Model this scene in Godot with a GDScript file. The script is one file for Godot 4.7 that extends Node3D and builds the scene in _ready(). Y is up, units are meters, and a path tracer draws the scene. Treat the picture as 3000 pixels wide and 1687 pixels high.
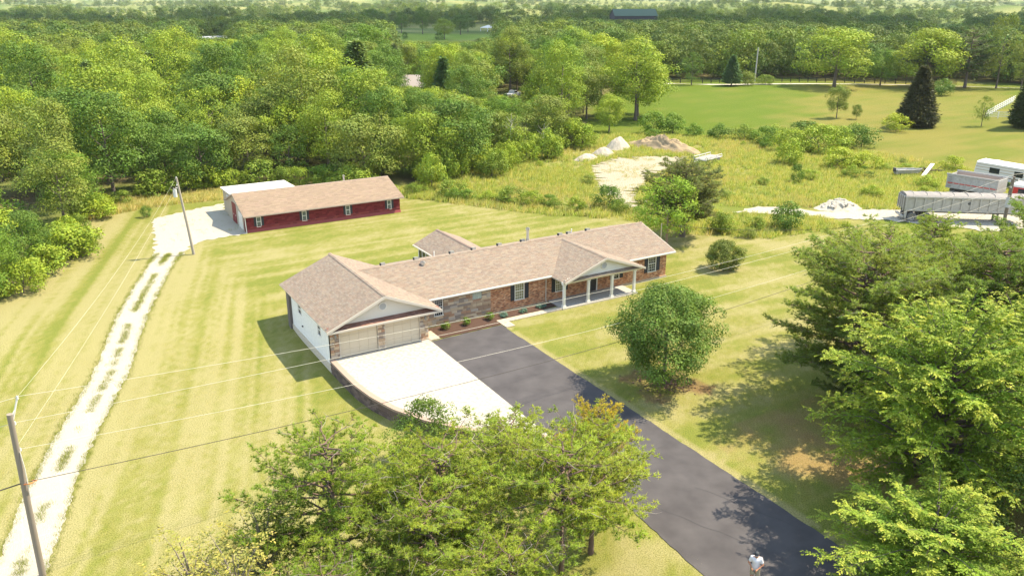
extends Node3D
# An aerial view of a brick ranch house with garage, red shed, woods, meadow and parked trailers.
# World axes follow the house: x along its front wall, z towards its front lawn, y up, metres.

const EYE := Vector3(-25.417, 25.0, 55.644)
var names_used := {}
var rng := RandomNumberGenerator.new()
var noise_a := FastNoiseLite.new()
var noise_b := FastNoiseLite.new()
var noise_c := FastNoiseLite.new()
var noise_d := FastNoiseLite.new()
var mats := {}


# ---------------------------------------------------------------- mesh collector
class Shape:
	var v := PackedVector3Array()
	var n := PackedVector3Array()
	var uv := PackedVector2Array()
	var c := PackedColorArray()
	var ix := PackedInt32Array()
	var tint := Color.WHITE

	func tri(a: Vector3, b: Vector3, d: Vector3) -> void:
		var k := v.size()
		var nn := (b - a).cross(d - a).normalized()
		v.append(a); v.append(b); v.append(d)
		for i in 3:
			n.append(nn); c.append(tint)
		uv.append(Vector2.ZERO); uv.append(Vector2(1, 0)); uv.append(Vector2(0, 1))
		ix.append(k); ix.append(k + 2); ix.append(k + 1)

	# corners counter-clockwise as seen from outside; uv in metres along the first and last edge
	func quad(a: Vector3, b: Vector3, d: Vector3, e: Vector3) -> void:
		var k := v.size()
		var nn := (b - a).cross(e - a)
		if nn.length_squared() < 1e-12:
			nn = (d - b).cross(e - b)
		nn = nn.normalized()
		var w := (b - a).length()
		var h := (e - a).length()
		v.append(a); v.append(b); v.append(d); v.append(e)
		for i in 4:
			n.append(nn); c.append(tint)
		uv.append(Vector2(0, 0)); uv.append(Vector2(w, 0)); uv.append(Vector2(w, h)); uv.append(Vector2(0, h))
		ix.append(k); ix.append(k + 2); ix.append(k + 1)
		ix.append(k); ix.append(k + 3); ix.append(k + 2)

	func poly(pts: Array) -> void:
		for i in range(1, pts.size() - 1):
			tri(pts[0], pts[i], pts[i + 1])

	func hexa(p: Array) -> void:  # p0..p3 bottom ring ccw from above, p4..p7 top ring
		quad(p[4], p[5], p[6], p[7])
		quad(p[3], p[2], p[1], p[0])
		for i in 4:
			var j: int = (i + 1) % 4
			quad(p[i], p[j], p[j + 4], p[i + 4])

	func box(lo: Vector3, hi: Vector3) -> void:
		hexa([Vector3(lo.x, lo.y, hi.z), Vector3(hi.x, lo.y, hi.z), Vector3(hi.x, lo.y, lo.z), Vector3(lo.x, lo.y, lo.z),
			Vector3(lo.x, hi.y, hi.z), Vector3(hi.x, hi.y, hi.z), Vector3(hi.x, hi.y, lo.z), Vector3(lo.x, hi.y, lo.z)])

	# a box whose front face (towards dir) is chamfered; for stones, blocks and boards
	func stone(lo: Vector3, hi: Vector3, bevel: float) -> void:
		var b := bevel
		var m := [Vector3(lo.x, lo.y, hi.z), Vector3(hi.x, lo.y, hi.z), Vector3(hi.x, lo.y, lo.z), Vector3(lo.x, lo.y, lo.z),
			Vector3(lo.x, hi.y - b, hi.z), Vector3(hi.x, hi.y - b, hi.z), Vector3(hi.x, hi.y - b, lo.z), Vector3(lo.x, hi.y - b, lo.z)]
		for i in 4:
			var j: int = (i + 1) % 4
			quad(m[i], m[j], m[j + 4], m[i + 4])
		var t := [Vector3(lo.x + b, hi.y, hi.z - b), Vector3(hi.x - b, hi.y, hi.z - b), Vector3(hi.x - b, hi.y, lo.z + b), Vector3(lo.x + b, hi.y, lo.z + b)]
		quad(t[0], t[1], t[2], t[3])
		for i in 4:
			var j: int = (i + 1) % 4
			quad(m[i + 4], m[j + 4], t[j], t[i])

	func slab(a: Vector3, b: Vector3, d: Vector3, e: Vector3, thick: float) -> void:  # a sloped plate, top face given ccw
		var nn := (b - a).cross(e - a).normalized() * thick
		hexa([a - nn, b - nn, d - nn, e - nn, a, b, d, e])

	func tube(pts: Array, radii: Array, sides := 6, capped := true) -> void:
		var k := v.size()
		var m := pts.size()
		for i in m:
			var p: Vector3 = pts[i]
			var t: Vector3 = (pts[mini(i + 1, m - 1)] - pts[maxi(i - 1, 0)]).normalized()
			var s := t.cross(Vector3.UP if absf(t.y) < 0.9 else Vector3.RIGHT).normalized()
			var u := s.cross(t)
			for j in sides + 1:
				var a := TAU * j / sides
				var d := s * cos(a) + u * sin(a)
				var r: float = radii[i]
				v.append(p + d * r); n.append(d); c.append(tint)
				uv.append(Vector2(float(j) / sides, i))
		for i in m - 1:
			for j in sides:
				var q := k + i * (sides + 1) + j
				ix.append(q); ix.append(q + 1); ix.append(q + sides + 1)
				ix.append(q + 1); ix.append(q + sides + 2); ix.append(q + sides + 1)
		if capped:
			for e in [0, m - 1]:
				var o := v.size()
				var dirn: Vector3 = (pts[0] - pts[1]).normalized() if e == 0 else (pts[m - 1] - pts[m - 2]).normalized()
				v.append(pts[e]); n.append(dirn); c.append(tint); uv.append(Vector2.ZERO)
				for j in sides + 1:
					v.append(v[k + e * (sides + 1) + j]); n.append(dirn); c.append(tint); uv.append(Vector2.ZERO)
				for j in sides:
					if e != 0:
						ix.append(o); ix.append(o + 1 + j); ix.append(o + 2 + j)
					else:
						ix.append(o); ix.append(o + 2 + j); ix.append(o + 1 + j)

	func rod(a: Vector3, b: Vector3, r: float, sides := 6) -> void:
		tube([a, b], [r, r], sides)

	# a diamond leaf at p with normal nn, pointing along d
	func leaf(p: Vector3, d: Vector3, nn: Vector3, l: float, w: float, col: Color) -> void:
		var s := d.cross(nn).normalized() * (w * 0.5)
		var f := d * l
		var k := v.size()
		v.append(p); v.append(p + f * 0.45 + s); v.append(p + f - nn * (l * 0.12)); v.append(p + f * 0.45 - s)
		for i in 4:
			n.append(nn); c.append(col); uv.append(Vector2.ZERO)
		ix.append(k); ix.append(k + 2); ix.append(k + 1)
		ix.append(k); ix.append(k + 3); ix.append(k + 2)

	func needle(p: Vector3, d: Vector3, s: Vector3, nn: Vector3, col: Color) -> void:
		var k := v.size()
		v.append(p - s); v.append(p + s); v.append(p + d)
		for i in 3:
			n.append(nn); c.append(col); uv.append(Vector2.ZERO)
		var turned := s.cross(d).dot(nn) > 0.0
		ix.append(k); ix.append(k + (2 if turned else 1)); ix.append(k + (1 if turned else 2))

	func mesh() -> ArrayMesh:
		var a := []
		a.resize(Mesh.ARRAY_MAX)
		a[Mesh.ARRAY_VERTEX] = v
		a[Mesh.ARRAY_NORMAL] = n
		a[Mesh.ARRAY_TEX_UV] = uv
		a[Mesh.ARRAY_COLOR] = c
		a[Mesh.ARRAY_INDEX] = ix
		var m := ArrayMesh.new()
		m.add_surface_from_arrays(Mesh.PRIMITIVE_TRIANGLES, a)
		return m


# ---------------------------------------------------------------- nodes
func numbered(called: String) -> String:
	var k: int = names_used.get(called, 0)
	names_used[called] = k + 1
	return called if k == 0 else "%s_%03d" % [called, k]


func thing(called: String, label: String, category: String, at := Vector3.ZERO, turn := 0.0, group := "") -> Node3D:
	var o := Node3D.new()
	o.name = numbered(called)
	add_child(o)
	o.position = at
	o.rotation.y = turn
	tag(o, label, category, group)
	return o


func tag(o: Node, label: String, category := "", group := "", kind := "") -> Node:
	if label: o.set_meta("label", label)
	if category: o.set_meta("category", category)
	if group: o.set_meta("group", group)
	if kind: o.set_meta("kind", kind)
	return o


func put(called: String, what: Variant, material: Material, parent: Node = self) -> MeshInstance3D:
	var o := MeshInstance3D.new()
	o.name = called if parent != self else numbered(called)
	o.mesh = what.mesh() if what is Shape else what
	o.material_override = material
	parent.add_child(o, true)
	return o


func ground_piece(called: String, what: Variant, material: Material, label: String) -> MeshInstance3D:
	var o := put(called, what, material)
	tag(o, label, "", "", "structure")
	return o


# ---------------------------------------------------------------- materials and textures
func lin(r: float, g: float, b: float) -> Color:
	return Color(r, g, b).linear_to_srgb()


func plain(key: String, col: Color, rough := 0.8, metal := 0.0) -> StandardMaterial3D:
	if not mats.has(key):
		var m := StandardMaterial3D.new()
		m.resource_name = key
		m.albedo_color = lin(col.r, col.g, col.b)
		m.roughness = rough
		m.metallic = metal
		mats[key] = m
	return mats[key]


func tinted(key: String, rough := 0.8, leafy := 0.0, col := Color.WHITE) -> StandardMaterial3D:  # colours come with the vertices, as linear values
	if not mats.has(key):
		var m := StandardMaterial3D.new()
		m.resource_name = key
		m.albedo_color = lin(col.r, col.g, col.b)
		m.vertex_color_use_as_albedo = true
		m.roughness = rough
		if leafy > 0.0:
			m.backlight_enabled = true
			m.backlight = Color(leafy, leafy, leafy * 0.75)
			m.metallic_specular = 0.3
		mats[key] = m
	return mats[key]


func noise_texture(size: int, freq: float, octaves: int, lo: Color, hi: Color, sd: int, mid := Color(-1, 0, 0), kind := FastNoiseLite.TYPE_SIMPLEX_SMOOTH) -> NoiseTexture2D:
	var t := NoiseTexture2D.new()
	var f := FastNoiseLite.new()
	f.seed = sd
	f.noise_type = kind
	f.frequency = freq
	f.fractal_octaves = octaves
	t.width = size; t.height = size
	t.seamless = true
	t.noise = f
	var r := Gradient.new()
	r.set_color(0, lin(lo.r, lo.g, lo.b)); r.set_color(1, lin(hi.r, hi.g, hi.b))
	if mid.r >= 0:
		r.add_point(0.5, lin(mid.r, mid.g, mid.b))
	t.color_ramp = r
	return t


func bump_texture(size: int, freq: float, octaves: int, sd: int, strength := 6.0) -> NoiseTexture2D:
	var t := NoiseTexture2D.new()
	var f := FastNoiseLite.new()
	f.seed = sd; f.frequency = freq; f.fractal_octaves = octaves
	t.width = size; t.height = size
	t.seamless = true; t.noise = f; t.as_normal_map = true; t.bump_strength = strength
	return t


func textured(key: String, tex: Texture2D, scale: float, rough := 0.9, normal: Texture2D = null, use_colours := false) -> StandardMaterial3D:
	if not mats.has(key):
		var m := StandardMaterial3D.new()
		m.resource_name = key
		m.albedo_texture = tex
		m.roughness = rough
		m.metallic_specular = 0.2
		m.uv1_triplanar = true
		m.uv1_world_triplanar = true
		m.uv1_scale = Vector3.ONE * scale
		m.vertex_color_use_as_albedo = use_colours
		if normal:
			m.normal_enabled = true
			m.normal_texture = normal
		mats[key] = m
	return mats[key]


func brick_texture(sd: int, tones: Array, mortar: Color, rows := 30, cols := 11) -> ImageTexture:
	var r := RandomNumberGenerator.new()
	r.seed = sd
	var size := 720
	var im := Image.create(size, size, false, Image.FORMAT_RGB8)
	im.fill(lin(mortar.r, mortar.g, mortar.b))
	var bh := size / float(rows)
	var bw := size / float(cols)
	for j in rows:
		var off := (bw / 2.0 if j % 2 else 0.0)
		for i in cols:
			var t: Color = tones[r.randi() % tones.size()]
			var k := r.randf_range(0.75, 1.2)
			var col := lin(t.r * k, t.g * k, t.b * k)
			var x0 := int(i * bw + off)
			var x1 := int((i + 1) * bw + off) - 3
			var y0 := int(j * bh)
			var h := int((j + 1) * bh) - 3 - y0
			im.fill_rect(Rect2i(x0, y0, mini(x1, size) - x0, h), col)
			if x1 > size:
				im.fill_rect(Rect2i(0, y0, x1 - size, h), col)
	im.generate_mipmaps()
	return ImageTexture.create_from_image(im)


func smooth(a: float, b: float, x: float) -> float:
	var t := clampf((x - a) / (b - a), 0.0, 1.0)
	return t * t * (3.0 - 2.0 * t)


# ---------------------------------------------------------------- the lie of the land
func land(x: float, z: float) -> float:
	var y := -0.95 * smooth(-2.0, -9.0, x) * smooth(-16.0, -4.0, z)
	var d := Vector2(x - 20.0, z + 20.0).length()
	if d > 230.0:
		var k := smooth(230.0, 900.0, d)
		y += k * (noise_a.get_noise_2d(x * 0.35, z * 0.35) * 9.0 - 2.0)
		y += smooth(600.0, 1600.0, d) * (noise_a.get_noise_2d(x * 0.16 + 300.0, z * 0.16) * 22.0)
		y += smooth(1500.0, 4500.0, d) * (noise_a.get_noise_2d(x * 0.06 + 300.0, z * 0.06) * 40.0 + 14.0)
	return y


func on_land(x: float, z: float, up := 0.0) -> Vector3:
	return Vector3(x, land(x, z) + up, z)


func inside(p: Vector2, poly: PackedVector2Array) -> bool:
	return Geometry2D.is_point_in_polygon(p, poly)


func _ready() -> void:
	rng.seed = 71
	noise_a.seed = 5; noise_a.frequency = 0.01; noise_a.fractal_octaves = 3
	noise_b.seed = 9; noise_b.frequency = 0.09; noise_b.fractal_octaves = 4
	noise_d.seed = 33; noise_d.frequency = 0.09; noise_d.fractal_octaves = 2
	noise_c.seed = 21; noise_c.frequency = 0.6; noise_c.fractal_octaves = 2
	set_camera_and_light()
	build_ground()
	build_paving()
	build_house()
	build_shed()
	build_poles_and_wires()
	build_yard_things()
	build_vehicles()
	build_far_buildings()
	build_hero_trees()
	build_lawn_trees()
	build_woods()
	build_meadow()
	build_person()


func set_camera_and_light() -> void:
	var cam := Camera3D.new()
	cam.name = "camera"
	cam.position = EYE
	cam.rotation = Vector3(deg_to_rad(-19.6), deg_to_rad(-30.8), 0)
	cam.fov = 2.0 * rad_to_deg(atan(843.5 / 2400.0))
	cam.near = 0.5
	cam.far = 12000.0
	add_child(cam)
	var env := Environment.new()
	env.tonemap_mode = Environment.TONE_MAPPER_LINEAR
	env.tonemap_exposure = 2.5
	env.sdfgi_enabled = true
	env.ssao_enabled = true
	env.ssil_enabled = true
	env.fog_enabled = true
	env.fog_density = 0.00006
	env.fog_light_color = Color(0.88, 0.91, 0.94)
	env.volumetric_fog_enabled = true
	env.volumetric_fog_density = 0.0
	env.background_mode = Environment.BG_SKY
	var sm := ProceduralSkyMaterial.new()
	sm.sky_top_color = Color(0.66, 0.75, 0.86)
	sm.sky_horizon_color = Color(0.92, 0.93, 0.92)
	sm.sky_curve = 0.14
	sm.ground_horizon_color = Color(0.8, 0.85, 0.85)
	sm.ground_bottom_color = Color(0.4, 0.45, 0.3)
	var sky := Sky.new()
	sky.sky_material = sm
	env.sky = sky
	var we := WorldEnvironment.new()
	we.name = "world_environment"
	we.environment = env
	add_child(we)
	var sun := DirectionalLight3D.new()
	sun.name = "sun"
	sun.light_energy = 1.5
	sun.light_color = Color(1.0, 0.94, 0.83)
	sun.light_angular_distance = 0.5
	sun.shadow_enabled = true
	add_child(sun)
	sun.look_at_from_position(Vector3(0.69, 1.0, 0.12) * 100.0, Vector3.ZERO)
	# the cumulus whose shadow lies over the far woods and fields (see the dark tree belts along the top of the photograph)
	var vapour := FogMaterial.new()
	vapour.density = 0.011
	vapour.albedo = Color(1, 1, 1)
	for q in [[800.0, 760.0, -470.0, 1500.0, 210.0, 560.0], [560.0, 740.0, -640.0, 700.0, 170.0, 520.0], [1130.0, 770.0, -180.0, 800.0, 190.0, 620.0]]:
		var cloud := FogVolume.new()
		cloud.name = numbered("cloud")
		cloud.shape = RenderingServer.FOG_VOLUME_SHAPE_ELLIPSOID
		cloud.size = Vector3(q[3], q[4], q[5])
		cloud.material = vapour
		cloud.position = Vector3(q[0], q[1], q[2])
		cloud.rotation.y = deg_to_rad(-30.8)
		add_child(cloud)
		tag(cloud, "fair weather cloud high over the far farmland", "", "", "structure")


# ---------------------------------------------------------------- ground
var woods_area := PackedVector2Array([Vector2(-90, 10), Vector2(-31, -22), Vector2(-27.6, -28), Vector2(-24.5, -33), Vector2(-22.5, -45), Vector2(-23, -49), Vector2(-19, -56), Vector2(-14, -60.5), Vector2(-3, -61.5), Vector2(9, -57), Vector2(17, -48), Vector2(30, -53), Vector2(48, -60), Vector2(62, -73), Vector2(78, -86), Vector2(98, -112), Vector2(132, -142), Vector2(152, -152), Vector2(190, -134), Vector2(232, -92), Vector2(300, -60), Vector2(360, -120), Vector2(345, -260), Vector2(430, -420), Vector2(440, -520), Vector2(330, -460), Vector2(235, -345), Vector2(185, -340), Vector2(165, -395), Vector2(150, -440), Vector2(60, -470), Vector2(-160, -480), Vector2(-300, -200)])
var meadow_area := PackedVector2Array([Vector2(16, -43), Vector2(28, -24.5), Vector2(34, -19), Vector2(36.5, -10), Vector2(43, -4), Vector2(52, -3), Vector2(58, -2.5), Vector2(63, 3), Vector2(75, 10), Vector2(95, 14), Vector2(110, -5), Vector2(98, -16), Vector2(99, -32), Vector2(92, -57), Vector2(84, -60), Vector2(76, -68), Vector2(66, -72), Vector2(48, -59), Vector2(30, -52), Vector2(17, -47)])
var neighbour_lawn := PackedVector2Array([Vector2(76, -68), Vector2(84, -60), Vector2(92, -57), Vector2(99, -32), Vector2(98, -16), Vector2(130, 20), Vector2(300, -20), Vector2(300, -60), Vector2(232, -92), Vector2(190, -134), Vector2(152, -152), Vector2(132, -142), Vector2(98, -112), Vector2(78, -86), Vector2(66, -74)])
var hay_strip := PackedVector2Array([Vector2(-22, -50.5), Vector2(-14.4, -53.4), Vector2(-9.5, -54), Vector2(-4.5, -53.4), Vector2(-2, -59.4), Vector2(-8.7, -60), Vector2(-14, -61), Vector2(-18.5, -57.5)])
var bare_area := PackedVector2Array([Vector2(39.3, -23), Vector2(38.8, -26), Vector2(42.5, -34.5), Vector2(46, -41), Vector2(50, -47), Vector2(56, -50), Vector2(63, -49), Vector2(69, -45), Vector2(63, -41), Vector2(54, -36.5), Vector2(46.5, -31), Vector2(42, -26)])


func mix3(a: Color, b: Color, t: float) -> Color:
	return a.lerp(b, clampf(t, 0.0, 1.0))


func ground_colour(x: float, z: float) -> Color:
	var p := Vector2(x, z)
	var green := Color(0.168, 0.187, 0.04)
	var middle := Color(0.225, 0.22, 0.066)
	var dry := Color(0.298, 0.27, 0.128)
	var n1 := noise_b.get_noise_2d(x * 0.7, z * 0.7)
	var n2 := noise_b.get_noise_2d(x * 3.1 + 90.0, z * 3.1)
	var d := p.distance_to(Vector2(20, -20))
	if d > 200.0 and not inside(p, woods_area) and not inside(p, neighbour_lawn):
		var f := noise_a.get_noise_2d(x * 0.8 + 70.0, z * 0.8)
		var c := mix3(Color(0.1, 0.16, 0.035), Color(0.3, 0.3, 0.11), 0.5 + 1.6 * f + 0.2 * n1)
		if x > 185.0 and x < 320.0 and z < -395.0 and z > -520.0:
			c = mix3(Color(0.15, 0.25, 0.035), Color(0.24, 0.32, 0.05), 0.5 + n1)
		elif z < -300.0 and z > -396.0 and x < 240.0:
			c = Color(0.24, 0.23, 0.085)
		return c
	if inside(p, woods_area):
		return mix3(Color(0.15, 0.12, 0.07), Color(0.14, 0.17, 0.045), 0.5 + n1)
	if inside(p, neighbour_lawn):
		var band := smooth(-9.0, 9.0, 0.62 * (x - 123.5) + (z + 84.3) * 0.8 - 11.0 + n1 * 6.0) * smooth(100.0, 30.0, 0.62 * (x - 123.5) + (z + 84.3) * 0.8)
		return mix3(Color(0.105, 0.152, 0.018), Color(0.2, 0.185, 0.05), band * 0.85 + 0.6 * n1 + 0.3 * n2 + 0.35 * noise_b.get_noise_2d(x * 0.25, z * 1.6))
	if inside(p, meadow_area):
		var m := mix3(Color(0.15, 0.18, 0.035), Color(0.27, 0.245, 0.09), 0.45 + 1.2 * n1 + 0.4 * n2)
		if x > 40.0 and x < 75.0 and z < -38.0:
			m = mix3(m, Color(0.3, 0.27, 0.12), 0.4 + n2)
		return m
	if inside(p, hay_strip):
		return mix3(Color(0.28, 0.26, 0.1), Color(0.36, 0.31, 0.14), 0.5 + n1)
	# the mown lawn: strips left by the mower, dry and green patches
	var calm := 1.0 - 0.5 * smooth(-8.0, -13.0, x)
	var t := 0.5 + (0.75 * n1 + 0.6 * n2) * calm + 0.45 * noise_c.get_noise_2d(x * 3.0, z * 3.0) + rng.randf_range(-0.16, 0.16)
	var across := x * 0.959 + z * 0.283
	var along := -x * 0.283 + z * 0.959
	var left := smooth(-8.0, -13.0, x)
	var strips := clampf(noise_d.get_noise_2d(across * 6.5, along * 0.05) * 3.0, -1.0, 1.0) * 0.24
	var broad := noise_d.get_noise_2d(across * 2.4 + 40.0, along * 0.05 + 9.0)
	t += left * (1.75 * strips + 1.15 * broad + 1.0 * noise_d.get_noise_2d(across * 12.0, along * 0.12 + 50.0) + 0.28)
	if z < -9.5 and x > -13.0:
		t += (1.0 - left) * (0.34 * clampf(4.0 * noise_d.get_noise_2d(x * 0.16, z * 5.5), -1.0, 1.0) + 0.12 * sin(z * 2.2) + 0.1)
	elif x > 5.0:
		t += 0.3 * clampf(3.5 * noise_d.get_noise_2d(x * 0.3, (z - x * 0.1) * 4.5), -1.0, 1.0) + 0.3 * smooth(18.0, 35.0, x) * (0.6 + n1 * 2.0)
	var col := mix3(green, middle, t * 1.9) if t < 0.52 else mix3(middle, dry, (t - 0.52) * 1.25)
	if left < 1.0 and x > -9.0 and x < 0.5 and z > 14.0:
		col = mix3(col, dry, 0.25 + n2)
	if z > 2.0 and absf(x - 5.35) < 0.35 + 0.4 * n2:
		col = mix3(col, Color(0.34, 0.29, 0.16), 0.6)
	var pear := p.distance_to(Vector2(9.5, 17.5))
	if pear < 2.6 + 2.0 * n2:
		col = mix3(col, Color(0.2, 0.13, 0.07), 0.55 + n2)
	if x > 6.5 and z > 24.0 and z < 42.0:
		col = mix3(col, Color(0.25, 0.18, 0.08), 0.5 * smooth(6.5, 10.0, x) + n1 + n2)
	return col


func axis(lo: float, hi: float, step: float, far: float) -> PackedFloat32Array:
	var mid := PackedFloat32Array()
	var n := int((hi - lo) / step)
	for i in n + 1:
		mid.append(lo + i * step)
	var a := PackedFloat32Array()
	var s := step
	var p := lo
	while p > -far:
		s *= 1.075
		p -= s
		a.append(p)
	a.reverse()
	a.append_array(mid)
	s = step
	p = mid[n]
	while p < far:
		s *= 1.075
		p += s
		a.append(p)
	return a


func build_ground() -> void:
	var xs := axis(-44.0, 62.0, 0.33, 6500.0)
	var zs := axis(-58.0, 42.0, 0.33, 6500.0)
	var s := Shape.new()
	var w := xs.size()
	var h := zs.size()
	s.v.resize(w * h); s.n.resize(w * h); s.uv.resize(w * h); s.c.resize(w * h)
	var k := 0
	for j in h:
		var z := zs[j]
		for i in w:
			var x := xs[i]
			s.v[k] = Vector3(x, land(x, z), z)
			s.c[k] = ground_colour(x, z)
			k += 1
	for j in h:
		for i in w:
			var a := s.v[j * w + maxi(i - 1, 0)]
			var b := s.v[j * w + mini(i + 1, w - 1)]
			var c := s.v[maxi(j - 1, 0) * w + i]
			var d := s.v[mini(j + 1, h - 1) * w + i]
			s.n[j * w + i] = (d - c).cross(b - a).normalized()
	for j in h - 1:
		for i in w - 1:
			var q := j * w + i
			s.ix.append(q); s.ix.append(q + 1); s.ix.append(q + w)
			s.ix.append(q + 1); s.ix.append(q + w + 1); s.ix.append(q + w)
	var grain := noise_texture(512, 0.05, 5, Color(0.42, 0.45, 0.3), Color(1.25, 1.18, 1.1), 3, Color(0.86, 0.87, 0.8))
	var m := textured("grass ground", grain, 0.36, 0.95, bump_texture(512, 0.09, 4, 31, 5.0), true)
	ground_piece("ground", s, m, "mown lawns, meadow and farm fields reaching to the hazy hills")


func edge_ring(pts: Array, jitter: float, step: float, sd: int, ragged := 0.3) -> PackedVector2Array:
	var out := PackedVector2Array()
	var r := RandomNumberGenerator.new()
	r.seed = sd
	for i in pts.size():
		var a: Vector2 = pts[i]
		var b: Vector2 = pts[(i + 1) % pts.size()]
		var n := maxi(1, int(a.distance_to(b) / step))
		var side := (b - a).normalized().orthogonal()
		for k in n:
			var q := a.lerp(b, float(k) / n)
			out.append(q + side * (noise_c.get_noise_2d(q.x * 1.4, q.y * 1.4) * jitter + r.randf_range(-ragged, ragged) * jitter))
	return out


func sheet(ring: PackedVector2Array, up: float, step := 1.0) -> Shape:  # a sheet over the ground with that outline
	var s := Shape.new()
	var lo := ring[0]
	var hi := ring[0]
	for p in ring:
		lo = lo.min(p); hi = hi.max(p)
	var x := lo.x
	while x < hi.x:
		var z := lo.y
		while z < hi.y:
			var cell := PackedVector2Array([Vector2(x, z), Vector2(x + step, z), Vector2(x + step, z + step), Vector2(x, z + step)])
			for part in Geometry2D.intersect_polygons(ring, cell):
				var idx := Geometry2D.triangulate_polygon(part)
				var k := s.v.size()
				for p in part:
					s.v.append(on_land(p.x, p.y, up)); s.n.append(Vector3.UP); s.uv.append(p); s.c.append(Color.WHITE)
				for i in range(0, idx.size(), 3):
					var a := part[idx[i]]
					var b := part[idx[i + 1]]
					var c := part[idx[i + 2]]
					if (b - a).cross(c - a) > 0.0:
						s.ix.append(k + idx[i]); s.ix.append(k + idx[i + 1]); s.ix.append(k + idx[i + 2])
					else:
						s.ix.append(k + idx[i]); s.ix.append(k + idx[i + 2]); s.ix.append(k + idx[i + 1])
			z += step
		x += step
	return s


func build_paving() -> void:
	# white gravel: the two-wheel track and the yard before the red shed
	var gravel := textured("white gravel", noise_texture(512, 0.12, 4, Color(0.34, 0.305, 0.24), Color(0.66, 0.62, 0.52), 11), 0.5, 0.95, bump_texture(256, 0.2, 3, 12, 8.0))
	var centre := [Vector2(-34.6, 36), Vector2(-29.4, 17), Vector2(-27.4, 8.5), Vector2(-25.5, 2.0), Vector2(-22.8, -6), Vector2(-20.4, -14), Vector2(-18.4, -20.5), Vector2(-15.6, -29), Vector2(-14.4, -32)]
	var bank_a := []
	var bank_b := []
	for i in centre.size():
		var t: Vector2 = (centre[mini(i + 1, centre.size() - 1)] - centre[maxi(i - 1, 0)]).normalized()
		bank_a.append(centre[i] + t.orthogonal() * 1.22)
		bank_b.append(centre[i] - t.orthogonal() * 1.22)
	bank_b.reverse()
	ground_piece("gravel_track", sheet(edge_ring(bank_a + bank_b, 0.16, 0.16, 41, 0.35), 0.02, 2.0), gravel, "white gravel track with two wheel ruts running up to the red shed")
	var yard := edge_ring([Vector2(-16.4, -29.2), Vector2(-15.6, -34), Vector2(-14.6, -41), Vector2(-13.7, -47.6), Vector2(-9, -50), Vector2(-4.6, -51.4), Vector2(-5.2, -47.8), Vector2(-5.45, -35.5), Vector2(-8, -35.2), Vector2(-10, -35.2), Vector2(-12.2, -33.6), Vector2(-14.1, -29.2)], 0.5, 0.4, 51)
	ground_piece("gravel_yard", sheet(yard, 0.024, 2.0), gravel, "white gravel yard beside the red shed")
	var spots := []
	for i in centre.size() - 1:
		for k in 900:
			var q: Vector2 = centre[i].lerp(centre[i + 1], rng.randf())
			if k < 520 and noise_b.get_noise_2d(q.x * 3.0, q.y * 3.0) < -0.08:
				continue
			spots.append((q + Vector2(rng.randfn(0, 0.16), rng.randfn(0, 0.16))) if k < 520 else q + (centre[i + 1] - centre[i]).normalized().orthogonal() * (1.22 + rng.randfn(0, 0.13)) * (1.0 if k % 2 else -1.0))
	for k in 520:
		var q := Vector2(rng.randf_range(-13.5, -5.0), rng.randf_range(-50.5, -36.0))
		if noise_b.get_noise_2d(q.x * 4.0, q.y * 4.0) > 0.16 or (q.x > -7.2 and noise_b.get_noise_2d(q.x * 4.0, q.y * 4.0) > -0.1):
			spots.append(q)
	tag(scatter("track_weeds", grass_clump(61, 9, 0.12, 0.16, Color(0.22, 0.25, 0.06)), tinted("meadow grass", 0.8, 0.95), spots, 0.8, 1.9), "low weeds growing between the wheel tracks and over the gravel yard", "", "", "stuff")
	# asphalt driveway
	var asphalt := textured("asphalt", noise_texture(512, 0.009, 7, Color(0.058, 0.054, 0.056), Color(0.088, 0.082, 0.083), 15), 0.1, 0.85)
	var drive := edge_ring([Vector2(-1.1, 2.72), Vector2(5.2, 2.62), Vector2(5.18, 20), Vector2(5.1, 35), Vector2(5.0, 62), Vector2(-3.6, 62), Vector2(-2.2, 36), Vector2(-1.2, 20)], 0.06, 0.4, 52)
	ground_piece("driveway", sheet(drive, 0.03, 3.0), asphalt, "dark grey asphalt driveway running down to the road")
	var cracks := Shape.new()
	for line in [[Vector2(-1.1, 12.2), Vector2(5.1, 11.6)], [Vector2(-1.2, 24.4), Vector2(5.1, 23.7)], [Vector2(-0.4, 28.6), Vector2(2.0, 34.2)], [Vector2(2.6, 28.0), Vector2(4.6, 33.5)]]:
		var pts := edge_ring([line[0], line[1]], 0.16, 0.4, 7).slice(0, int(line[0].distance_to(line[1]) / 0.4))
		for i in pts.size() - 1:
			var o: Vector2 = (pts[i + 1] - pts[i]).normalized().orthogonal() * 0.014
			cracks.quad(on_land(pts[i].x - o.x, pts[i].y - o.y, 0.036), on_land(pts[i + 1].x - o.x, pts[i + 1].y - o.y, 0.036), on_land(pts[i + 1].x + o.x, pts[i + 1].y + o.y, 0.036), on_land(pts[i].x + o.x, pts[i].y + o.y, 0.036))
	ground_piece("driveway_seams", cracks, plain("tar seam", Color(0.028, 0.027, 0.03)), "thin dark tar seams across the asphalt driveway")
	# concrete pad before the garage
	var pad_line := [Vector2(-8.85, 2.2), Vector2(-8.82, 5.0), Vector2(-8.75, 7.0), Vector2(-8.45, 9.2), Vector2(-7.85, 11.5), Vector2(-6.7, 13.9), Vector2(-5.1, 16.2), Vector2(-3.3, 18.2), Vector2(-1.2, 19.6)]
	var concrete := textured("concrete", noise_texture(512, 0.02, 6, Color(0.27, 0.25, 0.21), Color(0.46, 0.435, 0.385), 17), 0.25, 0.9)
	var pad := Shape.new()
	var ring := PackedVector2Array(pad_line + [Vector2(-1.1, 2.2)])
	var idx := Geometry2D.triangulate_polygon(ring)
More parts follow.
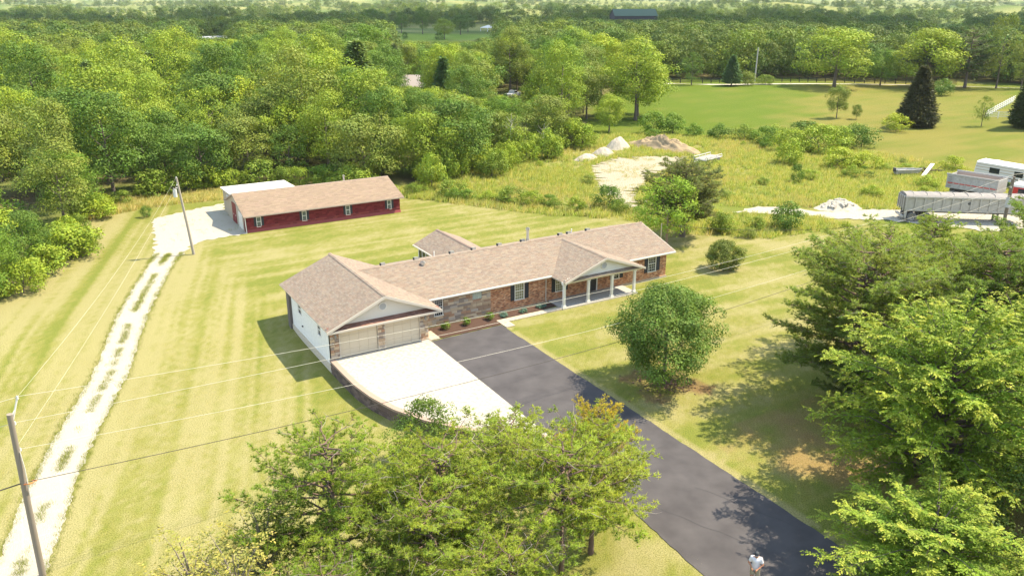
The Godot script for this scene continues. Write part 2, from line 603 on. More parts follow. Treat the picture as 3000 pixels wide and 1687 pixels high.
	for i in range(0, idx.size(), 3):
		var q := [ring[idx[i]], ring[idx[i + 1]], ring[idx[i + 2]]]
		if (q[1] - q[0]).cross(q[2] - q[0]) > 0.0:
			q.reverse()
		pad.tri(Vector3(q[0].x, 0.05, q[0].y), Vector3(q[1].x, 0.05, q[1].y), Vector3(q[2].x, 0.05, q[2].y))
	for i in ring.size():
		var a := ring[i]
		var b := ring[(i + 1) % ring.size()]
		pad.quad(Vector3(a.x, -1.3, a.y), Vector3(b.x, -1.3, b.y), Vector3(b.x, 0.05, b.y), Vector3(a.x, 0.05, a.y))
	var joints := Shape.new()
	for z in [6.4, 10.6, 14.8]:
		var x0 := -8.75 if z < 8.0 else (-8.0 if z < 12.0 else -6.0)
		joints.quad(Vector3(x0, 0.054, z + 0.012), Vector3(-1.12, 0.054, z + 0.012), Vector3(-1.12, 0.054, z - 0.012), Vector3(x0, 0.054, z - 0.012))
	joints.quad(Vector3(-4.9, 0.055, 16.2), Vector3(-4.876, 0.055, 16.2), Vector3(-4.876, 0.055, 2.3), Vector3(-4.9, 0.055, 2.3))
	var o := ground_piece("concrete_pad", pad, concrete, "pale sunlit concrete parking pad before the garage doors")
	put("joint", joints, plain("pad joint", Color(0.3, 0.28, 0.25)), o)
	# retaining wall round the pad
	var wall := thing("retaining_wall", "dark brown block retaining wall curving round the concrete pad", "wall", Vector3(-8.9, -0.95, 4.0))
	var line := Curve2D.new()
	for p in pad_line:
		line.add_point(p)
	var total := line.get_baked_length()
	var block_tones := [Color(0.1, 0.07, 0.055), Color(0.075, 0.055, 0.045), Color(0.12, 0.085, 0.07), Color(0.14, 0.1, 0.085)]
	var row := 0
	var y := -1.1
	while y < -0.12:
		var d := 0.22 * (row % 2) + 0.02
		while d < total - 0.4:
			var p := line.sample_baked(d + 0.22)
			var q := line.sample_baked(d + 0.3)
			if land(p.x - 0.3, p.y) < y + 0.2:
				var b := Shape.new()
				b.tint = block_tones[rng.randi() % 4] * rng.randf_range(0.85, 1.15)
				var bulge := rng.randf_range(0.0, 0.025)
				b.stone(Vector3(-0.212, 0.0, -0.12), Vector3(0.212, 0.19, 0.16 + bulge), 0.02)
				var node := put("block", b, tinted("wall block", 0.95), wall)
				var t := (q - p).normalized()
				node.position = Vector3(p.x, y, p.y) - wall.position
				node.rotation.y = atan2(-t.y, t.x) + PI
			d += 0.44
		y += 0.2
		row += 1
	var cap := Shape.new()
	cap.tint = Color(0.3, 0.22, 0.17)
	var d2 := 0.0
	while d2 < total - 0.01:
		var p := line.sample_baked(d2)
		var q := line.sample_baked(minf(d2 + 0.5, total))
		var side := (q - p).normalized().orthogonal()
		var a := p - side * 0.16
		var b := q - side * 0.16
		var c := q + side * 0.24
		var e := p + side * 0.24
		cap.slab(Vector3(a.x, 0.09, a.y), Vector3(b.x, 0.09, b.y), Vector3(c.x, 0.09, c.y), Vector3(e.x, 0.09, e.y), 0.16)
		d2 += 0.5
	var capn := put("cap", cap, tinted("wall cap", 0.9), wall)
	capn.position = -wall.position
	# garden bed, walkway and stoop
	var mulch := textured("mulch", noise_texture(512, 0.11, 4, Color(0.06, 0.036, 0.026), Color(0.17, 0.105, 0.08), 19), 0.6, 0.95, bump_texture(256, 0.2, 3, 20, 8.0))
	var bed := edge_ring([Vector2(-0.1, 0.3), Vector2(11.4, 0.3), Vector2(11.4, 1.3), Vector2(9.9, 1.5), Vector2(5.6, 1.5), Vector2(5.35, 2.5), Vector2(-0.05, 2.6), Vector2(-0.9, 0.9)], 0.05, 0.4, 55)
	ground_piece("garden_bed", sheet(bed, 0.05, 3.0), mulch, "brown mulch bed along the front of the house")
	var tan := textured("walk concrete", noise_texture(256, 0.03, 5, Color(0.3, 0.25, 0.19), Color(0.45, 0.39, 0.31), 23), 0.4, 0.9)
	var walk := Shape.new()
	walk.box(Vector3(5.3, -0.1, 1.62), Vector3(11.4, 0.07, 2.28))
	walk.box(Vector3(5.28, -0.1, 2.283), Vector3(6.1, 0.066, 3.3))
	ground_piece("walkway", walk, tan, "tan concrete walkway from the driveway to the porch")
	var stoop := Shape.new()
	stoop.box(Vector3(-1.1, -0.1, 0.92), Vector3(-0.28, 0.09, 2.62))
	ground_piece("stoop", stoop, tan, "small tan concrete slab beside the right garage pillar")
	# the bare stony turn-round in the meadow and the truck road
	var stony := textured("stony dirt", noise_texture(512, 0.05, 5, Color(0.2, 0.175, 0.1), Color(0.58, 0.53, 0.42), 27, Color(0.38, 0.34, 0.25)), 0.16, 0.95, bump_texture(256, 0.15, 3, 28, 8.0))
	ground_piece("dirt_clearing", sheet(edge_ring(Array(bare_area), 3.2, 0.35, 56, 0.22), 0.06, 3.0), stony, "pale bare stony clearing in the meadow")
	var road := edge_ring([Vector2(48, -14.6), Vector2(53.5, -14.8), Vector2(58.5, -8.2), Vector2(64, -6.6), Vector2(71, -3), Vector2(110, 12), Vector2(100, 30), Vector2(75, 12), Vector2(66, 6), Vector2(60.5, -2.8), Vector2(56.5, -5.8), Vector2(54, -9), Vector2(50, -12.8)], 0.7, 0.6, 57)
	ground_piece("dirt_road", sheet(road, 0.06, 3.0), gravel, "white dirt road under the parked trailers")
	var lane := []
	var back := []
	for p in [Vector2(139, -139.5), Vector2(147, -139.2), Vector2(153, -131.5), Vector2(160, -127.3), Vector2(172, -122), Vector2(186, -114.5), Vector2(198, -105.2), Vector2(208, -96), Vector2(222, -80), Vector2(250, -45)]:
		lane.append(p + Vector2(-1.0, -1.6))
		back.push_front(p + Vector2(1.0, 1.6))
	ground_piece("farm_lane", sheet(edge_ring(lane + back, 0.3, 2.0, 58), 0.08, 8.0), plain("lane gravel", Color(0.5, 0.46, 0.4), 0.95), "pale gravel farm lane along the tree line")


# ---------------------------------------------------------------- scatter helpers
func grass_clump(sd: int, blades: int, tall: float, spread: float, col: Color, tip := Color(-1, 0, 0)) -> Mesh:
	var r := RandomNumberGenerator.new()
	r.seed = sd
	var s := Shape.new()
	for i in blades:
		var a := r.randf() * TAU
		var p := Vector3(cos(a), 0, sin(a)) * spread * sqrt(r.randf())
		var lean := Vector3(r.randfn(0, 0.35), 1.0, r.randfn(0, 0.35)).normalized()
		var l := tall * r.randf_range(0.6, 1.15)
		var side := Vector3(cos(a + 1.3), 0, sin(a + 1.3)) * tall * 0.05
		var k := r.randf_range(0.75, 1.25)
		var c := Color(col.r * k, col.g * k, col.b * k)
		if tip.r >= 0.0 and r.randf() < 0.35:
			c = tip
		s.needle(p, lean * l, side, (Vector3(r.randfn(0, 0.35), 1.3, r.randfn(0, 0.35))).normalized(), c)
	return s.mesh()


func scatter(called: String, mesh: Mesh, material: Material, spots: Array, lo: float, hi: float, tints: Array = []) -> MultiMeshInstance3D:
	var mm := MultiMesh.new()
	mm.transform_format = MultiMesh.TRANSFORM_3D
	mm.use_colors = tints.size() > 0
	mm.mesh = mesh
	mm.instance_count = spots.size()
	for i in spots.size():
		var p: Vector2 = spots[i]
		var k := rng.randf_range(lo, hi)
		var b := Basis(Vector3.UP, rng.randf() * TAU).scaled(Vector3(k, k * rng.randf_range(0.8, 1.2), k))
		mm.set_instance_transform(i, Transform3D(b, on_land(p.x, p.y)))
		if tints.size():
			mm.set_instance_color(i, tints[rng.randi() % tints.size()])
	var o := MultiMeshInstance3D.new()
	o.name = numbered(called)
	o.multimesh = mm
	o.material_override = material
	add_child(o)
	return o


# ---------------------------------------------------------------- building pieces
const SHINGLE_TONES := [Color(0.21, 0.16, 0.12), Color(0.228, 0.17, 0.125), Color(0.19, 0.146, 0.113), Color(0.222, 0.182, 0.14), Color(0.203, 0.15, 0.112), Color(0.235, 0.186, 0.136), Color(0.205, 0.168, 0.132)]


# one roof slope: a..b along the eave (left to right seen from outside), d..e back along the ridge; every shingle tab is a raised piece
func roof_slope(called: String, parent: Node, a: Vector3, b: Vector3, d: Vector3, e: Vector3, tones: Array, tab := 0.31, course := 0.145, overhang_colour := Color(0.55, 0.5, 0.43)) -> MeshInstance3D:
	var base := Shape.new()
	base.tint = overhang_colour
	base.slab(a, b, d, e, 0.13)
	var o := put(called, base, tinted("roof deck", 0.8), parent)
	var s := Shape.new()
	var nn := (b - a).cross(e - a).normalized()
	var up := e - a
	var rows := int(up.length() / course)
	var wide := (b - a).length()
	for j in rows:
		var t0 := float(j) / rows
		var t1 := float(j + 1) / rows
		var l0 := a.lerp(e, t0)
		var r0 := b.lerp(d, t0)
		var l1 := a.lerp(e, t1)
		var r1 := b.lerp(d, t1)
		var u := -rng.randf() * tab / wide
		while u < 1.0:
			var u1 := u + tab * rng.randf_range(0.75, 1.25) / wide
			var q0 := clampf(u, 0.0, 1.0)
			var q1 := clampf(u1 - 0.004 / wide, 0.0, 1.0)
			if q1 > q0:
				s.tint = tones[rng.randi() % tones.size()] * rng.randf_range(0.9, 1.09)
				var lift := nn * rng.randf_range(0.014, 0.022)
				var p0 := l0.lerp(r0, q0) + lift
				var p1 := l0.lerp(r0, q1) + lift
				s.quad(p0, p1, l1.lerp(r1, q1) + nn * 0.005, l1.lerp(r1, q0) + nn * 0.005)
				s.quad(p0 - lift, p1 - lift, p1, p0)
			u = u1
	var sh := put("shingles", s, tinted("shingle", 0.93), o)
	tag(sh, "", "", "", "stuff")
	return o


# a wall of thickness t with window and door openings; u runs along it, out is its outward normal; holes are [u0, y0, u1, y1]
func wall_with_holes(s: Shape, start: Vector3, u: Vector3, out: Vector3, length: float, y0: float, y1: float, holes: Array, t := 0.2) -> void:
	var xs := [0.0, length]
	var ys := [y0, y1]
	for h in holes:
		xs.append(h[0]); xs.append(h[2]); ys.append(h[1]); ys.append(h[3])
	xs.sort(); ys.sort()
	var at := func(x: float, y: float, d: float) -> Vector3: return start + u * x + Vector3.UP * y - out * d
	for i in xs.size() - 1:
		for j in ys.size() - 1:
			if xs[i + 1] - xs[i] < 1e-4 or ys[j + 1] - ys[j] < 1e-4:
				continue
			var mx: float = (xs[i] + xs[i + 1]) * 0.5
			var my: float = (ys[j] + ys[j + 1]) * 0.5
			var open := false
			for h in holes:
				open = open or (mx > h[0] and mx < h[2] and my > h[1] and my < h[3])
			if not open:
				s.quad(at.call(xs[i], ys[j], 0.0), at.call(xs[i + 1], ys[j], 0.0), at.call(xs[i + 1], ys[j + 1], 0.0), at.call(xs[i], ys[j + 1], 0.0))
	for h in holes:
		s.quad(at.call(h[0], h[1], 0.0), at.call(h[0], h[3], 0.0), at.call(h[0], h[3], t), at.call(h[0], h[1], t))
		s.quad(at.call(h[2], h[3], 0.0), at.call(h[2], h[1], 0.0), at.call(h[2], h[1], t), at.call(h[2], h[3], t))
		s.quad(at.call(h[0], h[1], t), at.call(h[2], h[1], t), at.call(h[2], h[1], 0.0), at.call(h[0], h[1], 0.0))
		s.quad(at.call(h[2], h[3], t), at.call(h[0], h[3], t), at.call(h[0], h[3], 0.0), at.call(h[2], h[3], 0.0))
	s.quad(at.call(length, y0, t), at.call(0.0, y0, t), at.call(0.0, y1, t), at.call(length, y1, t))
	s.quad(at.call(0.0, y1, 0.0), at.call(length, y1, 0.0), at.call(length, y1, t), at.call(0.0, y1, t))
	s.quad(at.call(0.0, y0, 0.0), at.call(0.0, y1, 0.0), at.call(0.0, y1, t), at.call(0.0, y0, t))
	s.quad(at.call(length, y1, 0.0), at.call(length, y0, 0.0), at.call(length, y0, t), at.call(length, y1, t))


# a window set in an opening: frame > pane (upper, lower), muntins, sill. Built facing +z, then turned.
func window(parent: Node, at: Vector3, turn: float, w: float, h: float, cols: int, rows: int, frame: Material, glass: Material, rail := 0.06) -> MeshInstance3D:
	var f := Shape.new()
	var z := -0.1
	f.box(Vector3(-w / 2, 0, z), Vector3(-w / 2 + rail, h, 0.025))
	f.box(Vector3(w / 2 - rail, 0, z), Vector3(w / 2, h, 0.025))
	f.box(Vector3(-w / 2 + rail, h - rail, z), Vector3(w / 2 - rail, h, 0.023))
	f.box(Vector3(-w / 2 - 0.04, -0.06, z), Vector3(w / 2 + 0.04, 0.0, 0.06))
	f.box(Vector3(-w / 2 + rail, h * 0.5 - 0.025, z + 0.02), Vector3(w / 2 - rail, h * 0.5 + 0.025, 0.012))
	var o := put("window", f, frame, parent)
	o.position = at
	o.rotation.y = turn
	for half in 2:
		var p := Shape.new()
		var y0 := 0.0 if half == 0 else h * 0.5 + 0.025
		var y1 := h * 0.5 - 0.025 if half == 0 else h - rail
		var d := -0.05 if half == 0 else -0.035
		p.box(Vector3(-w / 2 + rail, y0, d - 0.02), Vector3(w / 2 - rail, y1, d))
		put("pane", p, glass, o)
		if cols > 1:
			var mm := Shape.new()
			for i in range(1, cols):
				var x := -w / 2 + rail + (w - 2 * rail) * i / cols
				mm.box(Vector3(x - 0.011, y0, d), Vector3(x + 0.011, y1, d + 0.012))
			for j in range(1, rows):
				var y := y0 + (y1 - y0) * j / rows
				mm.box(Vector3(-w / 2 + rail, y - 0.011, d), Vector3(w / 2 - rail, y + 0.011, d + 0.0115))
			put("muntin", mm, frame, o)
	return o


func shutter(parent: Node, at: Vector3, turn: float, w: float, h: float, m: Material) -> void:
	var s := Shape.new()
	s.box(Vector3(-w / 2, 0, 0.003), Vector3(w / 2, h, 0.02))
	for x in [-w / 2, w / 2 - 0.05]:
		s.box(Vector3(x, 0, 0.02), Vector3(x + 0.05, h, 0.04))
	for y in [0.0, h * 0.5 - 0.03, h - 0.06]:
		s.box(Vector3(-w / 2 + 0.05, y, 0.02), Vector3(w / 2 - 0.05, y + 0.06, 0.038))
	var y2 := 0.08
	while y2 < h - 0.1:
		s.quad(Vector3(-w / 2 + 0.05, y2, 0.034), Vector3(w / 2 - 0.05, y2, 0.034), Vector3(w / 2 - 0.05, y2 + 0.05, 0.021), Vector3(-w / 2 + 0.05, y2 + 0.05, 0.021))
		y2 += 0.055
	var o := put("shutter", s, m, parent)
	o.position = at
	o.rotation.y = turn


var stone_meshes := []


func stone_course(parent: Node, x0: float, x1: float, y0: float, y1: float, z: float, holes: Array, sizes := Vector4(0.3, 0.62, 0.13, 0.23), red := false) -> void:
	if stone_meshes.is_empty():
		for t in [Color(0.4, 0.29, 0.19), Color(0.5, 0.375, 0.25), Color(0.31, 0.205, 0.135), Color(0.27, 0.215, 0.175), Color(0.55, 0.43, 0.3), Color(0.4, 0.235, 0.145), Color(0.42, 0.35, 0.28), Color(0.2, 0.035, 0.032), Color(0.24, 0.05, 0.04), Color(0.17, 0.028, 0.028)]:
			var s := Shape.new()
			s.tint = t
			s.stone(Vector3(-0.5, 0, -0.5), Vector3(0.5, 1, 0.5), 0.14)
			stone_meshes.append(s.mesh())
	var y := y0
	while y < y1 - 0.03:
		var h := minf(rng.randf_range(sizes.z, sizes.w), y1 - y)
		if y1 - y - h < 0.06:
			h = y1 - y
		var spans := [[x0, x1]]
		for hole in holes:
			if hole[1] < y + h and hole[3] > y:
				var cut := []
				for sp in spans:
					if hole[2] <= sp[0] or hole[0] >= sp[1]:
						cut.append(sp)
					else:
						if hole[0] - sp[0] > 0.05: cut.append([sp[0], hole[0]])
						if sp[1] - hole[2] > 0.05: cut.append([hole[2], sp[1]])
				spans = cut
		for sp in spans:
			var x: float = sp[0]
			while x < sp[1] - 0.02:
				var w := minf(rng.randf_range(sizes.x, sizes.y), sp[1] - x)
				if sp[1] - x - w < 0.14:
					w = sp[1] - x
				var k := (7 + rng.randi() % 3) if red else rng.randi() % 7
				var o := put("stone", stone_meshes[k], tinted("stone", 0.92), parent)
				o.position = Vector3(x + w / 2, y + h / 2, z)
				o.rotation.x = PI / 2
				o.scale = Vector3(w - 0.014, rng.randf_range(0.035, 0.075), h - 0.014)
				x += w
		y += h


func siding(parent: Node, x0: float, x1: float, peak_x: float, y0: float, peak_y: float, z: float, m: Material, course := 0.17) -> void:  # boards filling a gable triangle
	var y := y0
	while y < peak_y - 0.04:
		var y1 := minf(y + course, peak_y - 0.02)
		var k0 := (y - y0) / (peak_y - y0)
		var k1 := (y1 - y0) / (peak_y - y0)
		var a0 := lerpf(x0, peak_x, k0)
		var b0 := lerpf(x1, peak_x, k0)
		var a1 := lerpf(x0, peak_x, k1)
		var b1 := lerpf(x1, peak_x, k1)
		var s := Shape.new()
		s.hexa([Vector3(a0, y, z + 0.035), Vector3(b0, y, z + 0.035), Vector3(b0, y, z - 0.02), Vector3(a0, y, z - 0.02), Vector3(a1, y1, z + 0.012), Vector3(b1, y1, z + 0.012), Vector3(b1, y1, z - 0.02), Vector3(a1, y1, z - 0.02)])
		put("siding_board", s, m, parent)
		y += course


# ---------------------------------------------------------------- the house
func build_house() -> void:
	var white := plain("white trim", Color(0.72, 0.69, 0.63), 0.6)
	var cream := plain("cream trim", Color(0.55, 0.49, 0.41), 0.6)
	var dark_glass := plain("window glass", Color(0.02, 0.024, 0.03), 0.06)
	var blind_glass := plain("glass over blinds", Color(0.2, 0.19, 0.1), 0.12)
	var shutter_black := plain("black shutter", Color(0.018, 0.019, 0.024), 0.55)
	var brick := textured("house brick", brick_texture(3, [Color(0.4, 0.175, 0.085), Color(0.48, 0.225, 0.115), Color(0.33, 0.135, 0.07), Color(0.54, 0.3, 0.17), Color(0.22, 0.095, 0.06), Color(0.46, 0.26, 0.155)], Color(0.42, 0.29, 0.2)), 1.0 / 2.4, 0.92)
	var mortar := plain("stone mortar", Color(0.27, 0.21, 0.16), 0.95)
	var painted := textured("white painted wall", noise_texture(256, 0.03, 4, Color(0.68, 0.67, 0.64), Color(0.8, 0.79, 0.76), 33), 0.4, 0.75)
	var house := thing("house", "long brick ranch house with pinkish shingle roof, double garage and front porch", "house")

	# walls
	var holes := [[0.48 + 1.15, 0.85, 1.3 + 1.15, 2.28], [4.0 + 1.15, 1.62, 4.82 + 1.15, 2.26]]
	var sw := Shape.new()
	wall_with_holes(sw, Vector3(-1.15, 0, 0), Vector3.RIGHT, Vector3.BACK, 6.83, -0.2, 2.42, holes)
	var stone_wall := put("stone_wall", sw, mortar, house)
	stone_course(stone_wall, -1.1, 5.66, 0.02, 2.4, 0.0, [[0.44, 0.78, 1.34, 2.32], [3.97, 1.58, 4.85, 2.3]], Vector4(0.34, 0.7, 0.14, 0.24))
	var bw := Shape.new()
	wall_with_holes(bw, Vector3(5.68, 0, 0), Vector3.RIGHT, Vector3.BACK, 18.97, -0.2, 2.42, [[2.33, 0.8, 3.28, 2.32], [6.45, 0.8, 7.35, 2.1], [9.95, 0.12, 10.95, 2.18], [12.8, 0.85, 13.45, 1.9], [16.78, 0.82, 17.74, 2.3]])
	bw.quad(Vector3(24.65, -0.2, 0), Vector3(24.65, -0.2, -9.6), Vector3(24.65, 2.42, -9.6), Vector3(24.65, 2.42, 0))
	bw.poly([Vector3(24.65, 2.42, 0), Vector3(24.65, 2.42, -9.6), Vector3(24.65, 3.92, -4.8)])
	bw.quad(Vector3(24.65, -0.2, -9.6), Vector3(-1.15, -0.2, -9.6), Vector3(-1.15, 2.42, -9.6), Vector3(24.65, 2.42, -9.6))
	put("brick_wall", bw, brick, house)
	var foot := Shape.new()
	foot.box(Vector3(-1.0, -0.15, 0.0), Vector3(5.7, 0.06, 0.1))
	put("footing", foot, plain("footing", Color(0.42, 0.33, 0.24)), house)
	for q in [[5.7, 11.3, 0.09], [19.4, 24.75, 0.16]]:
		var foot2 := Shape.new()
		foot2.box(Vector3(q[0], -0.15, 0.0), Vector3(q[1], q[2], 0.07))
		put("footing", foot2, plain("footing", Color(0.42, 0.33, 0.24)), house)

	# windows and shutters of the front
	window(house, Vector3(0.89, 0.85, 0), 0, 0.8, 1.42, 4, 3, white, dark_glass)
	window(house, Vector3(8.49, 0.8, 0), 0, 0.95, 1.5, 4, 3, white, blind_glass)
	window(house, Vector3(12.58, 0.8, 0), 0, 0.9, 1.3, 4, 3, white, blind_glass)
	window(house, Vector3(18.8, 0.85, 0), 0, 0.65, 1.04, 2, 2, white, dark_glass)
	window(house, Vector3(22.94, 0.82, 0), 0, 0.96, 1.48, 4, 3, white, dark_glass)
	for p in [[7.79, 0.79, 1.52, 0.38], [9.2, 0.79, 1.52, 0.38], [11.93, 0.79, 1.33, 0.38], [13.24, 0.79, 1.33, 0.38], [18.23, 0.84, 1.06, 0.36], [19.36, 0.84, 1.06, 0.36], [22.23, 0.81, 1.5, 0.4], [23.66, 0.81, 1.5, 0.4]]:
		shutter(house, Vector3(p[0], p[1], 0), 0, p[3], p[2], shutter_black)
	var gb := Shape.new()
	gb.box(Vector3(3.99, 1.6, -0.12), Vector3(4.83, 2.28, 0.0))
	var block_frame := put("window", gb, white, house)
	for i in 4:
		for j in 3:
			var g := Shape.new()
			g.box(Vector3(4.02 + i * 0.2, 1.63 + j * 0.21, 0.0), Vector3(4.19 + i * 0.2, 1.82 + j * 0.21, 0.03))
			put("glass_block", g, plain("glass block", Color(0.42, 0.47, 0.42), 0.15), block_frame)
	var door := Shape.new()
	door.box(Vector3(15.68, 0.12, -0.12), Vector3(16.58, 2.14, -0.05))
	var front_door := put("door", door, plain("dark door", Color(0.03, 0.028, 0.03), 0.4), house)
	var dp := Shape.new()
	dp.box(Vector3(15.83, 1.25, -0.05), Vector3(16.43, 2.0, -0.035))
	put("pane", dp, plain("door glass", Color(0.2, 0.22, 0.18), 0.1), front_door)
	var dfm := Shape.new()
	dfm.box(Vector3(15.6, 0.12, -0.1), Vector3(15.68, 2.2, 0.03))
	dfm.box(Vector3(16.58, 0.12, -0.1), Vector3(16.66, 2.2, 0.03))
	put("frame", dfm, white, front_door)
	var hd := Shape.new()
	hd.rod(Vector3(15.76, 1.1, -0.05), Vector3(15.76, 1.1, 0.02), 0.03)
	put("handle", hd, plain("brass", Color(0.5, 0.38, 0.15), 0.3, 1.0), front_door)

	# main roof
	var ea := 2.5
	var rg := 4.12
	roof_slope("roof", house, Vector3(-4.5, ea, 0.35), Vector3(25.4, ea, 0.35), Vector3(25.4, rg, -4.8), Vector3(-4.5, rg, -4.8), SHINGLE_TONES)
	roof_slope("roof", house, Vector3(25.4, ea, -9.95), Vector3(-4.5, ea, -9.95), Vector3(-4.5, rg, -4.8), Vector3(25.4, rg, -4.8), SHINGLE_TONES, 0.9, 0.29)
	var cap := Shape.new()
	cap.tint = Color(0.235, 0.165, 0.125)
	var x := -3.9
	while x < 25.3:
		var x1 := minf(x + 0.3, 25.4)
		cap.quad(Vector3(x, rg - 0.012, -4.64), Vector3(x1, rg - 0.012, -4.64), Vector3(x1, rg + 0.045, -4.8), Vector3(x, rg + 0.045, -4.8))
		cap.quad(Vector3(x1, rg - 0.012, -4.96), Vector3(x, rg - 0.012, -4.96), Vector3(x, rg + 0.045, -4.8), Vector3(x1, rg + 0.045, -4.8))
		cap.tint = SHINGLE_TONES[rng.randi() % 7] * 1.05
		x += 0.3
	put("ridge_cap", cap, tinted("shingle", 0.93), house)
	for q in [[-0.3, 11.5], [19.9, 25.42]]:
		var gut := Shape.new()
		gut.box(Vector3(q[0], 2.36, 0.3), Vector3(q[1], 2.475, 0.43))
		put("gutter", gut, white, house)
	var sof := Shape.new()
	sof.box(Vector3(-1.1, 2.32, 0.0), Vector3(25.2, 2.358, 0.4))
	put("soffit", sof, cream, house)
	var rake := Shape.new()
	rake.slab(Vector3(25.38, 2.52, 0.38), Vector3(25.42, 2.52, 0.38), Vector3(25.42, 4.13, -4.8), Vector3(25.38, 4.13, -4.8), 0.2)
	rake.slab(Vector3(25.42, 2.52, -9.98), Vector3(25.38, 2.52, -9.98), Vector3(25.38, 4.13, -4.8), Vector3(25.42, 4.13, -4.8), 0.2)
	put("rake_board", rake, cream, house)

	# garage
	var gw := Shape.new()
	wall_with_holes(gw, Vector3(-8.9, 0, -7.2), Vector3.BACK, Vector3.LEFT, 9.4, -1.4, 2.42, [[1.88, 1.36, 2.68, 2.02], [6.75, 1.24, 7.44, 2.0]])
	gw.quad(Vector3(-1.15, -1.4, -7.2), Vector3(-8.9, -1.4, -7.2), Vector3(-8.9, 2.42, -7.2), Vector3(-1.15, 2.42, -7.2))
	gw.poly([Vector3(-1.15, 2.42, -7.2), Vector3(-8.9, 2.42, -7.2), Vector3(-4.65, 4.3, -7.2)])
	put("garage_wall", gw, painted, house)
	var gs := Shape.new()
	gs.quad(Vector3(-1.15, -0.2, 2.18), Vector3(-1.15, -0.2, 0.0), Vector3(-1.15, 2.42, 0.0), Vector3(-1.15, 2.42, 2.18))
	put("garage_side_wall", gs, painted, house)
	window(house, Vector3(-8.9, 1.36, -4.92), -PI / 2, 0.8, 0.66, 2, 1, white, dark_glass, 0.05)
	window(house, Vector3(-8.9, 1.24, -0.105), -PI / 2, 0.69, 0.76, 2, 1, white, dark_glass, 0.05)
	var found := Shape.new()
	found.hexa([Vector3(-8.96, -1.4, 2.2), Vector3(-8.88, -1.4, 2.2), Vector3(-8.88, -1.4, -7.26), Vector3(-8.96, -1.4, -7.26), Vector3(-8.96, -0.3, 2.2), Vector3(-8.88, -0.3, 2.2), Vector3(-8.88, -0.36, -7.26), Vector3(-8.96, -0.36, -7.26)])
	put("foundation", found, textured("foundation", noise_texture(256, 0.04, 4, Color(0.42, 0.36, 0.27), Color(0.62, 0.56, 0.46), 35), 0.5, 0.9), house)
	var pipe := Shape.new()
	pipe.rod(Vector3(-9.0, 0.43, -4.35), Vector3(-8.88, 0.43, -4.35), 0.07, 8)
	put("vent_pipe", pipe, shutter_black, house)
	var gfw := Shape.new()
	wall_with_holes(gfw, Vector3(-8.9, 0, 2.2), Vector3.RIGHT, Vector3.BACK, 7.75, -1.4, 2.6, [[0.78, 0.06, 3.68, 2.26], [4.3, 0.06, 7.1, 2.26]])
	var gfront := put("garage_front_wall", gfw, mortar, house)
	for span in [[-8.88, -8.22], [-5.2, -4.64], [-1.78, -1.08]]:
		stone_course(gfront, span[0], span[1], 0.06, 2.28, 2.2, [], Vector4(0.24, 0.5, 0.12, 0.24))
	var hdr := Shape.new()
	hdr.box(Vector3(-8.95, 2.2, 2.2), Vector3(-1.0, 2.42, 2.27))
	put("header_trim", hdr, cream, house)
	for g in [[-8.12, -5.22], [-4.6, -1.8]]:
		var gd := Shape.new()
		gd.box(Vector3(g[0], 0.05, 2.06), Vector3(g[1], 2.26, 2.1))
		var gdoor := put("garage_door", gd, plain("garage door groove", Color(0.44, 0.37, 0.27), 0.6), house)
		for r in 4:
			for c in 4:
				var pn := Shape.new()
				var pw: float = (g[1] - g[0]) / 4.0
				pn.stone(Vector3(-pw / 2 + 0.006, 0, -0.27), Vector3(pw / 2 - 0.006, 0.018, 0.27), 0.012)
				var pnode := put("panel", pn, plain("garage door", Color(0.57, 0.49, 0.37), 0.6), gdoor)
				pnode.position = Vector3(g[0] + pw * (c + 0.5), 0.33 + r * 0.55, 2.1)
				pnode.rotation.x = PI / 2
		var jm := Shape.new()
		jm.box(Vector3(g[0] - 0.08, 0.05, 2.08), Vector3(g[0], 2.3, 2.24))
		jm.box(Vector3(g[1], 0.05, 2.08), Vector3(g[1] + 0.08, 2.3, 2.24))
		put("jamb", jm, cream, gdoor)
	for lx in [-8.5, -1.36]:
		var lm := Shape.new()
		lm.box(Vector3(lx - 0.05, 1.78, 2.26), Vector3(lx + 0.05, 2.06, 2.32))
		lm.tube([Vector3(lx, 1.72, 2.4), Vector3(lx, 1.8, 2.4), Vector3(lx, 1.98, 2.4), Vector3(lx, 2.06, 2.4)], [0.03, 0.07, 0.085, 0.02], 8)
		put("wall_lamp", lm, plain("lamp grey", Color(0.25, 0.24, 0.23), 0.4), house)
	var gr := 4.42
	roof_slope("garage_roof", house, Vector3(-9.2, 2.46, -9.4), Vector3(-9.2, 2.46, 2.75), Vector3(-4.65, gr, 2.75), Vector3(-4.65, gr, -9.4), SHINGLE_TONES)
	roof_slope("garage_roof", house, Vector3(-0.1, 2.46, 2.75), Vector3(-0.1, 2.46, -9.4), Vector3(-4.65, gr, -9.4), Vector3(-4.65, gr, 2.75), SHINGLE_TONES)
	var gcap := Shape.new()
	var z := 2.75
	while z > -9.3:
		gcap.tint = SHINGLE_TONES[rng.randi() % 7] * 1.05
		gcap.quad(Vector3(-4.82, gr - 0.02, z - 0.3), Vector3(-4.82, gr - 0.02, z), Vector3(-4.65, gr + 0.05, z), Vector3(-4.65, gr + 0.05, z - 0.3))
		gcap.quad(Vector3(-4.48, gr - 0.02, z), Vector3(-4.48, gr - 0.02, z - 0.3), Vector3(-4.65, gr + 0.05, z - 0.3), Vector3(-4.65, gr + 0.05, z))
		z -= 0.3
	put("ridge_cap", gcap, tinted("shingle", 0.93), house)
	siding(house, -8.85, -0.45, -4.65, 2.62, 4.28, 2.2, plain("shake siding", Color(0.66, 0.61, 0.53), 0.8))
	var grake := Shape.new()
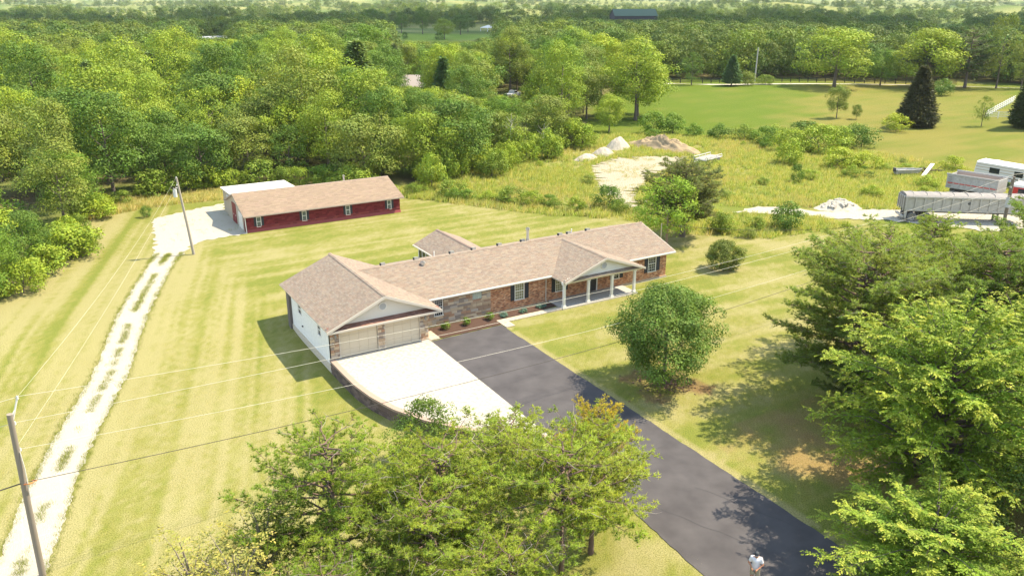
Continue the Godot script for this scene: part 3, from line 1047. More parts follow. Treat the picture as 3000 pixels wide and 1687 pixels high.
	grake.hexa([Vector3(-9.22, 2.28, 2.79), Vector3(-4.65, 4.22, 2.79), Vector3(-4.65, 4.22, 2.75), Vector3(-9.22, 2.28, 2.75), Vector3(-9.22, 2.47, 2.79), Vector3(-4.65, 4.44, 2.79), Vector3(-4.65, 4.44, 2.75), Vector3(-9.22, 2.47, 2.75)])
	grake.hexa([Vector3(-4.65, 4.22, 2.79), Vector3(-0.08, 2.28, 2.79), Vector3(-0.08, 2.28, 2.75), Vector3(-4.65, 4.22, 2.75), Vector3(-4.65, 4.44, 2.79), Vector3(-0.08, 2.47, 2.79), Vector3(-0.08, 2.47, 2.75), Vector3(-4.65, 4.44, 2.75)])
	put("rake_board", grake, cream, house)
	roof_slope("pent_roof", house, Vector3(-9.1, 2.42, 2.7), Vector3(-0.2, 2.42, 2.7), Vector3(-0.2, 2.62, 2.2), Vector3(-9.1, 2.62, 2.2), [Color(0.2, 0.1, 0.07), Color(0.16, 0.085, 0.065), Color(0.22, 0.12, 0.09)])
	var pf := Shape.new()
	pf.box(Vector3(-9.12, 2.26, 2.7), Vector3(-0.18, 2.405, 2.77))
	put("fascia", pf, cream, house)
	gable_vent(house, Vector3(-4.72, 3.48, 2.24), white)
	var pier := Shape.new()
	pier.box(Vector3(-9.1, -1.3, -7.9), Vector3(-8.5, 2.4, -7.22))
	put("back_pier", pier, plain("dark stone pier", Color(0.13, 0.11, 0.1), 0.95), house)

	# porch
	var slab := Shape.new()
	slab.box(Vector3(11.4, -0.1, 0.0), Vector3(19.42, 0.12, 2.3))
	var porch := put("porch_floor", slab, textured("porch floor", noise_texture(256, 0.03, 4, Color(0.3, 0.285, 0.265), Color(0.37, 0.355, 0.335), 37), 0.4, 0.8), house)
	var edge := Shape.new()
	edge.box(Vector3(11.38, -0.1, 2.3), Vector3(19.44, 0.125, 2.34))
	put("slab_edge", edge, plain("slab edge", Color(0.5, 0.45, 0.38)), porch)
	for px in [11.62, 14.13, 16.66, 19.15]:
		var post := Shape.new()
		post.box(Vector3(px - 0.1, 0.3, 2.02), Vector3(px + 0.1, 2.1, 2.22))
		post.box(Vector3(px - 0.15, 0.121, 1.97), Vector3(px + 0.15, 0.3, 2.27))
		post.box(Vector3(px - 0.14, 2.1, 1.98), Vector3(px + 0.14, 2.2, 2.26))
		put("porch_post", post, white, house)
	var beam := Shape.new()
	beam.box(Vector3(11.4, 2.2, 2.0), Vector3(19.9, 2.42, 2.24))
	put("porch_beam", beam, white, house)
	var ceil := Shape.new()
	ceil.box(Vector3(11.5, 2.42, 0.02), Vector3(19.9, 2.45, 2.2))
	put("porch_ceiling", ceil, white, house)
	var pr := 3.98
	roof_slope("porch_roof", house, Vector3(11.45, 2.42, -4.4), Vector3(11.45, 2.42, 2.5), Vector3(15.75, pr, 2.5), Vector3(15.75, pr, -4.4), SHINGLE_TONES)
	roof_slope("porch_roof", house, Vector3(20.05, 2.42, 2.5), Vector3(20.05, 2.42, -4.4), Vector3(15.75, pr, -4.4), Vector3(15.75, pr, 2.5), SHINGLE_TONES)
	var pcap := Shape.new()
	z = 2.5
	while z > -4.2:
		pcap.tint = SHINGLE_TONES[rng.randi() % 7] * 1.05
		pcap.quad(Vector3(15.58, pr - 0.02, z - 0.3), Vector3(15.58, pr - 0.02, z), Vector3(15.75, pr + 0.05, z), Vector3(15.75, pr + 0.05, z - 0.3))
		pcap.quad(Vector3(15.92, pr - 0.02, z), Vector3(15.92, pr - 0.02, z - 0.3), Vector3(15.75, pr + 0.05, z - 0.3), Vector3(15.75, pr + 0.05, z))
		z -= 0.3
	put("ridge_cap", pcap, tinted("shingle", 0.93), house)
	siding(house, 11.9, 19.6, 15.75, 2.6, 3.84, 2.1, white, 0.155)
	var prake := Shape.new()
	prake.hexa([Vector3(11.43, 2.24, 2.54), Vector3(15.75, 3.8, 2.54), Vector3(15.75, 3.8, 2.5), Vector3(11.43, 2.24, 2.5), Vector3(11.43, 2.43, 2.54), Vector3(15.75, 4.0, 2.54), Vector3(15.75, 4.0, 2.5), Vector3(11.43, 2.43, 2.5)])
	prake.hexa([Vector3(15.75, 3.8, 2.54), Vector3(20.07, 2.24, 2.54), Vector3(20.07, 2.24, 2.5), Vector3(15.75, 3.8, 2.5), Vector3(15.75, 4.0, 2.54), Vector3(20.07, 2.43, 2.54), Vector3(20.07, 2.43, 2.5), Vector3(15.75, 4.0, 2.5)])
	put("rake_board", prake, cream, house)
	roof_slope("pent_roof", house, Vector3(11.6, 2.42, 2.46), Vector3(19.9, 2.42, 2.46), Vector3(19.9, 2.6, 2.1), Vector3(11.6, 2.6, 2.1), SHINGLE_TONES)
	gable_vent(house, Vector3(15.7, 3.22, 2.14), white)
	var ds := Shape.new()
	ds.tube([Vector3(11.1, 2.4, 0.3), Vector3(11.1, 2.2, 0.1), Vector3(11.1, 0.2, 0.1), Vector3(11.1, 0.1, 0.3)], [0.05, 0.05, 0.05, 0.05], 4)
	put("downspout", ds, cream, house)

	# sunroom behind
	roof_slope("sunroom_roof", house, Vector3(5.3, 2.42, -14.5), Vector3(5.3, 2.42, -8.6), Vector3(7.85, 3.55, -6.4), Vector3(7.85, 3.55, -14.5), SHINGLE_TONES)
	roof_slope("sunroom_roof", house, Vector3(10.4, 2.42, -8.6), Vector3(10.4, 2.42, -14.5), Vector3(7.85, 3.55, -14.5), Vector3(7.85, 3.55, -6.4), SHINGLE_TONES)
	var scap := Shape.new()
	scap.tint = Color(0.21, 0.15, 0.12)
	scap.quad(Vector3(7.7, 3.54, -14.5), Vector3(7.7, 3.54, -7), Vector3(7.85, 3.6, -7), Vector3(7.85, 3.6, -14.5))
	scap.quad(Vector3(8.0, 3.54, -7), Vector3(8.0, 3.54, -14.5), Vector3(7.85, 3.6, -14.5), Vector3(7.85, 3.6, -7))
	put("ridge_cap", scap, tinted("shingle", 0.93), house)
	var sr := Shape.new()
	sr.box(Vector3(5.6, -0.1, -14.1), Vector3(10.1, 0.7, -9.7))
	sr.box(Vector3(5.6, 2.2, -14.1), Vector3(10.1, 2.4, -9.7))
	put("sunroom_wall", sr, cream, house)
	for i in 6:
		var pz := -14.1 + i * 0.8
		var sp := Shape.new()
		sp.box(Vector3(5.6, 0.7, pz), Vector3(5.72, 2.2, pz + 0.12))
		put("sunroom_post", sp, white, house)
		if i < 5:
			var gp := Shape.new()
			gp.box(Vector3(5.64, 0.7, pz + 0.12), Vector3(5.67, 2.2, pz + 0.8))
			put("pane", gp, dark_glass if i < 2 else blind_glass, house)
	var sg := Shape.new()
	sg.box(Vector3(5.18, 2.3, -14.5), Vector3(5.3, 2.4, -9.8))
	put("gutter", sg, cream, house)

	# vents and flue on the roof
	var vent_grey := plain("vent metal", Color(0.5, 0.48, 0.44), 0.4, 0.6)
	var vent_dark := plain("vent mouth", Color(0.03, 0.03, 0.03), 0.8)
	for vx in [-1.6, 1.41, 4.79, 6.94, 9.54, 11.99, 16.08, 17.06, 19.22]:
		var hood := Shape.new()
		hood.hexa([Vector3(vx - 0.2, 3.92, -5.05), Vector3(vx + 0.2, 3.92, -5.05), Vector3(vx + 0.2, 3.92, -5.45), Vector3(vx - 0.2, 3.92, -5.45), Vector3(vx - 0.17, 4.3, -5.1), Vector3(vx + 0.17, 4.3, -5.1), Vector3(vx + 0.17, 4.22, -5.42), Vector3(vx - 0.17, 4.22, -5.42)])
		var hn := put("roof_vent", hood, vent_grey, house)
		var mouth := Shape.new()
		mouth.box(Vector3(vx - 0.215, 4.02, -5.4), Vector3(vx - 0.19, 4.22, -5.12))
		put("mouth", mouth, vent_dark, hn)
	var dome := Shape.new()
	dome.tube([Vector3(1.5, 3.86, -4.05), Vector3(1.5, 4.05, -4.05), Vector3(1.5, 4.05, -4.05), Vector3(1.5, 4.17, -4.05), Vector3(1.5, 4.22, -4.05)], [0.16, 0.16, 0.26, 0.2, 0.02], 12)
	put("roof_vent", dome, plain("galvanised", Color(0.6, 0.6, 0.58), 0.35, 0.7), house)
	for pp in [Vector3(3.1, 4.0, -5.2), Vector3(17.5, 3.9, -5.4)]:
		var pv := Shape.new()
		pv.rod(pp, pp + Vector3(0, 0.5, 0), 0.05, 8)
		put("vent_pipe", pv, white, house)
	var flue := Shape.new()
	flue.tube([Vector3(12.45, 3.9, -5.1), Vector3(12.45, 4.3, -5.1), Vector3(12.45, 4.32, -5.1), Vector3(12.45, 5.1, -5.1)], [0.22, 0.16, 0.12, 0.12], 10)
	var fn := put("flue", flue, plain("galvanised", Color(0.6, 0.6, 0.58), 0.35, 0.7), house)
	var fc := Shape.new()
	fc.tube([Vector3(12.45, 5.1, -5.1), Vector3(12.45, 5.12, -5.1), Vector3(12.45, 5.26, -5.1), Vector3(12.45, 5.34, -5.1)], [0.12, 0.2, 0.2, 0.03], 10)
	put("cap", fc, plain("galvanised", Color(0.6, 0.6, 0.58), 0.35, 0.7), fn)


func gable_vent(parent: Node, at: Vector3, m: Material) -> void:
	var ring := Shape.new()
	var n := 20
	for i in n:
		var a := TAU * i / n
		var b := TAU * (i + 1) / n
		var p := [Vector3(cos(a), sin(a), 0), Vector3(cos(b), sin(b), 0)]
		ring.hexa([at + p[0] * 0.33, at + p[1] * 0.33, at + p[1] * 0.27, at + p[0] * 0.27, at + p[0] * 0.33 + Vector3(0, 0, 0.06), at + p[1] * 0.33 + Vector3(0, 0, 0.06), at + p[1] * 0.27 + Vector3(0, 0, 0.06), at + p[0] * 0.27 + Vector3(0, 0, 0.06)])
	var o := put("gable_vent", ring, m, parent)
	var slats := Shape.new()
	for j in 6:
		var y := -0.24 + j * 0.08
		var w := sqrt(maxf(0.0, 0.075 - (y + 0.04) * (y + 0.04)))
		slats.quad(at + Vector3(-w, y, 0.05), at + Vector3(w, y, 0.05), at + Vector3(w, y + 0.075, 0.005), at + Vector3(-w, y + 0.075, 0.005))
	put("louvre", slats, plain("louvre", Color(0.5, 0.48, 0.44)), o)


# ---------------------------------------------------------------- the red shed
func build_shed() -> void:
	var shed := thing("shed", "long red block shed with tan roof and white flat-roofed lean-to", "shed")
	var red := textured("red block", brick_texture(8, [Color(0.155, 0.028, 0.03), Color(0.147, 0.026, 0.029), Color(0.16, 0.03, 0.031)], Color(0.143, 0.025, 0.028), 12, 6), 1.0 / 2.4, 0.7)
	var white := plain("white trim", Color(0.72, 0.69, 0.63), 0.6)
	var tan := plain("shed tan panel", Color(0.42, 0.36, 0.28), 0.7)
	var dark_glass := plain("shed glass", Color(0.12, 0.14, 0.13), 0.1)
	var shutter_black := plain("black shutter", Color(0.018, 0.019, 0.024), 0.55)
	var w := Shape.new()
	var holes := []
	for c in [-4.17, 1.05, 6.32, 11.6]:
		holes.append([c - 0.26 + 5.6, 0.56, c + 0.26 + 5.6, 1.66])
	wall_with_holes(w, Vector3(-5.6, 0, -35.7), Vector3.RIGHT, Vector3.BACK, 18.6, -0.3, 1.95, holes)
	w.quad(Vector3(13, -0.3, -35.7), Vector3(13, -0.3, -44.7), Vector3(13, 1.95, -44.7), Vector3(13, 1.95, -35.7))
	w.poly([Vector3(13, 1.95, -35.7), Vector3(13, 1.95, -44.7), Vector3(13, 3.5, -40.2)])
	w.quad(Vector3(13, -0.3, -44.7), Vector3(-5.6, -0.3, -44.7), Vector3(-5.6, 1.95, -44.7), Vector3(13, 1.95, -44.7))
	var wall := put("wall", w, red, shed)
	stone_course(wall, -5.58, 12.98, 0.32, 0.62, -35.7, [], Vector4(0.3, 0.6, 0.13, 0.19), true)
	var skirt := Shape.new()
	skirt.hexa([Vector3(-5.62, -0.2, -35.45), Vector3(13.02, -0.2, -35.45), Vector3(13.02, -0.2, -35.7), Vector3(-5.62, -0.2, -35.7), Vector3(-5.62, 0.31, -35.62), Vector3(13.02, 0.31, -35.62), Vector3(13.02, 0.31, -35.7), Vector3(-5.62, 0.31, -35.7)])
	put("skirt", skirt, plain("red painted skirt", Color(0.24, 0.045, 0.042), 0.75), shed)
	for c in [-4.17, 1.05, 6.32, 11.6]:
		window(shed, Vector3(c, 0.56, -35.7), 0, 0.54, 1.1, 1, 1, white, dark_glass, 0.06)
		shutter(shed, Vector3(c - 0.42, 0.52, -35.7), 0, 0.27, 1.16, shutter_black)
		shutter(shed, Vector3(c + 0.42, 0.52, -35.7), 0, 0.27, 1.16, shutter_black)
	# gable end towards the gravel yard
	var end := Shape.new()
	end.quad(Vector3(-5.6, -0.3, -44.7), Vector3(-5.6, -0.3, -35.7), Vector3(-5.6, 1.95, -35.7), Vector3(-5.6, 1.95, -44.7))
	end.poly([Vector3(-5.6, 1.95, -44.7), Vector3(-5.6, 1.95, -35.7), Vector3(-5.6, 3.5, -40.2)])
	put("gable_end", end, tan, shed)
	var doors := [[-41.9, -41.05, 2.35, true], [-41.0, -40.1, 2.35, true], [-38.9, -37.2, 1.85, false]]
	for d in doors:
		var ds := Shape.new()
		ds.box(Vector3(-5.66, 0.02, d[0]), Vector3(-5.6, d[2], d[1]))
		var dn := put("door", ds, plain("red door", Color(0.2, 0.022, 0.024), 0.6) if d[3] else white, shed)
		var hb := Shape.new()
		hb.box(Vector3(-5.7, 0.95, d[1] - 0.14), Vector3(-5.66, 1.1, d[1] - 0.08))
		put("handle", hb, white, dn)
	var redend := Shape.new()
	redend.box(Vector3(-5.64, -0.2, -36.6), Vector3(-5.6, 1.85, -35.72))
	put("corner_panel", redend, red, shed)
	var tones := [Color(0.225, 0.165, 0.112), Color(0.24, 0.178, 0.122), Color(0.21, 0.155, 0.108), Color(0.23, 0.165, 0.118)]
	roof_slope("roof", shed, Vector3(-5.9, 1.95, -35.3), Vector3(13.4, 1.95, -35.3), Vector3(13.4, 3.62, -40.2), Vector3(-5.9, 3.62, -40.2), tones, 0.5, 0.2, Color(0.4, 0.33, 0.27))
	roof_slope("roof", shed, Vector3(13.4, 1.95, -45.1), Vector3(-5.9, 1.95, -45.1), Vector3(-5.9, 3.62, -40.2), Vector3(13.4, 3.62, -40.2), tones, 1.0, 0.4, Color(0.4, 0.33, 0.27))
	var cap := Shape.new()
	cap.hexa([Vector3(-5.92, 3.57, -40.05), Vector3(13.42, 3.57, -40.05), Vector3(13.42, 3.57, -40.35), Vector3(-5.92, 3.57, -40.35), Vector3(-5.92, 3.66, -40.18), Vector3(13.42, 3.66, -40.18), Vector3(13.42, 3.66, -40.22), Vector3(-5.92, 3.66, -40.22)])
	put("ridge_cap", cap, plain("shed ridge", Color(0.24, 0.18, 0.14)), shed)
	var gut := Shape.new()
	gut.box(Vector3(-5.9, 1.8, -35.3), Vector3(13.4, 1.93, -35.2))
	put("gutter", gut, plain("shed gutter", Color(0.36, 0.28, 0.22)), shed)
	var spout := Shape.new()
	spout.rod(Vector3(-5.72, 1.85, -35.45), Vector3(-5.68, 0.0, -35.45), 0.05, 6)
	put("downspout", spout, white, shed)
	# white lean-to behind
	var lean := Shape.new()
	lean.box(Vector3(-5.45, -0.3, -47.2), Vector3(2.1, 2.85, -42.2))
	var ln := put("lean_to", lean, tan, shed)
	var roof := Shape.new()
	roof.slab(Vector3(-5.65, 3.12, -41.8), Vector3(2.25, 3.12, -41.8), Vector3(2.25, 2.98, -47.5), Vector3(-5.65, 2.98, -47.5), 0.14)
	put("flat_roof", roof, plain("white roof", Color(0.62, 0.6, 0.55), 0.6), ln)
	var rd := Shape.new()
	rd.box(Vector3(-5.52, 0.05, -45.0), Vector3(-5.45, 2.55, -42.4))
	put("roll_door", rd, plain("white roll door", Color(0.66, 0.66, 0.65), 0.6), ln)
	var flue := Shape.new()
	flue.tube([Vector3(8.0, 3.2, -41.3), Vector3(8.0, 4.0, -41.3), Vector3(8.0, 4.02, -41.3), Vector3(8.0, 4.15, -41.3)], [0.11, 0.11, 0.19, 0.05], 8)
	put("flue", flue, plain("galvanised", Color(0.6, 0.6, 0.58), 0.35, 0.7), shed)


# ---------------------------------------------------------------- plants
func unit(r: RandomNumberGenerator) -> Vector3:
	var z := r.randf_range(-1.0, 1.0)
	var a := r.randf() * TAU
	var k := sqrt(1.0 - z * z)
	return Vector3(k * cos(a), z, k * sin(a))


func shade_of(c: Color, r: RandomNumberGenerator, spread: float) -> Color:
	var k := 1.0 + r.randf_range(-spread, spread)
	return Color(c.r * k * (1.0 + r.randf_range(-0.08, 0.08)), c.g * k, c.b * k * (1.0 + r.randf_range(-0.15, 0.15)))


# leaves gathered in clumps over an uneven crown
func clump_crown(sd: int, rad: float, y0: float, y1: float, clumps: int, cr: float, leaves: int, leaf: float, col: Color, top_heavy := 0.45, gap := 0.0) -> Shape:
	var r := RandomNumberGenerator.new()
	r.seed = sd
	var s := Shape.new()
	var lobes := [r.randf() * TAU, r.randf() * TAU, r.randf_range(0.1, 0.22), r.randf_range(0.05, 0.15)]
	for i in clumps:
		var t := r.randf()
		var a := r.randf() * TAU
		var prof := sqrt(maxf(0.04, 1.0 - pow((t - top_heavy) / (1.0 - top_heavy if t > top_heavy else top_heavy * 1.25), 2.0)))
		prof *= 1.0 + lobes[2] * sin(2.0 * a + lobes[0]) + lobes[3] * sin(3.0 * a + lobes[1])
		prof *= 1.0 + 0.1 * sin(8.0 * t + 2.0 * a + lobes[0])
		var q := sqrt(r.randf_range(0.25, 1.0))
		var c := Vector3(cos(a) * rad * prof * q, lerpf(y0 + cr * 0.5, y1 - cr * 0.6, t), sin(a) * rad * prof * q)
		var size := cr * r.randf_range(0.65, 1.2)
		var tone := shade_of(col, r, 0.16)
		var n := int(leaves * size * size / (cr * cr) * r.randf_range(1.0 - gap, 1.0))
		for k in n:
			var d := unit(r)
			if d.y < -0.25 and r.randf() < 0.6:
				d.y = -d.y
			var p := c + Vector3(d.x, d.y * 0.78, d.z) * size * r.randf_range(0.62, 1.06)
			var nn := (d * 1.15 + unit(r) * 0.55 + Vector3(0, 0.3, 0)).normalized()
			var f := nn.cross(unit(r)).normalized()
			var l := leaf * r.randf_range(0.6, 1.25)
			s.leaf(p, f, nn, l, l * 0.62, shade_of(tone, r, 0.13))
	return s


# boughs that carry rows of drooping leaves, paler at their growing tips
func spray_crown(wood: Shape, sd: int, rad: float, y0: float, y1: float, boughs: int, leaf: float, col: Color, tip: Color, twig_step := 0.26, per_twig := 12, droop := 0.35) -> Shape:
	var r := RandomNumberGenerator.new()
	r.seed = sd
	var s := Shape.new()
	for i in boughs:
		var t := (i + r.randf()) / boughs
		var a := i * 2.39996 + r.randf_range(-0.35, 0.35)
		var prof := sqrt(maxf(0.06, 1.0 - pow((t - 0.4) / (0.62 if t > 0.4 else 0.62), 2.0))) * r.randf_range(0.6, 1.12)
		var start := Vector3(0, lerpf(y0 * 0.8, y1 * 0.75, t * 0.9), 0)
		var end := Vector3(cos(a) * rad * prof, lerpf(y0, y1, t) + r.randf_range(-0.7, 0.9), sin(a) * rad * prof)
		var mid := start.lerp(end, 0.55) + Vector3(0, 0.12 * start.distance_to(end), 0)
		var length := start.distance_to(end)
		wood.tube([start, start.lerp(mid, 0.6), mid, end], [0.05 + length * 0.008, 0.035 + length * 0.004, 0.025, 0.008], 4, false)
		var steps := int(length * 0.72 / twig_step)
		var tone := shade_of(col, r, 0.14)
		for k in steps + 1:
			var q := 0.28 + 0.72 * k / maxf(1.0, steps)
			var b := start.lerp(mid, minf(q / 0.55, 1.0)) if q < 0.55 else mid.lerp(end, (q - 0.55) / 0.45)
			var along := (end - mid).normalized()
			for side: float in ([-1.0, 1.0, 0.0] if k == steps else [-1.0, 1.0]):
				var out := along.cross(Vector3.UP).normalized() * side
				var dirn := (along * (0.75 if side != 0.0 else 1.2) + out + Vector3(0, r.randf_range(-0.35, 0.8), 0) + unit(r) * 0.6).normalized()
				var tl := r.randf_range(0.45, 0.95) * (0.65 + 0.5 * (1.0 - absf(q - 0.6)))
				var fresh := smooth(0.72, 1.0, q) * r.randf_range(0.2, 1.0)
				for m in per_twig:
					var u := (m + r.randf()) / per_twig
					var p := b + dirn * tl * u + Vector3(0, -droop * u * u * tl, 0)
					var sd2 := dirn.cross(Vector3.UP).normalized() * (1.0 if m % 2 == 0 else -1.0)
					var f := (dirn * 0.7 + sd2 * 0.8 + Vector3(0, -0.35, 0) + unit(r) * 0.3).normalized()
					var nn := (Vector3(0, 0.9, 0) + unit(r) * 0.8 + sd2 * 0.3).normalized()
					nn = (nn - f * nn.dot(f)).normalized()
					var c := tone.lerp(tip, clampf(fresh * (0.35 + 0.65 * u), 0.0, 1.0))
					s.leaf(p, f, nn, leaf * r.randf_range(0.7, 1.2), leaf * 0.5, shade_of(c, r, 0.12))
	return s


# a scrub pine: uneven boughs with side twigs set with tufts of needles
func pine_crown(wood: Shape, sd: int, rad: float, y0: float, y1: float, boughs: int, col: Color, needle := 0.2, flat := 0.5, tuft_step := 0.17, per_tuft := 8, wild := 1.0) -> Shape:
	var r := RandomNumberGenerator.new()
	r.seed = sd
	var s := Shape.new()
	for i in boughs:
		var t := (i + r.randf()) / boughs
		var a := i * 2.39996 + r.randf_range(-0.5, 0.5)
		var prof := lerpf(1.0, 0.28, pow(t, 1.0 + 2.5 * flat)) * (0.7 + 0.3 * smooth(0.0, 0.25, t)) * r.randf_range(0.6, 1.15)
		var start := Vector3(r.randf_range(-0.1, 0.1), lerpf(y0, y1 * 0.96, t), r.randf_range(-0.1, 0.1))
		var outv := Vector3(cos(a), 0, sin(a))
		var length := rad * prof
		var rise := lerpf(0.1, r.randf_range(-0.2, 0.4), wild) + 0.35 * t
		var pts := [start]
		for k in range(1, 5):
			var q := k / 4.0
			pts.append(start + outv * length * q + Vector3(r.randf_range(-0.12, 0.12), length * rise * q * q + r.randf_range(-0.06, 0.06), r.randf_range(-0.12, 0.12)) )
		wood.tube(pts, [0.03 + length * 0.012, 0.025 + length * 0.009, 0.02 + length * 0.006, 0.02, 0.01], 4, false)
		var tone := shade_of(col, r, 0.15)
		var n := int(length / 0.3)
		for k in n + 1:
			var q := lerpf(0.3, 1.0, float(k) / maxf(1.0, n))
			var f := q * 4.0
			var j := mini(int(f), 3)
			var b: Vector3 = (pts[j] as Vector3).lerp(pts[j + 1], f - j)
			for side: float in ([-1.0, 1.0, 0.0] if k == n else [-1.0, 1.0]):
				if r.randf() < 0.12:
					wood.tint = Color(0.3, 0.26, 0.22)
					var bare := (outv * 0.6 + Vector3(-outv.z, 0, outv.x) * side + unit(r) * 0.6).normalized()
					wood.tube([b, b + bare * 0.5, b + bare * 0.8 + unit(r) * 0.15], [0.014, 0.009, 0.004], 3, false)
					wood.tint = Color(0.13, 0.09, 0.065)
					continue
				var o := Vector3(-outv.z, 0, outv.x) * side
				var d := (outv * r.randf_range(0.4, 1.0) + o * r.randf_range(0.6, 1.1) + Vector3(0, lerpf(0.2, r.randf_range(-0.3, 0.85), wild), 0)).normalized()
				var tl := r.randf_range(0.35, 0.9) * (1.15 - 0.5 * q) * clampf(length / 2.2, 0.5, 1.3)
				wood.tube([b, b + d * tl], [0.014, 0.006], 3, false)
				var m := int(tl / tuft_step) + 1
				for u in m:
					var p := b + d * tl * (0.25 + 0.75 * (u + 1.0) / m) + unit(r) * 0.1
					var dd := (d + Vector3(0, 0.45, 0) + unit(r) * 0.4).normalized()
					var tc := shade_of(tone, r, 0.14)
					for e in per_tuft:
						var nd := (dd * 0.55 + unit(r)).normalized()
						if nd.y < -0.35:
							nd.y = -nd.y
						var sw := nd.cross(unit(r)).normalized() * needle * 0.085
						s.needle(p, nd * needle * r.randf_range(0.7, 1.2), sw, (Vector3(0, 1.0, 0) + unit(r) * 0.7 + dd * 0.3).normalized(), shade_of(tc, r, 0.12))
	return s


# a pointed evergreen of dense drooping sprays
func cone_crown(sd: int, rad: float, y0: float, y1: float, sprays: int, leaf: float, col: Color, layered := 0.0) -> Shape:
	var r := RandomNumberGenerator.new()
	r.seed = sd
	var s := Shape.new()
	for i in sprays:
		var t := pow(r.randf(), 1.35)
		var a := r.randf() * TAU
		var tier := fposmod(t * 13.0 + sin(a * 3.0) * 0.3, 1.0)
		var prof := pow(1.0 - t, 0.8) * (0.55 + 0.45 * smooth(-0.05, 0.12, t)) * (1.0 - layered * 0.45 * tier) * r.randf_range(0.82, 1.08)
		var outv := Vector3(cos(a), 0, sin(a))
		var tone := shade_of(col, r, 0.16)
		for k in 7:
			var q := r.randf_range(0.55, 1.03)
			var p := outv * rad * prof * q + Vector3(r.randfn(0, 0.16), lerpf(y0, y1, t) + r.randfn(0, 0.14) + (1.0 - q) * 0.5, r.randfn(0, 0.16))
			var f := (outv + Vector3(0, r.randf_range(-0.3, 0.55), 0) + unit(r) * 0.5).normalized()
			var nn := (Vector3(0, 0.8, 0) + outv * 0.5 + unit(r) * 0.6).normalized()
			nn = (nn - f * nn.dot(f)).normalized()
			s.leaf(p, f, nn, leaf * r.randf_range(0.7, 1.3), leaf * 0.36, shade_of(tone, r, 0.12))
	return s


func trunk_shape(sd: int, h: float, r0: float, col: Color, limbs := 6, spread := 2.0, lean := 0.25) -> Shape:
	var r := RandomNumberGenerator.new()
	r.seed = sd
	var s := Shape.new()
	s.tint = col
	var pts := []
	var rad := []
	var dx := r.randf_range(-lean, lean)
	var dz := r.randf_range(-lean, lean)
	for i in 6:
		var t := i / 5.0
		pts.append(Vector3(dx * t * t + r.randf_range(-0.05, 0.05) * t, h * t - 0.25 * (1.0 - t), dz * t * t + r.randf_range(-0.05, 0.05) * t))
		rad.append(r0 * lerpf(1.25 if i == 0 else 1.0, 0.18, t))
	s.tube(pts, rad, 8)
	for i in limbs:
		var t := lerpf(0.35, 0.85, (i + r.randf()) / limbs)
		var a := i * 2.4 + r.randf()
		var p := Vector3(dx * t * t, h * t, dz * t * t)
		var o := Vector3(cos(a), 0, sin(a)) * spread * r.randf_range(0.6, 1.0)
		s.tube([p, p + o * 0.5 + Vector3(0, spread * 0.25, 0), p + o + Vector3(0, spread * 0.7, 0)], [r0 * 0.35, r0 * 0.22, r0 * 0.08], 5, false)
	return s


const GREEN := Color(0.18, 0.25, 0.034)  # half of it is reflected and half shines through (see backlight)
const BARK := Color(0.12, 0.095, 0.075)
var kinds := {}
var waiting_labels := []


func leaf_tint(k: int) -> StandardMaterial3D:
	var tints := [Color(1, 1, 1), Color(1.3, 1.25, 1.0), Color(0.62, 0.76, 0.85), Color(1.42, 1.32, 0.9), Color(1.05, 0.95, 1.2), Color(0.72, 0.88, 0.7), Color(1.75, 1.5, 0.9)]
	return tinted("leaves %d" % k, 0.62, 0.75, tints[k])


const TINT_WORDS := ["mid green", "light green", "dark blue green", "yellow green", "dull olive", "deep green", "golden yellow"]


func make_kinds() -> void:
	kinds.round = []
	for i in 4:
		kinds.round.append([trunk_shape(100 + i, 6.5, 0.2, BARK, 6, 2.2).mesh(), clump_crown(110 + i, 4.0, 1.6, 9.5, 60, 1.42, 185, 0.275, GREEN, 0.5).mesh(), 9.5])
	kinds.tall = []
	for i in 3:
		kinds.tall.append([trunk_shape(120 + i, 10.0, 0.24, BARK, 7, 2.4).mesh(), clump_crown(130 + i, 3.9, 2.5, 14.0, 76, 1.47, 180, 0.275, GREEN, 0.42, 0.4).mesh(), 14.0])
	kinds.loose = []
	for i in 2:
		kinds.loose.append([trunk_shape(140 + i, 8.0, 0.17, BARK, 9, 2.2).mesh(), clump_crown(150 + i, 3.6, 1.6, 11.0, 110, 0.95, 70, 0.27, GREEN, 0.5, 0.7).mesh(), 11.0])
	kinds.bush = []
	for i in 3:
		kinds.bush.append([trunk_shape(160 + i, 1.3, 0.06, BARK, 5, 0.8).mesh(), clump_crown(170 + i, 1.6, 0.05, 2.6, 34, 0.62, 80, 0.19, GREEN, 0.3, 0.3).mesh(), 2.6])
	kinds.cone = []
	for i in 2:
		kinds.cone.append([trunk_shape(180 + i, 12.0, 0.22, BARK, 2, 1.0).mesh(), cone_crown(185 + i, 4.6, 1.6, 15.0, 1500, 0.75, Color(0.2, 0.28, 0.085), 1.0).mesh(), 15.0])
	kinds.cedar = [[trunk_shape(186, 10.0, 0.2, BARK, 2, 1.0).mesh(), cone_crown(187, 4.1, 0.3, 13.0, 2600, 0.6, Color(0.085, 0.1, 0.035), 0.15).mesh(), 13.0]]
	var w := trunk_shape(190, 9.0, 0.2, BARK, 3, 1.0)
	var pc := pine_crown(w, 191, 3.6, 2.5, 10.5, 46, Color(0.13, 0.17, 0.05), 0.36, 0.6, 0.24, 8)
	kinds.scrub = [[w.mesh(), pc.mesh(), 10.5]]


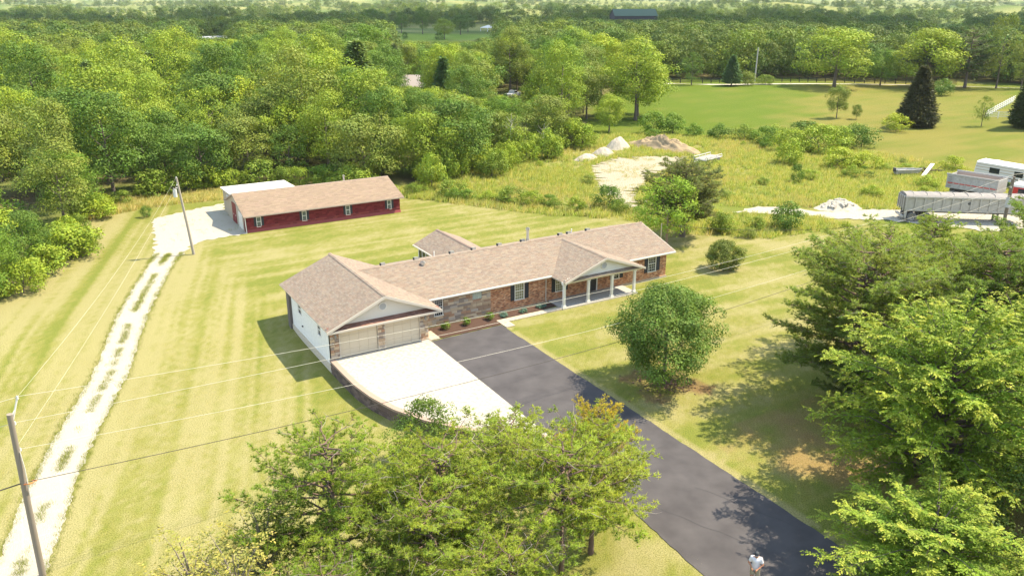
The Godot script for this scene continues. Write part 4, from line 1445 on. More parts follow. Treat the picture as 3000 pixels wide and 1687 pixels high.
# one tree from a kind: root > trunk, crown
func plant(called: String, kind: String, variant: int, tint: int, x: float, z: float, h: float, wide := 1.0, turn := 0.0) -> Node3D:
	var parts: Array = kinds[kind][variant % kinds[kind].size()]
	var o := Node3D.new()
	o.name = numbered(called)
	add_child(o)
	o.position = on_land(x, z)
	o.rotation.y = turn
	var k: float = h / parts[2]
	o.scale = Vector3(k * wide, k, k * wide)
	put("trunk", parts[0], tinted("bark", 0.95), o)
	put("crown", parts[1], leaf_tint(tint), o)
	return o


func later(o: Node3D, look: String, where: String, category: String, group: String) -> void:
	waiting_labels.append([o, look, where, category, group])


const ORDINALS := ["leftmost", "second from left", "third from left", "fourth from left", "fifth from left", "sixth from left", "seventh from left", "eighth from left", "ninth from left", "tenth from left", "eleventh from left", "twelfth from left", "thirteenth from left", "fourteenth from left", "fifteenth from left", "sixteenth from left", "seventeenth from left", "eighteenth from left", "nineteenth from left", "twentieth from left", "twenty-first from left", "twenty-second from left", "twenty-third from left", "twenty-fourth from left", "twenty-fifth from left", "twenty-sixth from left", "twenty-seventh from left", "twenty-eighth from left", "twenty-ninth from left", "thirtieth from left"]


func bearing(p: Vector3) -> float:
	return atan2((p - EYE).dot(Vector3(0.859, 0, 0.512)), (p - EYE).dot(Vector3(0.512, 0, -0.859)))


func give_labels() -> void:  # look and place first; where several share both, their order from the left
	var sets := {}
	for e in waiting_labels:
		var key: String = e[1] + "|" + e[2]
		if not sets.has(key): sets[key] = []
		sets[key].append(e)
	for key in sets:
		var list: Array = sets[key]
		list.sort_custom(func(a, b): return bearing(a[0].position) < bearing(b[0].position))
		for i in list.size():
			var e: Array = list[i]
			var text: String = e[1] + " " + e[2]
			if list.size() > 1:
				text += ", " + ("rightmost" if i == list.size() - 1 else ORDINALS[mini(i, ORDINALS.size() - 1)])
			tag(e[0], text, e[3], e[4])


# ---------------------------------------------------------------- trees of the near ground
func built_tree(called: String, label: String, x: float, z: float, wood: Shape, leaves: Shape, tint: int, turn := 0.0, group := "", category := "tree") -> Node3D:
	var o := thing(called, label, category, on_land(x, z), turn, group)
	put("trunk", wood, tinted("bark", 0.95), o)
	put("crown", leaves, leaf_tint(tint), o)
	return o


func pine_copy(o: Node3D, label: String, x: float, z: float, turn: float, k: Vector3, tint: int) -> void:
	var c: Node3D = o.duplicate()
	c.name = numbered("pine_tree")
	add_child(c)
	c.position = on_land(x, z)
	c.rotation.y = turn
	c.scale = k
	c.get_node("crown").material_override = needle_tint(tint)
	tag(c, label, "tree", "scrub pines round the driveway")


func needle_tint(k: int) -> StandardMaterial3D:
	var tints := [Color(1, 1, 1), Color(0.66, 0.76, 0.75), Color(1.75, 1.12, 0.9), Color(0.8, 0.88, 0.8)]
	return tinted("needles %d" % k, 0.6, 0.95, tints[k])


func build_hero_trees() -> void:
	# scrub pines at the bottom of the picture
	var needle := Color(0.28, 0.36, 0.05)
	var protos := []
	for i in 3:
		var w := trunk_shape(300 + i, 7.6, 0.17, Color(0.13, 0.09, 0.065), 2, 0.8, 0.5)
		var c := pine_crown(w, 310 + i, 3.6, [5.0, 2.2, 2.2][i], 8.6, [42, 64, 68][i], needle, 0.18, 0.7, 0.085, 10)
		var o := thing("pine_tree", "", "tree", Vector3.ZERO, 0.0, "scrub pines round the driveway")
		put("trunk", w, tinted("bark", 0.95), o)
		put("crown", c, needle_tint(0), o)
		protos.append(o)
	var set_first := func(o: Node3D, label: String, x: float, z: float, turn: float, k: Vector3, tint: int) -> void:
		o.position = on_land(x, z); o.rotation.y = turn; o.scale = k
		o.get_node("crown").material_override = needle_tint(tint)
		o.set_meta("label", label)
	set_first.call(protos[0], "light green scrub pine with bare dark trunk, nearest left of the driveway bottom", -8.3, 31.2, 0.4, Vector3(1.05, 1.0, 1.05), 0)
	set_first.call(protos[1], "leftmost scrub pine of the clump, its boughs over the striped lawn", -16.6, 25.4, 2.0, Vector3(1.1, 1.0, 1.1), 3)
	set_first.call(protos[2], "scrub pine in the middle of the clump before the retaining wall", -12.4, 27.6, 1.1, Vector3(1.0, 0.95, 1.0), 0)
	pine_copy(protos[2], "scrub pine with grey bare twigs right below the concrete pad", -7.0, 24.6, 3.9, Vector3(0.8, 0.72, 0.8), 0)
	pine_copy(protos[1], "yellowing rusty-topped scrub pine at the left edge of the driveway", -3.9, 27.6, 5.0, Vector3(0.55, 0.8, 0.55), 2)
	pine_copy(protos[2], "scrub pine low at the bottom edge left of the bare trunk", -13.2, 33.0, 4.2, Vector3(0.95, 0.75, 0.95), 0)
	pine_copy(protos[1], "scrub pine in the bottom left corner of the clump beside thin yellow saplings", -18.6, 30.6, 0.9, Vector3(0.85, 0.7, 0.85), 3)
	pine_copy(protos[2], "scrub pine whose boughs reach over the driveway edge", -5.2, 29.2, 2.6, Vector3(0.75, 0.85, 0.75), 0)
	pine_copy(protos[1], "scrub pine at the bottom edge in the middle of the clump", -14.0, 30.0, 3.1, Vector3(0.95, 0.86, 0.95), 0)
	pine_copy(protos[2], "lowest scrub pine at the bottom edge just left of the bare trunk", -12.4, 33.6, 0.7, Vector3(0.85, 0.76, 0.85), 0)
	# scrub pines right of the driveway: older, broader, in flat tiers
	var old := []
	for k in 2:
		var w := trunk_shape(320 + k, 9.4, 0.2, Color(0.12, 0.09, 0.07), 3, 1.2, 0.6)
		var c := pine_crown(w, 322 + k, 5.4, 2.6, 10.6, 92, Color(0.2, 0.27, 0.05), 0.23, 0.8, 0.115, 9, 0.45)
		var o := thing("pine_tree", "", "tree", Vector3.ZERO, 0.0, "scrub pines round the driveway")
		put("trunk", w, tinted("bark", 0.95), o)
		put("crown", c, needle_tint(0), o)
		old.append(o)
	set_first.call(old[0], "large dark scrub pine at the right lawn edge, its lower boughs bare", 17.9, 25.8, 1.6, Vector3(1.06, 1.02, 1.06), 0)
	set_first.call(old[1], "dark scrub pine behind the large one, towards the round clipped bush", 25.5, 21.8, 0.3, Vector3(1.05, 0.9, 1.05), 0)
	pine_copy(old[0], "dark scrub pine further right behind the bright leafy tree", 27.0, 29.0, 3.3, Vector3(1.0, 0.98, 1.0), 3)
	pine_copy(old[1], "scrub pine filling the gap between the dark pines", 34.0, 27.0, 2.2, Vector3(1.0, 0.9, 1.0), 0)
	pine_copy(old[0], "scrub pine at the right frame edge under the power pole", 45.0, 24.0, 5.4, Vector3(1.05, 0.93, 1.05), 3)
	pine_copy(old[1], "low spreading pine thicket under the large dark scrub pine", 16.2, 28.4, 2.9, Vector3(0.62, 0.42, 0.62), 1)
	pine_copy(protos[1], "scrub pine before the silver trailer wheels", 40.8, 20.2, 4.4, Vector3(0.9, 0.72, 0.9), 1)
	pine_copy(protos[2], "small scrub pine with thin top in front of the trailer", 45.5, 13.0, 0.2, Vector3(0.8, 0.72, 0.8), 3)

	# the bright leafy trees on the right
	var leafg := Color(0.17, 0.26, 0.026)
	var tipg := Color(0.42, 0.43, 0.06)
	var w2 := trunk_shape(330, 8.5, 0.24, BARK, 3, 1.2)
	var c2 := spray_crown(w2, 331, 5.6, 2.0, 11.0, 150, 0.165, leafg, tipg, 0.2, 17)
	var big := built_tree("leafy_tree", "big bright green leafy tree with pale new tips right of the driveway", 11.6, 35.4, w2, c2, 0)
	var w3 := trunk_shape(332, 7.0, 0.22, BARK, 3, 1.2)
	var c3 := spray_crown(w3, 333, 4.3, 1.2, 9.6, 100, 0.165, leafg, tipg, 0.2, 16)
	var small := built_tree("leafy_tree", "bright leafy tree behind the big one at the right frame edge", 20.0, 34.8, w3, c3, 0)
	var dup: Node3D = small.duplicate()
	dup.name = numbered("leafy_tree"); add_child(dup)
	dup.position = on_land(5.0, 39.7); dup.rotation.y = 2.2; dup.scale = Vector3(0.95, 0.54, 0.95)
	tag(dup, "low bright leafy tree at the bottom edge beside the person", "tree")
	var w4 := trunk_shape(334, 4.0, 0.15, BARK, 4, 1.2)
	var c4 := clump_crown(335, 4.0, 0.2, 6.0, 70, 1.0, 170, 0.17, Color(0.075, 0.12, 0.02), 0.4)
	built_tree("understorey_tree", "dark green thicket tree below the big bright leafy tree", 11.0, 41.6, w4, c4, 0)
	var dup2: Node3D = big.duplicate()
	dup2.name = numbered("leafy_tree"); add_child(dup2)
	dup2.position = on_land(18.6, 41.5); dup2.rotation.y = 4.4; dup2.scale = Vector3(0.9, 0.75, 0.9)
	tag(dup2, "bright leafy tree in the bottom right corner", "tree")

	# round pear on the lawn
	var w5 := trunk_shape(340, 4.6, 0.17, Color(0.17, 0.14, 0.12), 9, 1.9, 0.08)
	var c5 := clump_crown(341, 3.72, 1.05, 7.0, 190, 0.82, 240, 0.15, Color(0.125, 0.2, 0.034), 0.4)
	built_tree("pear_tree", "round dark green ornamental tree alone on the front lawn", 9.5, 17.4, w5, c5, 0)
	var mm := Shape.new()
	# dark leafy bush by the retaining wall
	var w6 := trunk_shape(342, 2.0, 0.07, BARK, 6, 1.0)
	var c6 := clump_crown(343, 1.75, 0.1, 3.9, 60, 0.6, 130, 0.13, Color(0.12, 0.19, 0.03), 0.35)
	built_tree("leafy_bush", "dark glossy leafy bush at the end of the retaining wall", -8.1, 16.4, w6, c6, 0, 0.0, "", "bush")
	# thin pale saplings at the bottom left
	for q in [[-19.6, 25.4, 6.0, 350, "thin yellowish willowy sapling left of the scrub pines"], [-22.6, 25.6, 5.4, 351, "pale sparse sapling nearest the gravel track at the bottom edge"], [-21.2, 27.6, 6.2, 352, "willowy sapling at the bottom edge between pine and pale sapling"]]:
		var ws := trunk_shape(q[3], q[2] * 0.85, 0.06, Color(0.2, 0.17, 0.13), 5, 0.8, 0.7)
		var cs := spray_crown(ws, int(q[3]) + 10, 2.1, 1.0, q[2], 44, 0.16, Color(0.26, 0.26, 0.06), Color(0.42, 0.36, 0.1), 0.32, 8, 0.5)
		built_tree("sapling", q[4], q[0], q[1], ws, cs, 0, 0.0, "thin saplings by the pines")


# ---------------------------------------------------------------- single trees and bushes further out
func build_lawn_trees() -> void:
	make_kinds()
	# behind the right end of the house
	var w := trunk_shape(400, 4.5, 0.16, Color(0.3, 0.22, 0.16), 8, 1.8, 0.2)
	var c := clump_crown(401, 3.0, 1.5, 7.6, 90, 0.85, 110, 0.19, Color(0.26, 0.38, 0.04), 0.42, 0.4)
	built_tree("maple_tree", "bright green open maple at the right end of the house", 31.4, -7.6, w, c, 0)
	var w2 := trunk_shape(402, 7.0, 0.3, BARK, 3, 1.4)
	var c2 := pine_crown(w2, 403, 4.9, 1.8, 8.4, 80, Color(0.15, 0.185, 0.06), 0.3, 0.6, 0.16, 8)
	var pine := built_tree("pine_tree", "dark spreading pine behind the bright maple", 35.4, -9.6, w2, c2, 0, 0.0, "")
	pine.get_node("crown").material_override = needle_tint(0)
	var wc := trunk_shape(404, 1.0, 0.08, BARK, 4, 0.5)
	var cc := clump_crown(405, 1.55, 0.05, 3.0, 95, 0.5, 150, 0.14, Color(0.16, 0.2, 0.038), 0.4)
	built_tree("round_bush", "round clipped bush alone on the right lawn", 31.0, 1.2, wc, cc, 0, 0.0, "", "bush")
	var list := [
		["bush", 0, 2, -14.2, -48.9, 1.5, 0.75, "small_bush", "small mushroom-shaped clipped bush beside the gravel yard"],
		["bush", 1, 0, -21.6, -36.8, 2.0, 1.0, "bush", "round green bush on the left lawn edge before the wood"],
		["bush", 1, 2, 36.6, -24.6, 2.8, 1.0, "bush", "dark round bush in the meadow beside the pale clearing mouth"],
		["bush", 2, 2, 47.8, -6.0, 3.2, 0.95, "bush", "dark upright bush at the meadow edge before the truck road"],
		["bush", 0, 5, 79.6, -67.4, 4.6, 0.95, "bush", "dark rounded bush at the far meadow corner, left one of the pair"],
		["bush", 2, 5, 83.0, -65.4, 4.0, 1.0, "bush", "dark rounded bush at the far meadow corner, right one of the pair"],
		["tall", 1, 3, 88.0, -83.0, 17.0, 1.25, "willow_tree", "tall light green weeping tree at the wood corner by the far lawn"],
		["round", 2, 1, 92.5, -88.0, 14.0, 1.2, "willow_tree", "light green tree just behind the tall weeping tree"],
		["round", 0, 3, 73.0, -72.5, 7.4, 1.0, "bush_tree", "yellow green small tree at the wood edge above the stony clearing"],
		["round", 0, 3, 180.5, -106.3, 16.8, 1.45, "willow_tree", "big spreading light green tree on the lane, in the middle of the far lawn"],
		["round", 1, 5, 196.5, -102.7, 10.5, 1.1, "maple_tree", "dark round tree between the two big light green trees on the lane"],
		["round", 3, 3, 201.0, -91.0, 16.6, 1.35, "willow_tree", "big light green round-topped tree behind the dark red cedar"],
		["cedar", 0, 4, 131.6, -46.8, 11.6, 1.2, "cedar_tree", "dense dark brownish cedar standing on the far lawn"],
		["scrub", 0, 2, 212.0, -86.0, 17.0, 1.3, "lane_pine", "tall dark pine on the lane right of the big light trees"],
		["scrub", 0, 2, 206.0, -93.5, 14.5, 1.3, "lane_pine", "dark pine close behind the light round-topped lane tree"],
		["loose", 1, 4, 218.0, -80.3, 20.5, 0.75, "cottonwood_tree", "tall thin pale cottonwood at the right end of the lane"],
		["loose", 0, 4, 224.0, -76.5, 15.0, 0.8, "cottonwood_tree", "shorter pale cottonwood at the right frame edge of the lane"],
		["cedar", 0, 5, 149.2, -33.4, 15.0, 0.95, "cedar_tree", "tall dark evergreen at the right frame edge beside the white fence"],
		["cedar", 0, 5, 163.0, -38.0, 16.0, 0.95, "cedar_tree", "second dark evergreen behind the white fence at the right edge"],
		["round", 0, 4, 127.8, -63.2, 7.2, 0.78, "lawn_tree", "small round-headed tree in the middle of the far lawn"],
		["round", 1, 4, 129.9, -59.8, 3.2, 0.8, "lawn_tree", "tiny round-headed sapling beside the small lawn tree"],
		["loose", 1, 0, 143.0, -39.9, 6.2, 0.8, "apple_tree", "small open-branched tree left of the white fence"],
		["loose", 0, 2, 149.1, -132.3, 9.6, 0.95, "lane_tree", "dark loose tree on the near side of the lane, left end"],
		["cone", 1, 2, 157.6, -124.5, 8.6, 1.4, "lane_tree", "dark broad cone-shaped tree on the near side of the lane"],
		["bush", 0, 4, 163.0, -123.0, 4.4, 1.0, "bush", "grey green bush beside the cone-shaped lane tree"],
		["bush", 1, 0, 169.8, -122.7, 2.9, 1.35, "bush", "wide low bush on the lane left of the big spreading tree"],
		["bush", 2, 2, 188.0, -77.6, 4.4, 1.1, "bush", "dense round bush right behind the dark cedar"],
		["bush", 0, 6, 122.5, -44.9, 3.7, 1.1, "bush", "brownish sprawling bush left of the dark cedar"],
		["bush", 1, 3, 90.0, -36.5, 4.8, 1.15, "bush", "largest yellow green bush in the meadow"],
		["bush", 0, 3, 86.5, -39.0, 4.4, 1.0, "bush", "yellow green bush just left of the largest meadow bush"],
		["bush", 2, 3, 77.5, -31.9, 4.2, 0.85, "bush", "upright yellow green bush on the meadow side nearest the clearing"],
		["bush", 1, 6, 82.1, -26.4, 3.2, 1.25, "bush", "low golden bush in front of the largest meadow bush"],
		["bush", 0, 6, 84.6, -23.5, 2.8, 1.2, "bush", "golden bush right end of the meadow bush group"],
		["bush", 2, 1, 96.0, -37.0, 4.0, 1.0, "bush", "pale green bush behind the meadow bush group"],
		["bush", 0, 2, 101.0, -36.5, 4.2, 1.0, "bush", "dull dark bush at the right back of the meadow bush group"],
		["bush", 1, 2, 68.1, -22.2, 2.7, 0.5, "bush", "thin dark columnar bush in front of the meadow group"],
		["bush", 1, 6, 95.3, -15.8, 2.3, 1.1, "bush", "yellow bush behind the red striped trailer"],
	]
	for x in [[86.0, -56.0, 2.9, 2], [89.0, -52.5, 3.0, 0], [88.6, -47.5, 3.3, 5], [93.5, -49.5, 3.0, 1], [97.0, -45.5, 3.8, 2], [100.0, -42.0, 3.2, 1], [83.6, -60.0, 2.6, 5], [104.0, -40.5, 3.6, 0]]:
		var b := plant("hedge_bush", "bush", int(absf(x[0])) % 3, x[3], x[0], x[1], x[2], 1.05, x[0])
		later(b, TINT_WORDS[x[3]] + " hedge bush", "in the row between meadow and far lawn", "bush", "bushes between meadow and far lawn")
	var r := RandomNumberGenerator.new()
	r.seed = 99
	var n := 0
	while n < 34:
		var p := Vector2(r.randf_range(30, 108), r.randf_range(-66, 8))
		if not inside(p, meadow_area) or inside(p, bare_area) or absf((p.y + 2.1) - (p.x - 62.8) * 0.74) < 7.0 or (p.x > 45.0 and p.x < 68.0 and p.y > -19.0):
			continue
		if p.distance_to(Vector2(60, -54)) < 11.0 or p.distance_to(Vector2(70, -50)) < 11.0:
			continue
		var tint: int = [0, 1, 3, 4, 5, 1][r.randi() % 6]
		var b := plant("meadow_shrub", "bush", r.randi() % 3, tint, p.x, p.y, r.randf_range(0.8, 2.0), r.randf_range(0.9, 1.5), r.randf() * TAU)
		later(b, TINT_WORDS[tint] + " low shrub", "scattered in the tall meadow grass", "shrub", "low shrubs in the meadow")
		n += 1
	for e in list:
		var o := plant(e[7], e[0], e[1], e[2], e[3], e[4], e[5], e[6], e[3] * 1.7)
		tag(o, e[8], "bush" if e[0] == "bush" else "tree")


# ---------------------------------------------------------------- the woods
const SIGHTS := [[59.0, -135.0, 4.2, 1.6], [86.5, -132.2, 0.8, 3.5], [66.5, -397.0, 5.0, 6.0], [192.0, -400.0, 0.0, 22.0], [215.0, -430.0, 0.0, 30.0], [520.0, -622.0, 3.0, 26.0]]  # x, z, height that stays in view over nearer tree tops, half width


func lowered(x: float, z: float, h: float, crown: float) -> float:
	for s in SIGHTS:
		var to := Vector2(s[0] - EYE.x, s[1] - EYE.z)
		var me := Vector2(x - EYE.x, z - EYE.z)
		var along := me.dot(to.normalized())
		var off := absf(me.cross(to.normalized()))
		if along < to.length() and along > 0.0:
			var k := along / to.length()
			if off < crown + s[3] * k:
				h = minf(h, lerpf(EYE.y, s[2], k) - land(x, z))
	return h


func wood_place(x: float, z: float, d: float) -> String:
	var depth := "in front wood" if d < 118.0 else ("in mid wood" if d < 160.0 else "in deep wood")
	if x > 105.0: return "in the tree wall behind the lane"
	if x > 62.0: return depth + " left of the far lawn"
	if x > 40.0: return depth + " above the stony clearing"
	if x > 18.0: return depth + " right of red shed"
	if x > 4.0: return depth + " behind red shed"
	if x > -8.0: return depth + " behind the lean-to"
	if x > -18.0: return depth + " behind the gravel yard"
	if x > -26.0: return depth + " behind the mushroom bush"
	return depth + " at the left frame edge"


func build_woods() -> void:
	var r := RandomNumberGenerator.new()
	r.seed = 2024
	var near := []
	var z := 4.0
	var row := 0
	while z > -215.0:
		var x := -62.0 + (3.7 if row % 2 else 0.0)
		while x < 262.0:
			var p := Vector2(x + r.randf_range(-2.4, 2.4), z + r.randf_range(-2.2, 2.2))
			x += 7.4
			if not inside(p, woods_area):
				continue
			var b := bearing(Vector3(p.x, 0, p.y))
			if b < -0.66 or b > 0.62:
				continue
			var skip := false
			for s in [[62.0, -137.0, 7.0], [87.0, -133.0, 6.5], [82.0, -126.0, 4.0]]:
				skip = skip or p.distance_to(Vector2(s[0], s[1])) < s[2]
			if not skip:
				near.append(p)
		z -= 6.4
		row += 1
	near.sort_custom(func(a, b): return a.distance_to(Vector2(EYE.x, EYE.z)) < b.distance_to(Vector2(EYE.x, EYE.z)))
	var far := []
	var count := 0
	for p in near:
		var d: float = p.distance_to(Vector2(EYE.x, EYE.z))
		if count >= 400:
			far.append(p)
			continue
		var species := r.randf()
		var kind := "round"
		var h := r.randf_range(7.5, 12.5)
		var patch := noise_a.get_noise_2d(p.x * 2.2 + 50.0, p.y * 2.2)
		if species < 0.34:
			kind = "tall"; h = r.randf_range(10.5, 17.0)
		elif species < 0.55:
			kind = "loose"; h = r.randf_range(8.0, 12.5)
		elif species < 0.59 and p.x > -15.0:
			kind = "cone"; h = r.randf_range(10.0, 14.0)
		var inner := smooth(84.0, 150.0, d) if p.x < 30.0 else 0.5 + 0.5 * smooth(120.0, 190.0, d)
		h *= lerpf(0.68, 1.12, inner)
		if p.x > 108.0:
			h = r.randf_range(10.0, 17.0)
			patch = -0.2 + r.randf() * 0.3
		if p.x < -30.0 or (p.y > -45.0 and p.x < -20.0):
			h = r.randf_range(4.5, 8.0)
		var tint: int = [0, 0, 1, 1, 2, 3, 4, 4, 5, 5][clampi(int((0.5 + patch * 1.1) * 6.0 + r.randf() * 4.0), 0, 9)]
		if r.randf() < 0.012:
			tint = 6
		if kind == "cone":
			tint = [0, 2, 4][r.randi() % 3]
		var wide := r.randf_range(0.85, 1.22)
		if kind == "tall" and h < 10.0: wide = 1.25
		h = lowered(p.x, p.y, h, 3.6)
		if h < 2.0:
			continue
		if h < 5.0 and kind != "bush":
			kind = "bush"; wide = 1.2
		var name_of: String = {"round": "round_tree", "tall": "tall_tree", "loose": "loose_tree", "cone": "conifer_tree", "bush": "wood_bush"}[kind]
		var o := plant(name_of, kind, r.randi() % 4, tint, p.x, p.y, h, wide, r.randf() * TAU)
		var look: String = TINT_WORDS[tint] + {"round": " round-crowned tree", "tall": " tall tree", "loose": " feathery tree", "cone": " pointed conifer", "bush": " low bush"}[kind]
		later(o, look, wood_place(p.x, p.y, d), "tree" if kind != "bush" else "bush", "trees of the wood behind the shed and yard")
		count += 1
	# the hedge of shrubs along the open edges of the wood
	var edges := [[Vector2(-33, -21), Vector2(-27.2, -27.5), Vector2(-24.2, -32.5), Vector2(-22.0, -44), Vector2(-21.8, -49), Vector2(-18.5, -55), Vector2(-13.5, -59.5)], [Vector2(-13.5, -60.2), Vector2(-3, -60.6), Vector2(8, -56.5), Vector2(15.5, -47), Vector2(20, -41), Vector2(25.4, -34.5), Vector2(30, -28), Vector2(34, -22.5), Vector2(38, -18.5)], [Vector2(38.5, -12.5), Vector2(41, -8), Vector2(45, -5.5)]]
	for k in 3:
		for i in edges[k].size() - 1:
			var a: Vector2 = edges[k][i]
			var b: Vector2 = edges[k][i + 1]
			var n := int(a.distance_to(b) / 1.9)
			for j in n:
				var p := a.lerp(b, (j + r.randf()) / n) + Vector2(r.randf_range(-0.9, 0.9), r.randf_range(-1.4, 0.4))
				var tint: int = [0, 1, 1, 3, 5, 0][r.randi() % 6]
				var h := r.randf_range(1.4, 3.6) if k < 1 else r.randf_range(1.0, 2.4)
				if k == 1 and p.x < 14.0: h = r.randf_range(2.0, 4.2)
				var o := plant("edge_shrub", "bush", r.randi() % 3, tint, p.x, p.y, h, r.randf_range(0.9, 1.35), r.randf() * TAU)
				later(o, TINT_WORDS[tint] + " edge shrub", ["along the wood edge left of the yard", "along the thicket edge behind the back lawn", "on the bank right of the maple"][k], "shrub", "shrubs along the edge of the wood")
	# taller undergrowth thickets between shed and clearing
	for i in 70:
		var p := Vector2(18, -46).lerp(Vector2(58, -66), r.randf()) + Vector2(r.randf_range(-2, 7), r.randf_range(-10, 3.5))
		if inside(p, bare_area) or p.distance_to(Vector2(EYE.x, EYE.z)) < 100.0:
			continue
		var tint: int = [1, 3, 3, 0, 1, 5][r.randi() % 6]
		var o := plant("thicket_shrub", "bush", r.randi() % 3, tint, p.x, p.y, r.randf_range(3.0, 5.5), r.randf_range(0.55, 0.9), r.randf() * TAU)
		later(o, TINT_WORDS[tint] + " upright thicket shrub", "between shed and stony clearing", "shrub", "thicket shrubs below the stony clearing")
	for q in [[222.8, -516.4, 15.0, 1.1, "tall", 2, "dark rounded tree standing left in the green far field"], [235.8, -508.6, 19.0, 1.0, "tall", 2, "tallest dark tree in the middle of the green far field"], [211.4, -424.0, 12.5, 1.2, "round", 1, "light green open tree nearest in the green far field"], [172.0, -468.0, 15.0, 1.1, "tall", 4, "dull tree at the left side of the green far field"], [262.0, -500.0, 14.0, 1.2, "round", 2, "dark round tree right in the green far field"], [204.0, -416.0, 4.5, 1.0, "bush", 2, "small dark bush under the light field tree"], [190.0, -436.0, 4.5, 0.7, "bush", 2, "small dark bush alone in the green far field"], [228.0, -590.0, 16.0, 1.2, "round", 2, "dark tree on the far edge of the green field, left"], [300.0, -560.0, 14.0, 1.2, "round", 2, "dark tree on the far edge of the green field, right"]]:
		tag(plant("field_tree", q[4], 1, q[5], q[0], q[1], q[2], q[3], q[0]), q[6], "bush" if q[4] == "bush" else "tree")
	tag(plant("white_pine", "cone", 0, 0, 29.5, -92.0, 17.0, 1.35, 0.4), "tallest broad pointed pine rising out of the wood behind the red shed", "tree")
	tag(plant("white_pine", "cone", 1, 1, 24.0, -99.0, 15.5, 1.3, 1.9), "pointed pine close behind the tallest one in the wood", "tree")
	give_labels()
	# dead grey snags standing in the thicket
	for q in [[42.0, -58.0, 7.5, "tall bare grey snag in the thicket, left of the pair"], [47.5, -57.0, 5.6, "shorter bare grey snag in the thicket, right of the pair"], [14.5, -66.0, 5.0, "forked bare snag behind the right end of the red shed"], [58.0, -66.0, 6.0, "bare grey-twigged dead tree above the stony clearing"]]:
		var s := trunk_shape(int(q[0] * 7.0), q[2], 0.12, Color(0.36, 0.33, 0.29), 14, 1.3, 0.3)
		var o := put("snag", s, tinted("bark", 0.95))
		o.position = on_land(q[0], q[1])
		tag(o, q[3], "dead tree")
	# the wood beyond, too far to count
	z = -215.0
	while z > -480.0:
		var x := -150.0
		while x < 620.0:
			var p := Vector2(x + r.randf_range(-2.6, 2.6), z + r.randf_range(-2.6, 2.6))
			x += 6.8
			var b := bearing(Vector3(p.x, 0, p.y))
			if b > -0.7 and b < 0.66 and inside(p, woods_area):
				far.append(p)
		z -= 6.4
	woodland("woodland", far, "the rest of the wood running back to the farm fields", r, 9.0, 16.0)
	# belts and copses of trees across the far farmland
	var belts := []
	for i in 26000:
		var d := 300.0 + 3700.0 * pow(r.randf(), 1.8)
		var b := r.randf_range(-0.72, 0.68)
		var p := Vector2(EYE.x, EYE.z) + (Vector2(0.512, -0.859) * cos(b) + Vector2(0.859, 0.512) * sin(b)) * d
		if inside(p, woods_area):
			continue
		if p.x > 150.0 and p.x < 340.0 and p.y < -330.0 and p.y > -640.0:
			continue
		var n := noise_a.get_noise_2d(p.x * 0.55 - 200.0, p.y * 0.55)
		var hedge := absf(noise_a.get_noise_2d(p.x * 0.3 + 700.0, p.y * 0.3))
		if n > 0.2 or hedge < 0.02:
			belts.append(p)
	woodland("tree_belts", belts, "belts and copses of trees across the hazy farmland", r, 9.0, 15.0, true)


func woodland(called: String, spots: Array, label: String, r: RandomNumberGenerator, lo: float, hi: float, coarse := false) -> void:
	var meshes := []
	for i in 3:
		var s := clump_crown(600 + i, 4.2, 0.4, 10.0, 26 if coarse else 40, 1.9 if coarse else 1.6, 34 if coarse else 60, 0.72 if coarse else 0.5, Color(0.125, 0.18, 0.036), 0.5)
		meshes.append(s.mesh())
	var tints := [Color(1, 1, 1), Color(1.2, 1.12, 0.9), Color(0.75, 0.85, 0.85), Color(1.05, 0.98, 1.05), Color(0.85, 1.0, 0.75), Color(1.4, 1.3, 0.8)]
	for i in 3:
		var mm := MultiMesh.new()
		mm.transform_format = MultiMesh.TRANSFORM_3D
		mm.use_colors = true
		mm.mesh = meshes[i]
		var mine := []
		for k in spots.size():
			if k % 3 == i:
				var p: Vector2 = spots[k]
				var h := lowered(p.x, p.y, r.randf_range(lo, hi), 4.0)
				if h > 2.5:
					mine.append([p, h])
		mm.instance_count = mine.size()
		for k in mine.size():
			var p: Vector2 = mine[k][0]
			var s: float = mine[k][1] / 10.0
			mm.set_instance_transform(k, Transform3D(Basis(Vector3.UP, r.randf() * TAU).scaled(Vector3(s, s, s)), on_land(p.x, p.y)))
			mm.set_instance_color(k, tints[r.randi() % 6])
		var o := MultiMeshInstance3D.new()
		o.name = numbered(called)
		o.multimesh = mm
		o.material_override = leaf_tint(0)
		add_child(o)
		tag(o, label, "", "", "stuff")


# ---------------------------------------------------------------- poles and wires
func utility_pole(label: String, foot: Vector3, top: Vector3, r0: float, r1: float, col: Color) -> Node3D:
	var o := thing("utility_pole", label, "pole", foot, 0.0, "wooden utility poles")
	var s := Shape.new()
	var t := top - foot
	s.tint = col
	s.tube([Vector3(0, -0.4, 0), t * 0.35, t * 0.7, t], [r0, lerpf(r0, r1, 0.35), lerpf(r0, r1, 0.7), r1], 10)
	put("shaft", s, tinted("pole wood", 0.95), o)
	return o


func insulator(o: Node3D, at: Vector3) -> void:
	var s := Shape.new()
	s.tube([at + Vector3(0, -0.12, 0), at + Vector3(0, -0.06, 0), at + Vector3(0, -0.02, 0), at + Vector3(0, 0.03, 0), at + Vector3(0, 0.07, 0)], [0.025, 0.07, 0.045, 0.06, 0.02], 8)
	put("insulator", s, plain("insulator", Color(0.6, 0.6, 0.58), 0.3), o)


